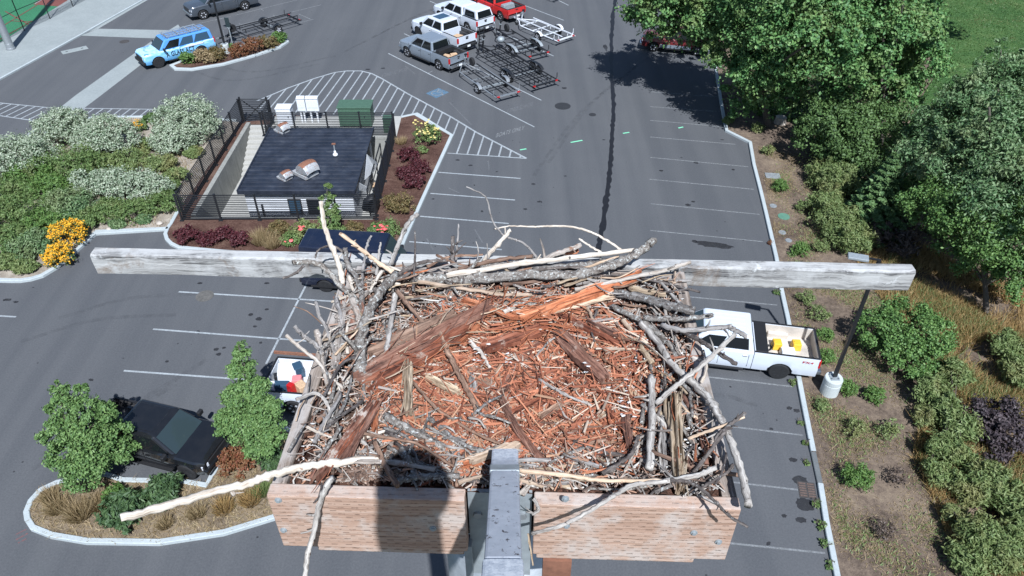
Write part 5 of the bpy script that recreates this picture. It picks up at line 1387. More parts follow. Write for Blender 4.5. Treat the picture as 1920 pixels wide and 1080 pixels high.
for i, (px, py, r, mat, lab) in enumerate([
    (1500, 467, 17, 'leaf_shrub', 'small round green shrub above the crossarm end near the kerb'), (1538, 462, 17, 'leaf_olive', 'sparse small shrub beside the round one above the crossarm'),
    (1462, 349, 16, 'leaf_shrub', 'small green shrub beside the pale square lid'), (1506, 388, 15, 'leaf_olive', 'small shrub level with the green lid'),
    (1512, 558, 19, 'leaf_olive', 'low shrub just below the crossarm by the kerb'), (1537, 587, 20, 'leaf_olive', 'sparse shrub between the crossarm and the white pickup'),
    (1546, 627, 18, 'leaf_shrub', 'upper of two shrubs behind the white pickup tailgate'), (1549, 668, 18, 'leaf_shrub', 'lower of two shrubs behind the white pickup tailgate'),
    (1590, 726, 20, 'leaf_shrub', 'round green shrub touching the lamp post base'), (1640, 740, 20, 'leaf_shrub', 'small green shrub right of the lamp post base'),
    (1606, 894, 31, 'leaf_shrub', 'largest round green shrub low on the slope'), (1601, 803, 24, 'leaf_olive', 'sparse shrub above the largest round shrub'),
    (1665, 806, 24, 'leaf_olive', 'straggly yellow green shrub beside the tall olive bush'), (1682, 893, 24, 'leaf_brown', 'brown half dead shrub beside the largest round shrub'),
    (1655, 992, 24, 'leaf_brown', 'grey leafless shrub low on the slope'), (1366, 226, 11, 'leaf_green', 'small bright shrub at the kerb bend in the shade edge'), (1420, 240, 12, 'leaf_olive', 'yellowish shrub below the kerb bend'), (1440, 282, 12, 'leaf_olive', 'thin shrub beside the kerb near the stump'),
    (1540, 760, 15, 'leaf_olive', 'weedy shrub below the lamp post base'), (1555, 645, 0, '', '')]):
    if r: shrub('slope_shrub', lab, px, py, r, mat, 3600 if r > 28 else {'leaf_brown': 500, 'leaf_olive': 1100}.get(mat, 2000), .045 if r > 12 else .055, 100 + i, group=GS, h=1.25, loose=.26 if mat == 'leaf_shrub' else .3, clumps=130 if mat == 'leaf_shrub' else 50, z0=.06, shell=.6)
GK = 'weeds growing at the car park kerb'
for i, (px, py, r, lab) in enumerate([(1483, 478, 8, 'weed tuft at the kerb just above the crossarm'), (1456, 548, 8, 'weed tuft at the kerb just below the crossarm'), (1487, 716, 9, 'weed tuft under the white pickup rear wheel'), (1500, 793, 7, 'weed tuft at the kerb above the drain'), (1510, 830, 6, 'smaller weed tuft nearer the drain'), (1514, 868, 7, 'weed tuft at the kerb just above the drain'), (1530, 945, 11, 'weed tuft at the kerb just below the drain'), (1538, 985, 12, 'bushy weed further below the drain'), (1547, 1020, 13, 'largest weed at the kerb near the bottom edge'), (1445, 455, 6, 'reddish weed at the upper kerb'), (1558, 1060, 10, 'weed at the kerb in the bottom corner')]):
    shrub('kerb_weed', lab, px, py, r, 'leaf_green' if i != 9 else 'leaf_red', 160, .06, 150 + i, 'weed', GK, h=.7, loose=.4, z0=.01, clumps=14)
blades('dry_meadow', 'dry golden grass on the lower slope', [(1700, 440), (1790, 500), (1950, 560), (2050, 640), (2050, 1150), (1880, 1150), (1770, 1000), (1710, 860), (1735, 720), (1680, 600), (1600, 500)], 46000, .42, 'straw_gold', 60, wid=.018, lean=.5, patchy=-.6)
blades('meadow_green', 'green grass among the dry meadow', [(1690, 470), (1760, 560), (1920, 640), (2050, 720), (2050, 1150), (1880, 1150), (1780, 980), (1720, 860), (1760, 720), (1690, 600), (1640, 520)], 20000, .38, 'leaf_olive', 61, wid=.022, lean=.5, patchy=.2)
blades('slope_litter', 'dry litter and thin straw on the planted slope', [(1420, 275), (1520, 300), (1640, 440), (1720, 560), (1740, 760), (1800, 960), (1880, 1130), (1585, 1130), (1545, 920), (1510, 740), (1475, 560)], 34000, .055, 'straw', 62, wid=.012, lean=1.6, patchy=.2)
blades('slope_weeds', 'low green weeds dotted over the slope', [(1440, 300), (1560, 330), (1680, 560), (1740, 760), (1790, 960), (1840, 1130), (1600, 1130), (1550, 900), (1515, 740)], 9000, .09, 'leaf_olive', 63, wid=.025, lean=.8, patchy=.9)
blades('lawn_grass', 'mown lawn grass of the park', [(1690, 262), (1730, 180), (1760, 120), (1745, 40), (1700, -20), (1960, -20), (1960, 300), (1760, 285)], 22000, .07, 'grass_green', 64, wid=.05, lean=.6)
blades('tree_undergrowth', 'dark green undergrowth below the large trees', [(1372, 120), (1400, 215), (1500, 235), (1540, 330), (1640, 420), (1720, 430), (1800, 480), (1930, 520), (1930, 330), (1760, 290), (1690, 262), (1735, 160), (1700, 20), (1560, -40), (1345, -40)], 26000, .4, 'leaf_dark', 67, wid=.07, lean=.8)
# stump, lids, log on the slope
c = G(1462, 232); o = tag(MB().lathe([(.42, 0), (.36, .25), (.34, .5), (.0, .52)], (0, 0, 0), n=14).build('tree_stump', M['rock_tan'], None, world=False), 'pale weathered tree stump behind the kerb bend', 'stump'); o.location = c
c = G(1448, 332); o = tag(MB().box((0, 0, .06), (.85, .6, .12), -.1).build('square_lid', M['grey_lid'], None, world=False, bevel=.02), 'pale square concrete lid on the slope', 'lid'); o.location = c
disc(1469, 408, .32, 'green_lid', 'utility_cover', 'green round utility lid on the slope', 'lid', z=.09)
disc(1449, 388, .2, 'grey_lid', 'utility_cover', 'grey round lid above the green lid on the slope', 'lid', z=.09)
disc(1466, 438, .2, 'grey_lid', 'utility_cover', 'grey round lid just below the green lid', 'lid', z=.09)
disc(1478, 453, .17, 'grey_lid', 'utility_cover', 'smallest grey lid nearest the round shrub', 'lid', z=.09)
o = MB().tube([G(1672, 425, .4), G(1730, 420, .7)], [.07, .05], 7).build('fallen_log', M['w_grey'], None); tag(o, 'grey fallen log in the thicket below the alder', 'log')
o = MB().tube([G(1760, 470, 1.5), G(1810, 455, 1.8)], [.05, .03], 7).build('dead_branch', M['w_grey'], None); tag(o, 'bare grey branch poking from the alder', 'branch')
c = G(1405, 168); o = tag(MB().box((0, 0, .35), (.5, .4, .7), .3).build('grey_bin', M['grey_lid'], None, world=False, bevel=.05), 'grey utility box in the shade under the maple', 'utility box'); o.location = c

# --- left bed
GV = 'silvery shrubs in the left bed'
for i, (px, py, r, lab, dp) in enumerate([(22, 300, 66, 'silvery shrub cut by the left edge', None), (118, 243, 52, 'silvery shrub beside the concrete pan end', None), (205, 258, 58, 'silvery shrub left of the small yellow flowers', None), (350, 225, 62, 'largest silvery shrub beside the slat fence', None), (325, 262, 40, 'lower silvery shrub in front of the largest one', None), (228, 348, 92, 'low wide silvery shrub by the white boulder', 1.4)]):
    shrub('silver_shrub', lab, px, py, r, 'leaf_silver', 15000, .075, 200 + i, group=GV, h=1.05 if i < 5 else .5, deep=dp, loose=.16, clumps=420, wide=1.05, shell=.75)
GG = 'green perennials in the left bed'
for i, (px, py, r, lab, m) in enumerate([(130, 310, 62, 'green bush between the silvery shrubs', 'leaf_green'), (60, 330, 50, 'green bush beside the left edge silvery shrub', 'leaf_shrub'), (40, 400, 58, 'green mound at the left edge above the yellow flowers', 'leaf_green'), (120, 385, 50, 'green mound right above the yellow flowers', 'leaf_willow'), (15, 450, 45, 'green mound at the left edge', 'leaf_green'), (60, 460, 40, 'green mound left of the yellow flowers', 'leaf_willow'), (175, 405, 32, 'small green mound right of the yellow flowers', 'leaf_green'), (250, 395, 36, 'feathery green clump below the low silvery shrub', 'leaf_green'), (305, 380, 34, 'feathery green clump beside the fence corner', 'leaf_green'), (240, 300, 36, 'olive clump between silvery shrubs', 'leaf_olive'), (300, 305, 30, 'olive clump beside the slat fence', 'leaf_olive'), (330, 330, 26, 'olive tuft against the slat fence', 'leaf_olive'), (285, 222, 16, 'dark green shrub by the small yellow flowers', 'leaf_dark'), (220, 420, 14, 'little grey green tuft by the kerb', 'leaf_willow'), (270, 410, 14, 'little green tuft near the kerb', 'leaf_willow'), (45, 500, 22, 'straggly tuft by the left kerb', 'leaf_olive'), (10, 490, 24, 'straggly tuft at the left edge', 'leaf_olive'), (60, 450, 20, 'yellow green tuft left of the flowers', 'leaf_willow'), (275, 340, 24, 'green tuft beside the low silvery shrub', 'leaf_green'), (90, 350, 40, 'broad green clump in the middle of the left bed', 'leaf_shrub'), (160, 345, 34, 'green clump left of the white boulder', 'leaf_green'), (190, 310, 34, 'green clump above the low silvery shrub', 'leaf_olive'), (85, 415, 40, 'green mound directly left of the upper yellow flowers', 'leaf_shrub'), (20, 360, 44, 'green mound at the left edge under the silvery shrub', 'leaf_green'), (275, 275, 26, 'olive clump below the small yellow flowers', 'leaf_olive'), (205, 388, 30, 'low green clump below the wide silvery shrub', 'leaf_green'), (315, 350, 22, 'green strip along the slat fence', 'leaf_green'), (365, 285, 18, 'olive strip along the upper slat fence', 'leaf_olive')]):
    shrub('perennial_clump', lab, px, py, r, m, 6000 if r > 38 else 3000, .055, 220 + i, 'perennial', GG, h=.8, loose=.22, clumps=170, aspect=3.0, shell=.6, wide=1.12)
for i, (px, py, r, n, lab) in enumerate([(126, 440, 36, 2400, 'upper yellow flower mound by the left kerb'), (112, 480, 29, 1700, 'lower yellow flower mound at the left kerb'), (262, 237, 14, 160, 'small yellow flower patch between silvery shrubs'), (225, 330, 8, 30, 'few yellow flowers beside the low silvery shrub')]):
    shrub('yellow_flowers', lab, px, py, r, 'leaf_green', 3600, .055, 250 + i, 'flowers', 'yellow flower mounds', h=1.05, flowers=('flower_yellow', n, .075), clumps=200, shell=.7, loose=.2)
for i, (px, py, s, lab) in enumerate([(149, 352, .3, 'white boulder in the left bed'), (300, 420, .16, 'small pale stone by the left kerb'), (205, 430, .13, 'small tan stone by the kerb corner')]):
    rg = random.Random(i); mb = MB(); mb.lathe([(.01, 0), (s * .9, .02), (s, s * .4), (s * .7, s * .8), (.01, s)], (0, 0, 0), n=9)
    mb.v = [(a * rg.uniform(.85, 1.15), b * rg.uniform(.85, 1.15), c) for a, b, c in mb.v]; o = tag(mb.build('boulder', M['rock_tan' if i else 'white_plastic'], None, world=False), lab, 'stone'); o.location = G(px, py, .085)
blades('bed_straw', 'dry straw and low grass in the left bed', KERB_L + [(334, 399), (400, 300), (300, 225), (175, 225), (70, 270), (-80, 345)], 5000, .16, 'straw', 65, z0=.085, wid=.02, patchy=.4)

# --- enclosure bed
GB = 'dark red barberries round the yard'
for i, (px, py, r, lab) in enumerate([(350, 441, 25, 'leftmost dark red barberry at the bed corner'), (390, 446, 22, 'second dark red barberry from the corner'), (420, 438, 22, 'third dark red barberry from the corner'), (450, 449, 24, 'rightmost dark red barberry in front of the fence'), (768, 289, 24, 'upper dark red barberry beside the fence'), (786, 312, 24, 'dark red barberry nearest the stall kerb'), (764, 322, 24, 'dark red barberry against the side fence'), (778, 340, 22, 'lowest dark red barberry beside the fence')]):
    shrub('barberry', lab, px, py, r, 'leaf_barberry', 2600, .062, 300 + i, group=GB, h=.95, loose=.25, clumps=70)
for i, (px, py, r, m, lab, fl, h) in enumerate([(748, 377, 34, 'leaf_spirea', 'large rusty spirea at the yard corner', None, .9), (662, 427, 20, 'leaf_spirea', 'small rusty spirea in front of the fence', None, .9), (520, 428, 24, 'leaf_spirea', 'rusty spirea beside the tan grass', None, .8), (570, 433, 30, 'leaf_olive', 'green and rusty shrub with one pink bloom', ('flower_pink', 5, .16), .8), (545, 447, 22, 'leaf_green', 'low green rose in front of the fence', ('flower_pink', 2, .2), .7), (722, 432, 33, 'leaf_green', 'green rose bush with pink blooms at the bed corner', ('flower_pink', 12, .15), .75), (690, 447, 20, 'leaf_olive', 'low olive plant behind the black van', None, .6), (797, 252, 32, 'leaf_green', 'pale yellow flowering rose beside the hatched zone', ('flower_pale', 40, .13), .9), (790, 282, 14, 'leaf_green', 'thin green plant below the pale rose', None, .6)]):
    shrub('garden_shrub', lab, px, py, r, m, 2600, .066, 320 + i, group='garden shrubs round the yard', h=h, flowers=fl, clumps=60)
spikes('ornamental_grass', 'tan ornamental grass in front of the slat fence', 490, 455, 22, 'straw', 700, .75, 340, lean=.6, group='ornamental grasses')
spikes('ornamental_grass', 'second tan ornamental grass beside the barberry', 512, 462, 18, 'straw', 500, .65, 341, lean=.6, group='ornamental grasses')
spikes('ornamental_grass', 'tan grass tuft beside the pale rose', 752, 268, 14, 'straw', 300, .4, 342, lean=.6, group='ornamental grasses')
tree('climbing_conifer', 'narrow bright green conifer rising before the slat fence', (622, 448), [(613, 352, 2.7, .22), (614, 372, 2.1, .32), (616, 390, 1.6, .42), (620, 412, 1.1, .5), (622, 432, .5, .6)], 'leaf_green', 3200, .075, 345, 'conifer', trunk_r=.04, clumps=70, aspect=2.4)
c = G(838, 260)
# --- small island
for i, (px, py, r, m, lab) in enumerate([(351, 112, 14, 'leaf_shrub', 'round green shrub at the small island tip'), (378, 108, 15, 'straw', 'tan shrub second on the small island'), (405, 103, 17, 'leaf_spirea', 'rusty shrub beside the island lamp base'), (392, 112, 12, 'straw', 'low tan plant before the rusty island shrub'), (447, 98, 16, 'leaf_red', 'reddish shrub right of the island lamp base'), (476, 88, 19, 'leaf_red', 'largest red brown shrub on the small island'), (502, 82, 16, 'leaf_spirea', 'tan brown shrub near the small island end'), (524, 74, 12, 'leaf_shrub', 'green shrub at the far end of the small island'), (432, 92, 8, 'leaf_shrub', 'little green plant at the island lamp base')]):
    shrub('island_shrub', lab, px, py - 3, r * 1.25, m, 2200, .07, 360 + i, group='shrubs on the small island', h=1.1, clumps=90, loose=.22)
# --- near island
tree('young_tree', 'leafy young tree at the island beside the black pickup', (185, 908), [(112, 735, 3.9, .32), (122, 765, 3.4, .5), (152, 738, 3.9, .3), (158, 770, 3.3, .5), (195, 775, 3.0, .4), (115, 810, 2.5, .62), (165, 815, 2.4, .72), (212, 815, 2.0, .58), (125, 855, 1.7, .62), (175, 860, 1.5, .75), (228, 848, 1.3, .5), (160, 893, .9, .6)], 'leaf_young', 30000, .062, 380, trunk_r=.07, clumps=300, spread=.24, group='young trees on the island', aspect=1.8, z0=.1, stray=.14, spurs=26)
tree('young_tree', 'pointed young tree at the island beside the loaded white pickup', (492, 884), [(455, 645, 4.4, .18), (455, 668, 4.0, .32), (455, 700, 3.4, .48), (475, 735, 2.9, .55), (445, 745, 2.7, .5), (432, 785, 2.2, .5), (495, 775, 2.3, .6), (462, 800, 1.9, .72), (512, 812, 1.6, .52), (428, 800, 1.9, .4), (490, 838, 1.3, .5)], 'leaf_young', 30000, .062, 381, trunk_r=.07, clumps=300, spread=.24, group='young trees on the island', aspect=1.8, z0=.1, stray=.14, spurs=26)
for i, (px, py, r, lab) in enumerate([(302, 922, 38, 'upper dark mugo pine on the island'), (232, 955, 42, 'lower dark mugo pine on the island'), (510, 862, 30, 'dark green shrub under the pointed young tree')]):
    shrub('mugo_pine', lab, px, py, r, 'leaf_pine', 4200, .075, 385 + i, 'pine shrub', 'mugo pines on the island', h=1.0, aspect=3.0, clumps=110, z0=.1)
shrub('red_shrub', 'rusty red shrub in front of the black pickup bonnet', 446, 862, 36, 'leaf_red', 2400, .062, 390, h=1.1, clumps=70, z0=.1)
shrub('yellow_green_shrub', 'thin yellow green shrub beside the leafy young tree', 212, 925, 22, 'leaf_shrub', 500, .075, 391, h=1.3, clumps=26, z0=.1)
for i, (px, py, r, m, L, lab) in enumerate([(110, 955, 26, 'straw', .55, 'tan grass clump nearest the island tip'), (150, 968, 28, 'straw', .75, 'tan grass clump second from the island tip'), (185, 950, 22, 'straw', .6, 'tan grass clump under the leafy young tree'), (95, 935, 20, 'straw', .45, 'low tan grass at the island tip kerb'), (420, 955, 26, 'straw_gold', .45, 'golden grass tuft behind the long pale branch'), (470, 940, 26, 'straw_gold', .5, 'golden grass tuft nearer the platform'), (370, 965, 22, 'straw', .4, 'dry grass tuft below the long pale branch'), (495, 925, 18, 'leaf_olive', .5, 'greenish grass tuft beside the platform corner'), (310, 985, 18, 'straw', .35, 'dry grass tuft near the island kerb')]):
    spikes('dry_grass', lab, px, py, r, m, 420, L, 400 + i, group='dry grass clumps on the island', lean=.7, z0=.1, wid=.014)
blades('island_litter', 'dry litter on the island soil', ISLE, 7000, .10, 'straw', 66, z0=.1, wid=.018, lean=1.3)
# ------------------------------------------------------------------ nest platform on top of a floodlight pole
ZP = CAMH - 1.63                        # top of the platform boards
FL, FR = G(507, 905, ZP), G(1385, 930, ZP)
UX = (FR - FL).normalized(); UY = Vector((-UX.y, UX.x, 0)); PW = (FR - FL).length
def PL(u, v, h=0.0): return FL + UX * u + UY * v + Vector((0, 0, h))
def pbox(mb, u0, u1, v0, v1, h0, h1):
    return mb.hexa([PL(u0, v0, h0), PL(u1, v0, h0), PL(u1, v1, h0), PL(u0, v1, h0), PL(u0, v0, h1), PL(u1, v0, h1), PL(u1, v1, h1), PL(u0, v1, h1)])
plat = empty('nest_platform', PL(PW / 2, .5, -.25), label='weathered timber nest platform with long crossarm on top of a pole', cat='nest platform')
def rough(o, seed, amp=.0015, cuts=0):
    return o
def board(name, u0, u1, v0, v1, h0, h1, mat, bev=.004):
    return pbox(MB(), u0, u1, v0, v1, h0, h1).build(name, M[mat], plat, bevel=bev)
board('front_board', .0, .512, -.04, 0, -.232, .0, 'beam_front')
board('front_board', .69, PW, -.04, 0, -.235, -.003, 'beam_front')
board('lower_front_board', .09, .50, -.03, .008, -.265, -.237, 'beam_front')
board('lower_front_board', .70, PW - .08, -.03, .008, -.27, -.24, 'beam_front')
board('side_board', .002, .042, .0, .93, -.23, -.002, 'beam_brown')
board('side_board', PW - .042, PW - .002, .0, .95, -.23, -.004, 'beam_brown')
board('back_board', .042, PW - .042, .905, .945, -.23, -.004, 'beam_brown')
board('floor_board', .05, PW - .05, .02, .9, -.24, -.21, 'beam_brown')
# crossarm, its ends placed as seen
cl, cr = G(180, 462, ZP), G(1708, 493, ZP); cd = (cr - cl).normalized(); cn = Vector((-cd.y, cd.x, 0))
dz = Vector((0, 0, 1))
def cpt(p, v, h): return p - cn * v + dz * h
rgc = random.Random(8); rows = []
N_ = 46
for i in range(N_ + 1):
    p = cl.lerp(cr, i / N_); j = lambda a: rgc.uniform(-a, a)
    rows.append([tuple(cpt(p, 0 + j(.0015), -.088 + j(.001))), tuple(cpt(p, 0 + j(.0015), -.006)), tuple(cpt(p, .008, 0 + j(.0008))), tuple(cpt(p, .044, 0 + j(.0012))), tuple(cpt(p, .052 + j(.001), -.007)), tuple(cpt(p, .052 + j(.0012), -.03)), tuple(cpt(p, .052 + j(.0012), -.06)), tuple(cpt(p, .050 + j(.0015), -.088 + j(.0015)))])
mb = MB(); b0 = 0; L0 = (cr - cl).length
mb.grid([list(reversed(r)) for r in rows], close=True)
acr = [0, .082, .09, .126, .135, .158, .188, .216, .266]
nn_ = 8; mb.uv = []
for i in range(N_):
    for k in range(nn_):
        # reversed ring: vertex k is ring index 7-k
        a0, a1 = acr[7 - k] if 7 - k >= 0 else 0, acr[7 - k - 1] if k < 7 else -.05
        v0, v1 = L0 * i / N_, L0 * (i + 1) / N_
        mb.uv.append([(a0, v0), (a1, v0), (a1, v1), (a0, v1)])
mb.poly(rows[0]); mb.poly(list(reversed(rows[-1])))
mb.build('crossarm', M['beam_grey'], plat)
# bolts on the front boards
for px, py in ((522, 937), (532, 993), (1301, 998), (1347, 1015), (812, 990), (1062, 985), (1060, 935)):
    d = Vector(((px - 960) / FPX, _cp - (py - 540) / FPX * _sp, -_sp - (py - 540) / FPX * _cp)); o0 = Vector((0, 0, CAMH))
    t = (FL - UY * .04 - o0).dot(UY) / d.dot(UY); p = o0 + d * t
    mb = MB(); seg = 14
    for r_, h_ in ((.0095, .003), (.0055, .007)):
        ring = [p - UY * h_ + UX * math.cos(2 * math.pi * k / seg) * r_ + dz * math.sin(2 * math.pi * k / seg) * r_ for k in range(seg)]
        base = [q + UY * (h_ + .002) for q in ring]
        mb.poly(list(ring)); mb.grid([ring + [ring[0]], base + [base[0]]])
    mb.build('bolt', M['galv_dull'], plat)
# steel bracket plate in the gap, flange and pole below
pbox(MB(), .515, .685, .006, .018, -.42, -.025).build('bracket_plate', M['galv_dull'], plat)
pbox(MB(), .50, .52, -.02, .02, -.40, -.24).build('bracket_leg', M['galv_dull'], plat)
pbox(MB(), .72, .80, -.035, .0, -.42, -.275).build('rusty_bracket', M['rust'], plat)
for u in (.54, .66): MB().lathe([(.012, 0), (.012, .014), (0, .016)], tuple(PL(u, -.002, -.12)), 'y', 8).build('plate_bolt', M['galv'], plat)
pc = PL(PW / 2, .45)
MB().lathe([(.36, -(ZP - .24)), (.32, -12), (.24, -.26)], (pc.x, pc.y, ZP), n=20).build('support_pole', M['galv'], plat, smooth=True)
pbox(MB(), .2, PW - .2, .3, .36, -.27, -.243).build('joist', M['galv_dull'], plat); pbox(MB(), .2, PW - .2, .56, .62, -.27, -.243).build('joist', M['galv_dull'], plat)

# ------------------------------------------------------------------ camera arm and webcam (its shadow falls on the boards)
arm = empty('camera_arm', (-.02, 1.255, CAMH - 1.62), label='grey painted square steel arm with bird droppings rising from the platform', cat='camera arm')
A0, A1, A2 = Vector((-.018, 1.228, CAMH - 1.570)), Vector((-.016, .717, CAMH - 1.243)), Vector((-.012, .02, CAMH - .80))
upv = (A1 - A0).cross(Vector((1, 0, 0))).normalized()
if upv.z < 0: upv = -upv
MB().bar(A0, A1, .068, .068, up=upv).build('tube', M['arm_paint'], arm, bevel=.006)
MB().bar(A1 + (A2 - A1).normalized() * .002, A2, .073, .073, up=upv).build('outer_tube', M['arm_paint'], arm, bevel=.006)
k = (A1 - A0).normalized()
MB().bar(A0 + k * .125, A0 + k * .165, .0714, .0714, up=upv).build('clamp_band', M['galv_dull'], arm, bevel=.003)
MB().bar(A2, A2 + Vector((0, -.15, .02)), .08, .08).build('elbow', M['arm_paint'], arm)
MB().bar(A2 + Vector((0, -.17, -.02)), Vector((0, -.17, CAMH - .1)), .06, .06).build('riser', M['arm_paint'], arm)
vd = Vector((0, _cp, -_sp)); oc = Vector((0, 0, CAMH))
wcam = empty('webcam', (0, -.12, CAMH + .06), label='pale dome webcam on the arm, seen only as its shadow', cat='webcam')
MB().lathe([(.005, .1), (.05, .09), (.085, .055), (.098, .0), (.098, -.03), (.085, -.07), (.005, -.075)], (.008, -.105, CAMH + .055), n=24).build('housing', M['webcam_white'], wcam, smooth=True)
MB().box((-.011, -.15, CAMH - .24), (.158, .1, .46)).build('mount_box', M['webcam_white'], wcam)

# ------------------------------------------------------------------ the nest
nest = empty('stick_nest', PL(PW / 2, .47, -.2), label='large stick nest lined with red bark and needles filling the platform', cat='nest')
rs = np.random.default_rng(11); rn = random.Random(11)
FLOOR = -.055
def floor_h(u, v):
    """height of the nest lining, dished in the middle"""
    e = min(u - .04, PW - .04 - u, v - .0, .90 - v)
    return FLOOR + .05 * math.exp(-max(0, e) / .09) + .012 * math.sin(u * 13 + v * 7) * math.sin(v * 17 - u * 5)
rows = []
for i in range(61):
    v = .004 + .9 * i / 60; r_ = []
    for j_ in range(73):
        u = .044 + (PW - .088) * j_ / 72
        r_.append(tuple(PL(u, v, floor_h(u, v) - .012 + rn.uniform(-.007, .007))))
    rows.append(r_)
MB().grid(rows).build('nest_lining', M['nest_bed'], nest)
def NP(px, py, h): return G(px, py, ZP + h)
def stick(pts, wpx, mat, taper=.75, name='stick', jit=.10, per=8, n=10):
    """pts: (px, py, height over the boards); wpx: thickness in photo pixels"""
    P = smooth_line([(*NP(*p),) for p in pts], per)
    r0 = wpx / 2 / ppm(P[0]); m = len(P)
    P = [Vector(p) + Vector((rn.gauss(0, 1), rn.gauss(0, 1), rn.gauss(0, 1))) * r0 * .13 for p in P]
    rad = [r0 * (1 - (1 - taper) * i / (m - 1)) * (1 + .10 * math.sin(i * 1.9 + wpx) + rn.uniform(-.06, .06)) for i in range(m)]
    # a knot or two
    for _ in range(max(1, m // 9)):
        q = rn.randrange(1, m - 1); rad[q] *= rn.uniform(1.12, 1.3)
    mb = MB().tube(P, rad, n, True, jit, rn)
    if wpx > 6 and m > 8 and wpx != 16:                          # broken side twigs
        for _ in range(rn.randint(1, 3)):
            q = rn.randrange(2, m - 2); t = (P[q + 1] - P[q - 1]).normalized()
            sd = t.cross(Vector((rn.gauss(0, 1), rn.gauss(0, 1), rn.gauss(.6, 1)))).normalized()
            if sd.z < -.2: sd = -sd
            e = P[q] + (sd + t * rn.uniform(.2, .9)) * rad[q] * rn.uniform(2.0, 6.5)
            k_ = (P[q] + e) / 2 + t * rad[q] * .3
            mb.tube([P[q], k_, e], [rad[q] * .5, rad[q] * .36, rad[q] * .22], 6, True, .1, rn)
    return mb.build(name, M[mat], nest, smooth=True)
def plank(p, q, wpx, mat, thick=.012, splinter=.05, cols=11, rows_=18, name='bark_slab', bend=0.0, ridge=.25, mid=None, twist=0.0):
    A, B = NP(*p), NP(*q); d = (B - A); L = d.length; d.normalize()
    sx = d.cross(Vector((0, 0, 1))).normalized(); up = sx.cross(d).normalized()
    if twist: sx, up = sx * math.cos(twist) + up * math.sin(twist), up * math.cos(twist) - sx * math.sin(twist)
    w = wpx / ppm((A + B) / 2)
    hc = [rn.uniform(-1, 1) for _ in range(cols)]; e0 = [rn.uniform(0, 1) ** 2 for _ in range(cols)]; e1 = [rn.uniform(0, 1) ** 2 for _ in range(cols)]
    mb = MB(); top = []; bot = []
    for i in range(rows_ + 1):
        t = i / rows_; rt, rb = [], []
        for c in range(cols):
            f = c / (cols - 1) - .5
            s0, s1 = e0[c] * splinter * L, L - e1[c] * splinter * L
            x = s0 + (s1 - s0) * t
            wv = w * (1 + .10 * math.sin(t * 7 + c) + .05 * math.sin(t * 19 + c * 3)) * (1 - .25 * (2 * t - 1) ** 4)
            hh = thick * (.55 + ridge * hc[c] + .18 * math.sin(t * 9 + c * 2.1) + rn.uniform(-.07, .07)) * (1 - 1.2 * f * f)
            c0 = A + d * x + sx * f * wv + up * (bend * math.sin(math.pi * t))
            if mid: c0 += sx * mid * math.sin(math.pi * t)
            rt.append(tuple(c0 + up * hh)); rb.append(tuple(c0 - up * thick * .45))
        top.append(rt); bot.append(rb)
    b = len(mb.v)
    mb.grid(top); nf = len(mb.f)
    mb.grid([list(reversed(r_)) for r_ in bot])
    k0 = 0; C = cols; base2 = (rows_ + 1) * C
    for i in range(rows_):
        mb.face((i * C, (i + 1) * C, base2 + (i + 1) * C + C - 1, base2 + i * C + C - 1))
        mb.face(((i + 1) * C + C - 1, i * C + C - 1, base2 + i * C, base2 + (i + 1) * C))
    for c in range(C - 1):
        mb.face((c + 1, c, base2 + C - 1 - c, base2 + C - 2 - c)); z_ = rows_ * C
        mb.face((z_ + c, z_ + c + 1, base2 + z_ + C - 2 - c, base2 + z_ + C - 1 - c))
    for _ in range(int(6 + wpx / 3) if rows_ > 9 else 3):          # torn fibres along the edges and ends
        t0, sd_ = rn.random(), rn.choice((-1, 1)); ln = L * rn.uniform(.08, .3); f0 = sd_ * .5 * rn.uniform(.75, 1.02)
        a_ = A + d * (L * t0) + sx * (f0 * w) + up * thick * rn.uniform(.0, .6); dr = (d * rn.choice((-1, 1)) + sx * sd_ * rn.uniform(.0, .22) + up * rn.uniform(-.05, .16)).normalized()
        b_ = a_ + dr * ln; r1 = rn.uniform(.0012, .003)
        mb.tube([a_, (a_ + b_) / 2 + up * .002, b_], [r1, r1 * .8, r1 * .3], 4)
    # uv: across, along in metres
    mb.uv = []
    loc = lambda v: ((Vector(v) - A).dot(sx), (Vector(v) - A).dot(d))
    for fc in mb.f: mb.uv.append([loc(mb.v[i]) for i in fc])
    return mb.build(name, M[mat], nest)
# big slabs of red bark and split wood first
plank((664, 712, -.008), (926, 570, -.008), 30, 'w_maroon', .026, .10, 13, 30)
plank((682, 728, -.010), (880, 612, -.012), 26, 'w_red', .022, .16, 11, 26)
plank((700, 738, -.03), (905, 608, -.03), 18, 'w_orange', .016, .2, 9, 26, 'bark_strip')
plank((790, 640, -.005), (925, 566, -.01), 14, 'w_red', .014, .2, 7, 22, 'bark_strip')
plank((740, 668, -.012), (880, 590, -.015), 10, 'w_orange', .012, .2, 7, 20, 'bark_strip')
plank((690, 665, -.02), (860, 590, -.02), 40, 'w_brown', .02, .08, 11, 18)
plank((640, 668, -.035), (800, 622, -.03), 26, 'w_maroon', .016, .08)
plank((903, 656, -.018), (1030, 612, -.018), 26, 'w_red', .018, .1)
plank((702, 752, -.01), (586, 908, .03), 19, 'w_redgrey', .016, .2, 9, 22, 'bark_strip')
plank((712, 754, -.012), (606, 890, .025), 14, 'w_red', .014, .25, 7, 20, 'bark_strip')
plank((708, 756, -.01), (640, 870, .015), 17, 'w_maroon', .016, .2, 9, 18, 'bark_strip')
plank((706, 750, -.02), (700, 815, -.02), 12, 'w_orange', .01, .2, 7, 12, 'bark_strip')
plank((972, 600, -.01), (1206, 514, .02), 24, 'w_orange', .016, .15, 11, 24, 'bark_strip')
plank((960, 590, -.012), (1130, 560, -.01), 16, 'w_orange', .012, .15, 9, 20, 'bark_strip')
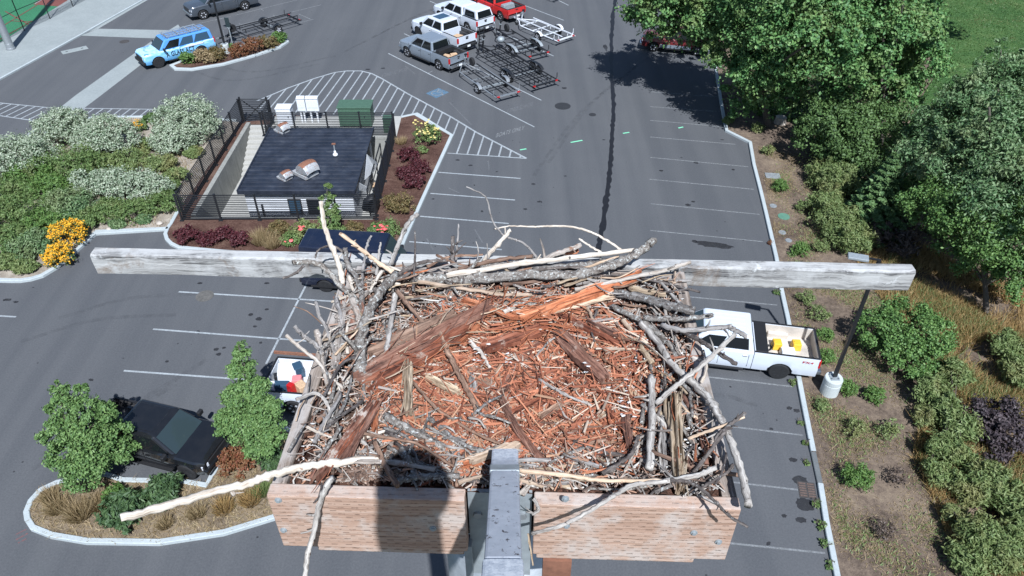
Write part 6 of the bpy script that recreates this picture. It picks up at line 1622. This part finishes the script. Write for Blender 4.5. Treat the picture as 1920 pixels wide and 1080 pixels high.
plank((1030, 585, -.01), (1155, 553, .0), 11, 'w_pale', .01, .12, 7, 16, 'bark_strip')
plank((866, 560, -.005), (972, 598, -.01), 12, 'w_orange', .012, .08, 7, 16, 'bark_strip')
plank((1048, 588, -.02), (1160, 644, -.02), 13, 'w_red', .014, .05, 7, 16, 'bark_strip')
plank((1100, 600, -.02), (1182, 640, -.02), 12, 'w_maroon', .012, .1, 7, 14, 'bark_strip')
plank((1040, 620, -.018), (1136, 712, -.018), 30, 'w_maroon', .02, .06, 11, 18)
plank((960, 690, -.035), (1010, 640, -.035), 14, 'w_maroon', .012, .1)
plank((938, 745, -.02), (1026, 874, -.012), 15, 'w_maroon', .014, .05, 9, 18, 'bark_strip', mid=.012)
plank((940, 738, -.034), (976, 676, -.034), 16, 'w_maroon', .012, .12)
plank((1012, 782, -.035), (1062, 752, -.035), 13, 'w_brown', .01, .15)
plank((936, 784, -.028), (1024, 742, -.028), 8, 'w_red', .01, .1, 7, 14)
plank((765, 678, -.005), (766, 776, -.012), 17, 'w_tan', .02, .05, 9, 16, 'wood_chunk')
plank((798, 706, -.03), (864, 738, -.028), 13, 'w_tan', .014, .08, 9, 14, 'wood_chunk')
plank((880, 690, -.04), (925, 735, -.04), 26, 'w_brown', .012, .1)
plank((885, 700, -.036), (890, 760, -.036), 12, 'w_grey', .01, .1)
plank((1264, 740, -.0), (1274, 925, .005), 22, 'w_tan', .024, .05, 11, 22, 'wood_chunk', ridge=.4)
plank((1238, 780, -.02), (1246, 880, -.015), 11, 'w_grey', .012, .1, 7, 14, 'wood_chunk')
plank((1110, 545, -.02), (1250, 552, .0), 13, 'w_brown', .014, .1, 9, 16, 'bark_strip')
plank((1060, 560, -.03), (1290, 660, -.03), 14, 'w_brown', .01, .12, 7, 18, 'bark_strip') if False else None
plank((652, 552, .0), (664, 668, -.01), 58, 'w_redgrey', .014, .12, 13, 16, twist=-.3)
plank((642, 570, .01), (628, 690, .0), 18, 'w_weather', .012, .1, 9, 14, 'bark_strip', twist=-.6)
plank((690, 505, -.01), (676, 565, -.015), 18, 'w_orange', .012, .1, 9, 10, 'bark_strip', twist=-.3)
plank((700, 520, -.03), (760, 500, -.02), 24, 'w_brown', .012, .1)
plank((820, 640, -.03), (700, 640, -.04), 22, 'w_weather', .01, .1)
plank((880, 866, .0), (975, 832, .0), 13, 'w_pale', .016, .12, 9, 16, 'wood_chunk')
plank((868, 872, -.015), (920, 862, -.015), 15, 'w_orange', .008, .2)
plank((1085, 470, .01), (1040, 476, .0), 12, 'w_orange', .01, .1)
plank((1180, 690, -.03), (1205, 640, -.03), 10, 'w_red', .01, .1)
plank((830, 805, -.04), (930, 790, -.04), 14, 'w_red', .008, .2)
plank((1090, 810, -.036), (1170, 780, -.036), 9, 'w_orange', .008, .2)
plank((1170, 760, -.03), (1180, 840, -.03), 16, 'w_maroon', .01, .2)
plank((1075, 850, -.03), (1140, 815, -.03), 9, 'w_red', .008, .2)
# sticks, one by one where the photo shows them: ([(px, py, height)...], thickness px, wood, taper)
H1 = .05
for s in [
    ([(836, 517, .035), (973, 495, .05), (1080, 482, .06), (1190, 469, .07)], 11, 'w_white', .8),
    ([(770, 522, .0), (873, 523, .015), (990, 516, .03), (1073, 515, .035), (1140, 501, .05), (1190, 478, .07), (1229, 450, .1)], 20, 'w_lichen', .72),
    ([(676, 700, -.0), (680, 613, .015), (707, 557, .03), (742, 515, .04)], 25, 'w_lichen', .68),
    ([(783, 528, .02), (873, 542, .01), (940, 552, .0), (997, 553, -.01)], 8, 'w_pale', .8),
    ([(1078, 543, .0), (1140, 530, .02), (1205, 516, .045), (1250, 506, .06), (1294, 492, .075)], 8, 'w_white', .9),
    ([(642, 532, .02), (636, 498, .07), (622, 462, .13), (607, 420, .2), (602, 378, .27)], 11, 'w_white', .7),
    ([(738, 511, .03), (707, 491, .06), (684, 473, .09), (637, 437, .14)], 9, 'w_pale', .8),
    ([(679, 540, .0), (679, 518, .03), (687, 464, .1), (696, 441, .14)], 6, 'w_grey', .7),
    ([(733, 495, .03), (748, 455, .09), (764, 420, .14), (783, 400, .17)], 9, 'w_grey', .85),
    ([(706, 515, .02), (710, 480, .06), (714, 454, .1)], 6, 'w_grey', .6),
    ([(716, 508, .03), (690, 552, .0)], 7, 'w_white', .7),
    ([(775, 546, .0), (778, 487, .06), (778, 433, .13)], 5, 'w_dark', .7),
    ([(849, 490, .02), (848, 465, .06), (849, 444, .09)], 9, 'w_dark', .8),
    ([(855, 488, .02), (858, 450, .07), (860, 420, .11)], 5, 'w_grey', .6),
    ([(1007, 484, .01), (992, 465, .04), (974, 452, .06), (951, 445, .08), (940, 437, .10), (923, 413, .14), (914, 377, .20), (904, 364, .23), (874, 350, .26)], 4.5, 'w_grey', .55),
    ([(1166, 470, .03), (1140, 452, .06), (1112, 437, .08), (1075, 426, .10), (1026, 424, .10), (1004, 425, .10), (959, 424, .10), (925, 430, .09)], 5, 'w_white', .5),
    ([(906, 490, .01), (930, 462, .06), (958, 430, .11)], 9, 'w_white', .8),
    ([(970, 512, .0), (1048, 475, .04), (1090, 460, .06)], 11, 'w_weather', .8),
    ([(1128, 473, .02), (1107, 462, .04), (1085, 447, .06)], 5, 'w_white', .7),
    ([(893, 500, .02), (897, 470, .05), (892, 452, .07)], 3, 'w_grey', .5), ([(915, 492, .02), (913, 456, .07)], 2.5, 'w_grey', .5),
    ([(800, 500, .03), (842, 482, .03), (905, 478, .03)], 6, 'w_brown', .7), ([(818, 478, .04), (850, 492, .03), (880, 500, .02)], 5, 'w_brown', .6),
    ([(745, 516, .03), (790, 492, .04), (840, 488, .03)], 9, 'w_dark', .7), ([(860, 505, .02), (930, 488, .03), (1000, 480, .02)], 9, 'w_brown', .8), ([(900, 500, .015), (980, 490, .02), (1060, 478, .02)], 7, 'w_lichen', .8),
    ([(1000, 505, .01), (1080, 498, .02), (1150, 488, .03)], 12, 'w_lichen', .8), ([(960, 520, .0), (1020, 505, .02), (1100, 500, .02)], 6, 'w_dark', .7), ([(1090, 505, .02), (1160, 480, .04)], 6, 'w_pale', .7),
    ([(835, 555, -.01), (855, 512, .03), (866, 516, .03), (872, 545, .0)], 5, 'w_dark', .8), ([(700, 545, .02), (770, 510, .04)], 7, 'w_dark', .7),
    ([(742, 550, .01), (735, 585, .0), (728, 640, -.01), (720, 680, -.02)], 11, 'w_grey', .8),
    ([(745, 545, .03), (768, 575, .0), (812, 620, -.02)], 9, 'w_brown', .6),
    ([(593, 566, .03), (598, 591, .03), (611, 613, .025), (620, 640, .02), (628, 662, .01)], 7, 'w_grey', .9), ([(537, 628, .09), (560, 650, .07), (594, 676, .04), (620, 707, .02), (643, 728, .0)], 7, 'w_white', .9),
    ([(552, 612, .08), (573, 633, .06), (590, 645, .03), (606, 665, .02)], 8, 'w_grey', 1.1),
    ([(593, 618, .05), (600, 650, .02), (610, 700, .01), (618, 740, .0)], 11, 'w_weather', .8),
    ([(667, 668, .03), (642, 681, .03), (623, 710, .025), (608, 743, .02)], 6, 'w_dark', .9), ([(555, 750, .05), (591, 737, .035), (611, 753, .02), (623, 782, .0)], 7, 'w_grey', .9),
    ([(647, 464, .10), (651, 493, .06), (667, 520, .04), (678, 553, .02), (676, 590, .0)], 9, 'w_lichen', 1.2),
    ([(548, 492, .1), (589, 493, .08), (616, 509, .06), (638, 536, .035), (660, 553, .02), (672, 570, .01)], 10, 'w_lichen', 1.0),
    ([(570, 498, .08), (555, 512, .08), (530, 522, .09)], 6, 'w_dark', .7), ([(644, 472, .1), (622, 461, .13), (598, 468, .11), (591, 483, .1)], 5, 'w_dark', .6),
    ([(660, 560, .02), (672, 600, .01), (676, 640, .0)], 12, 'w_weather', .8), ([(655, 520, .03), (662, 545, .02)], 8, 'w_white', .7), ([(630, 560, .03), (640, 600, .01), (645, 650, .0)], 9, 'w_grey', .8),
    ([(225, 972, .16), (310, 949, .13), (390, 925, .10), (460, 908, .08), (500, 893, .07), (557, 878, .05), (620, 868, .03), (712, 860, .0)], 16, 'w_white', 1.05),
    ([(432, 916, .08), (440, 928, .07)], 9, 'w_white', .8),
    ([(625, 893, .05), (613, 910, .05), (597, 953, -.02), (587, 1003, -.08), (577, 1040, -.12), (570, 1100, -.18)], 11, 'w_grey', .9),
    ([(604, 905, .04), (598, 930, .02), (588, 943, .0)], 4, 'w_dark', .6),
    ([(774, 716, -.01), (815, 763, -.015), (861, 794, -.015), (904, 818, -.01), (938, 832, -.01)], 6, 'w_brown', .8),
    ([(805, 784, -.02), (837, 813, -.015), (873, 835, -.01), (910, 846, -.01)], 10, 'w_lichen', .8), ([(722, 780, -.02), (777, 810, -.02), (830, 838, -.02)], 16, 'w_lichen', .8),
    ([(675, 811, .0), (714, 819, .0), (777, 830, .0), (820, 855, .005), (858, 880, .01)], 6, 'w_brown', .8), ([(702, 828, .01), (719, 866, .015), (745, 912, .03)], 10, 'w_brown', 1.0),
    ([(753, 842, .0), (768, 868, .0), (782, 897, .005)], 14, 'w_lichen', .9), ([(742, 901, .01), (800, 893, .01), (860, 893, .01)], 13, 'w_lichen', .9),
    ([(970, 881, .02), (1073, 893, .025), (1134, 901, .025), (1243, 901, .03)], 9, 'w_pale', .75), ([(975, 900, .01), (1020, 912, .01)], 8, 'w_pale', .7), ([(640, 880, .01), (700, 870, .01), (640, 890, .01)], 6, 'w_grey', .8) if False else ([(860, 905, .01), (905, 890, .01)], 9, 'w_pale', .7),
    ([(998, 1000, .02), (1057, 983, .05), (1107, 957, .06), (1150, 930, .05), (1187, 910, .04), (1250, 902, .03), (1312, 890, .04), (1342, 876, .05)], 7, 'w_grey', 1.5),
    ([(1255, 900, .03), (1300, 907, .05), (1340, 940, .07), (1367, 967, .08), (1402, 988, .09)], 7, 'w_dark', .7),
    ([(1200, 605, .0), (1232, 640, .01), (1259, 682, .02), (1296, 714, .03), (1329, 748, .04), (1351, 786, .05), (1373, 834, .06), (1390, 884, .06), (1404, 948, .06)], 12, 'w_grey', .95),
    ([(1229, 757, .0), (1262, 728, .03), (1296, 701, .06), (1329, 673, .08), (1378, 627, .11)], 10, 'w_grey', .9),
    ([(1301, 887, .02), (1340, 834, .05), (1368, 798, .08), (1398, 773, .11)], 8, 'w_dark', .9), ([(1290, 822, .02), (1335, 806, .05), (1396, 782, .1)], 6, 'w_pale', .8),
    ([(1373, 802, .08), (1352, 808, .07), (1340, 826, .06)], 5, 'w_dark', .8), ([(1375, 870, .07), (1360, 888, .05), (1320, 912, .04), (1305, 925, .04)], 6, 'w_dark', .9), ([(1362, 850, .06), (1352, 890, .05), (1340, 908, .04)], 5, 'w_dark', .7),
    ([(1221, 704, .0), (1222, 779, .0), (1217, 880, .005)], 12, 'w_grey', 1.15), ([(1240, 800, .0), (1236, 840, .0), (1240, 885, .0)], 5, 'w_grey', .8), ([(1248, 700, -.02), (1244, 740, -.02), (1230, 790, -.02)], 8, 'w_dark', .8),
    ([(1150, 549, .0), (1211, 560, .015), (1256, 573, .03), (1303, 583, .045)], 16, 'w_lichen', 1.05), ([(1205, 596, .015), (1276, 598, .03), (1337, 591, .06)], 11, 'w_lichen', .85),
    ([(1240, 610, .02), (1284, 620, .035), (1356, 613, .06), (1378, 619, .06), (1401, 632, .06)], 10, 'w_grey', .9), ([(1265, 612, .02), (1311, 638, .04), (1340, 657, .05), (1381, 683, .06)], 9, 'w_dark', .85),
    ([(1148, 574, -.01), (1211, 607, .0), (1251, 642, .0), (1270, 670, .0)], 11, 'w_lichen', .8), ([(1180, 541, .01), (1249, 553, .03)], 11, 'w_tan', .8), ([(1232, 550, .03), (1265, 545, .04), (1298, 541, .05)], 4, 'w_dark', .6),
    ([(1130, 889, .01), (1176, 859, .005), (1190, 840, .0), (1197, 816, .0)], 9, 'w_dark', .8), ([(1132, 655, -.02), (1198, 654, -.01)], 6, 'w_pale', .9), ([(1200, 648, -.0), (1222, 680, -.005)], 11, 'w_tan', .9), ([(1168, 600, -.02), (1185, 622, -.02), (1200, 640, -.02)], 9, 'w_pale', .9),
    ([(1009, 711, -.03), (1060, 740, -.025), (1108, 760, -.025)], 6, 'w_grey', .8), ([(1100, 575, -.02), (1112, 600, -.02), (1125, 625, -.02)], 6, 'w_pale', .8), ([(1120, 580, -.02), (1108, 612, -.02), (1115, 640, -.02)], 5, 'w_dark', .8),
    ([(1005, 668, -.03), (1035, 636, -.02), (1058, 632, -.02)], 4, 'w_grey', .7), ([(880, 640, -.01), (905, 665, -.02), (918, 690, -.02)], 9, 'w_white', .6), ([(945, 585, .0), (970, 572, .0)], 9, 'w_white', .7),
    ([(824, 622, .0), (840, 660, -.005), (856, 693, -.01), (878, 735, -.015), (893, 764, -.02)], 10, 'w_brown', .9), ([(892, 760, -.02), (886, 795, -.03)], 6, 'w_brown', .7), ([(870, 734, -.025), (935, 748, -.03)], 7, 'w_red', .8),
    ([(1255, 830, .0), (1270, 790, .0), (1290, 770, .01)], 6, 'w_pale', .8), ([(1280, 740, .0), (1310, 800, .0), (1325, 870, .0)], 9, 'w_maroon', .8), ([(1285, 850, .0), (1300, 900, .01)], 8, 'w_maroon', .8),
    ([(600, 800, .0), (640, 770, .01), (662, 700, .0)], 7, 'w_lichen', .8), ([(590, 830, .01), (610, 790, .02), (640, 740, .02)], 9, 'w_grey', .8), ([(600, 860, .02), (640, 800, .01)], 8, 'w_lichen', .9), ([(575, 800, .03), (600, 812, .02), (622, 820, .02)], 6, 'w_white', .6),
    ([(1000, 935, .0), (1010, 955, -.01), (998, 965, -.02)], 7, 'w_grey', .8), ([(975, 925, .0), (995, 905, .0)], 8, 'w_white', .8), ([(990, 1000, -.05), (1000, 1060, -.1)], 4, 'w_tan', .8)]:
    stick(*s)
# tangle of lichen twigs along the near left rim
for i in range(40):
    x, y = rn.uniform(640, 900), rn.uniform(770, 895); a = rn.gauss(-.5, .8); L = rn.uniform(25, 85)
    stick([(x, y, rn.uniform(-.03, .0)), (x + math.cos(a) * L / 2 + rn.gauss(0, 3), y - math.sin(a) * L / 3 + rn.gauss(0, 3), rn.uniform(-.02, .008)), (x + math.cos(a) * L, y - math.sin(a) * L * .7, rn.uniform(-.03, .0))], rn.uniform(3, 8), rn.choice(['w_lichen', 'w_grey', 'w_brown', 'w_lichen', 'w_weather', 'w_dark']), .7, 'twig', per=4, n=7)
for i in range(70):                                    # rim tangles at both sides and the back
    sd = i % 3
    if sd == 0: y = rn.uniform(545, 850); x = 628 - (y - 560) * .30 + rn.uniform(-8, 60); a = rn.gauss(1.25, .5)
    elif sd == 1: y = rn.uniform(545, 880); x = 1275 + (y - 510) * .22 - rn.uniform(0, 85); a = rn.gauss(1.75, .5)
    else: x = rn.uniform(700, 1230); y = rn.uniform(492, 545); a = rn.gauss(.05, .3)
    L = rn.uniform(35, 110); h_ = rn.uniform(.0, .03)
    stick([(x, y, h_), (x + math.cos(a) * L / 2 + rn.gauss(0, 5), y - math.sin(a) * L * .4 + rn.gauss(0, 4), h_ + .008), (x + math.cos(a) * L, y - math.sin(a) * L * .75, h_ + rn.uniform(-.01, .02))], rn.uniform(2.2, 6.0), rn.choice(['w_lichen', 'w_tan', 'w_weather', 'w_white', 'w_pale', 'w_brown', 'w_grey', 'w_orange']), .65, 'branch', per=4, n=7)
for i in range(34):                                    # splinters lying across the bark slabs
    t_ = rn.random(); x, y = 690 + 230 * t_ + rn.gauss(0, 14), 715 - 140 * t_ + rn.gauss(0, 14); a = rn.gauss(.5, .5); L = rn.uniform(18, 75)
    stick([(x, y, .0), (x + math.cos(a) * L / 2, y - math.sin(a) * L / 2 + rn.gauss(0, 2), .012), (x + math.cos(a) * L, y - math.sin(a) * L, .004)], rn.uniform(1.6, 4), rn.choice(['w_orange', 'w_red', 'w_tan', 'w_pale', 'w_maroon']), .5, 'splinter', per=3, n=5)
# smaller sticks filling the rim and the floor
def rnd_uv(rim):
    while True:
        u, v = rn.uniform(.06, PW - .06), rn.uniform(.02, .89)
        e = min(u - .04, PW - .04 - u, v, .9 - v)
        if not rim or e < .17: return u, v
for i in range(230):
    rim = i < 180; u, v = rnd_uv(rim); a = rn.uniform(0, math.pi)
    if rim:
        e = [u, PW - u, v, .9 - v]; k = e.index(min(e)); a = (math.pi / 2 if k < 2 else 0) + rn.gauss(0, .45)
    L = rn.uniform(.07, .24 if rim else .16); r_ = rn.uniform(.0028, .0075) if rim else rn.uniform(.002, .005)
    h = floor_h(u, v) + (rn.uniform(.0, .035) if rim else rn.uniform(.0, .012))
    d = Vector((math.cos(a), math.sin(a), rn.uniform(-.12, .12))); c = PL(u, v, h)
    nrm = Vector((-d.y, d.x, 0)); bw = rn.uniform(-.08, .08) * L
    P = smooth_line([tuple(c - d * L / 2), tuple(c + nrm * bw), tuple(c + d * L / 2)], 4)
    mt = rn.choice(['w_lichen', 'w_grey', 'w_lichen', 'w_brown', 'w_white', 'w_weather', 'w_tan', 'w_grey', 'w_lichen', 'w_dark'] if rim else ['w_brown', 'w_red', 'w_maroon', 'w_grey', 'w_tan', 'w_pale', 'w_orange'])
    MB().tube(P, [r_ * rn.uniform(.75, 1.15) for _ in P], 7, True, .1, rn).build('twig', M[mt], nest, smooth=True)
for i in range(46):
    u, v = rnd_uv(False); h = floor_h(u, v) + rn.uniform(-.002, .012); a = rn.uniform(0, 6.28); L = rn.uniform(.05, .15)
    p = PL(u, v, h); q = p + Vector((math.cos(a) * L, math.sin(a) * L, rn.uniform(-.008, .012)))
    qq = q - FL; uu = qq.dot(UX); vv = qq.dot(UY)
    if not (.05 < uu < PW - .05 and .02 < vv < .88): continue
    # plank() takes pixels: build straight from world points instead
    _np = NP; NP = lambda px, py, h_, _p=p, _q=q: _p if px == 0 else _q
    plank((0, 0, 0), (1, 0, 0), rn.uniform(.008, .02) * ppm(p), rn.choice(['w_red', 'w_orange', 'w_maroon', 'w_brown', 'w_red', 'w_tan']), .006, .2, 6, 8, 'bark_chip')
    NP = _np
# fine red needles and shreds: nobody could count them
def needles(n, seed, name, mat, lmin, lmax, wmin, wmax, lift, region=None, tilt=.16):
    r = np.random.default_rng(seed)
    u = r.uniform(.05, PW - .05, n * 3); v = r.uniform(.015, .89, n * 3)
    e = np.minimum(np.minimum(u - .04, PW - .04 - u), np.minimum(v, .9 - v))
    keep = (r.random(n * 3) < np.clip(e / .2, .22, 1)) if region is None else region(u, v, r)
    u, v = u[keep][:n], v[keep][:n]; n = len(u)
    fh = np.array([floor_h(a, b) for a, b in zip(u, v)]) + r.uniform(-.004, lift, n)
    c = np.array(FL) + u[:, None] * np.array(UX) + v[:, None] * np.array(UY); c[:, 2] += fh
    a = r.uniform(0, np.pi, n) ; L = lmin + (lmax - lmin) * r.random(n) ** 2.2; w = r.uniform(wmin, wmax, n)
    d = np.stack([np.cos(a), np.sin(a), r.normal(0, tilt, n)], 1); s = np.stack([-np.sin(a), np.cos(a), np.zeros(n)], 1); up = np.cross(d, s); up *= np.sign(up[:, 2:3])
    bend = r.normal(0, .12, n)[:, None] * L[:, None] * s
    hw = w[:, None] / 2
    V = np.stack([c - d * L[:, None] / 2 - s * hw, c - d * L[:, None] / 2 + s * hw, c - d * L[:, None] / 2 + up * hw * 1.3,
                  c + bend - s * hw, c + bend + s * hw, c + bend + up * hw * 1.3,
                  c + d * L[:, None] / 2 - s * hw * .4, c + d * L[:, None] / 2 + s * hw * .4, c + d * L[:, None] / 2 + up * hw * .5], 1)
    F = np.array([[0, 3, 5, 2], [2, 5, 4, 1], [3, 6, 8, 5], [5, 8, 7, 4]])
    idx = (np.arange(n)[:, None, None] * 9 + F).reshape(-1)
    me = bpy.data.meshes.new(name); me.vertices.add(n * 9); me.vertices.foreach_set('co', (V - np.array(nest.location)).ravel())
    me.loops.add(n * 16); me.loops.foreach_set('vertex_index', idx); me.polygons.add(n * 4); me.polygons.foreach_set('loop_start', np.arange(n * 4) * 4); me.polygons.foreach_set('loop_total', np.full(n * 4, 4))
    me.update(calc_edges=True); me.materials.append(M[mat]); o = link(name, me, nest); o['kind'] = 'stuff'; return o
inner = lambda u, v, r: ((u - .66) / .46) ** 2 + ((v - .46) / .38) ** 2 < .75 + .5 * r.random(len(u))
outer = lambda u, v, r: ((u - .66) / .46) ** 2 + ((v - .46) / .38) ** 2 > .6 + .5 * r.random(len(u))
needles(9000, 21, 'needle_litter', 'litter', .014, .11, .0013, .0040, .02, inner, .2)
needles(4200, 23, 'rim_litter', 'litter_grey', .012, .09, .002, .006, .03, outer, .25)
needles(2600, 22, 'bark_shreds', 'litter', .04, .21, .0028, .0085, .026, inner, .22)
# bundle of bright shreds beside the split bark
rb_ = random.Random(5); mb = MB()
for i in range(70):
    p = NP(1000 + rb_.gauss(0, 45), 585 + rb_.gauss(0, 26), rb_.uniform(-.02, .012)); a = rb_.gauss(.35, .7); L = rb_.uniform(.04, .13)
    d = Vector((math.cos(a), math.sin(a), rb_.uniform(-.15, .15))) * L / 2; m = p + Vector((rb_.gauss(0, .006), rb_.gauss(0, .006), .006))
    mb.tube(smooth_line([tuple(p - d), tuple(m), tuple(p + d)], 3), rb_.uniform(.0013, .0028), 4)
o = mb.build('bark_fibres', M['w_orange'], nest); o['kind'] = 'stuff'
# white lichen flecks, feathers and droppings
mb = MB()
for i in range(420):
    u, v = rnd_uv(i % 3 == 0); c = PL(u, v, floor_h(u, v) + rb_.uniform(.008, .024)); s = rb_.uniform(.0015, .004); a = rb_.uniform(0, 6.28)
    ring = [c + Vector((math.cos(a + k * 1.05) * s * rb_.uniform(.4, 1.6), math.sin(a + k * 1.05) * s * rb_.uniform(.4, 1.2), rb_.uniform(-.002, .002))) for k in range(6)]
    b = len(mb.v); mb.v += [tuple(q) for q in ring] + [tuple(c + Vector((0, 0, s * .6)))]
    for k in range(6): mb.face((b + k, b + (k + 1) % 6, b + 6))
for (px, py, n_, sp) in ((905, 655, 14, 14), (948, 665, 8, 8), (1100, 690, 8, 6), (1165, 730, 16, 14), (1175, 780, 14, 16), (1190, 672, 12, 12), (1300, 815, 26, 16), (1298, 850, 16, 12), (690, 680, 10, 10), (780, 815, 6, 5), (1240, 690, 10, 10), (1040, 530, 8, 8), (590, 820, 10, 14), (700, 866, 10, 18), (955, 580, 8, 10), (620, 640, 12, 14), (650, 600, 14, 16), (840, 565, 8, 10), (1240, 560, 14, 18)):
    for i in range(n_ * 2 // 3):
        x, y = px + rb_.gauss(0, sp * 1.0), py + rb_.gauss(0, sp * 1.0); c = NP(x, y, rb_.uniform(-.012, .012)); s = rb_.uniform(.002, .0048); a = rb_.uniform(0, 6.28)
        b = len(mb.v); mb.v += [tuple(c + Vector((math.cos(a + k * 1.05) * s * rb_.uniform(.3, 2.6), math.sin(a + k * 1.05) * s * rb_.uniform(.2, 1.2), rb_.uniform(-.002, .003)))) for k in range(6)] + [tuple(c + Vector((0, 0, s * .5)))]
        for k in range(6): mb.face((b + k, b + (k + 1) % 6, b + 6))
o = mb.build('white_flecks', M['fleck_white'], nest); o['kind'] = 'stuff'
# heap of brown cone scales at the near left corner
mb = MB()
for i in range(150):
    c = NP(680 + rb_.gauss(0, 20), 888 + rb_.gauss(0, 9), rb_.uniform(-.01, .012)); s = rb_.uniform(.004, .009); a = rb_.uniform(0, 6.28); t_ = rb_.uniform(-.7, .7)
    e1 = Vector((math.cos(a), math.sin(a), t_)) * s; e2 = Vector((-math.sin(a), math.cos(a), rb_.uniform(-.5, .5))) * s * .7; b = len(mb.v)
    mb.v += [tuple(c - e1), tuple(c + e2), tuple(c + e1), tuple(c - e2), tuple(c + Vector((0, 0, s * .5)))]
    for k in range(4): mb.face((b + k, b + (k + 1) % 4, b + 4))
o = mb.build('cone_scales', M['w_brown'], nest); o['kind'] = 'stuff'
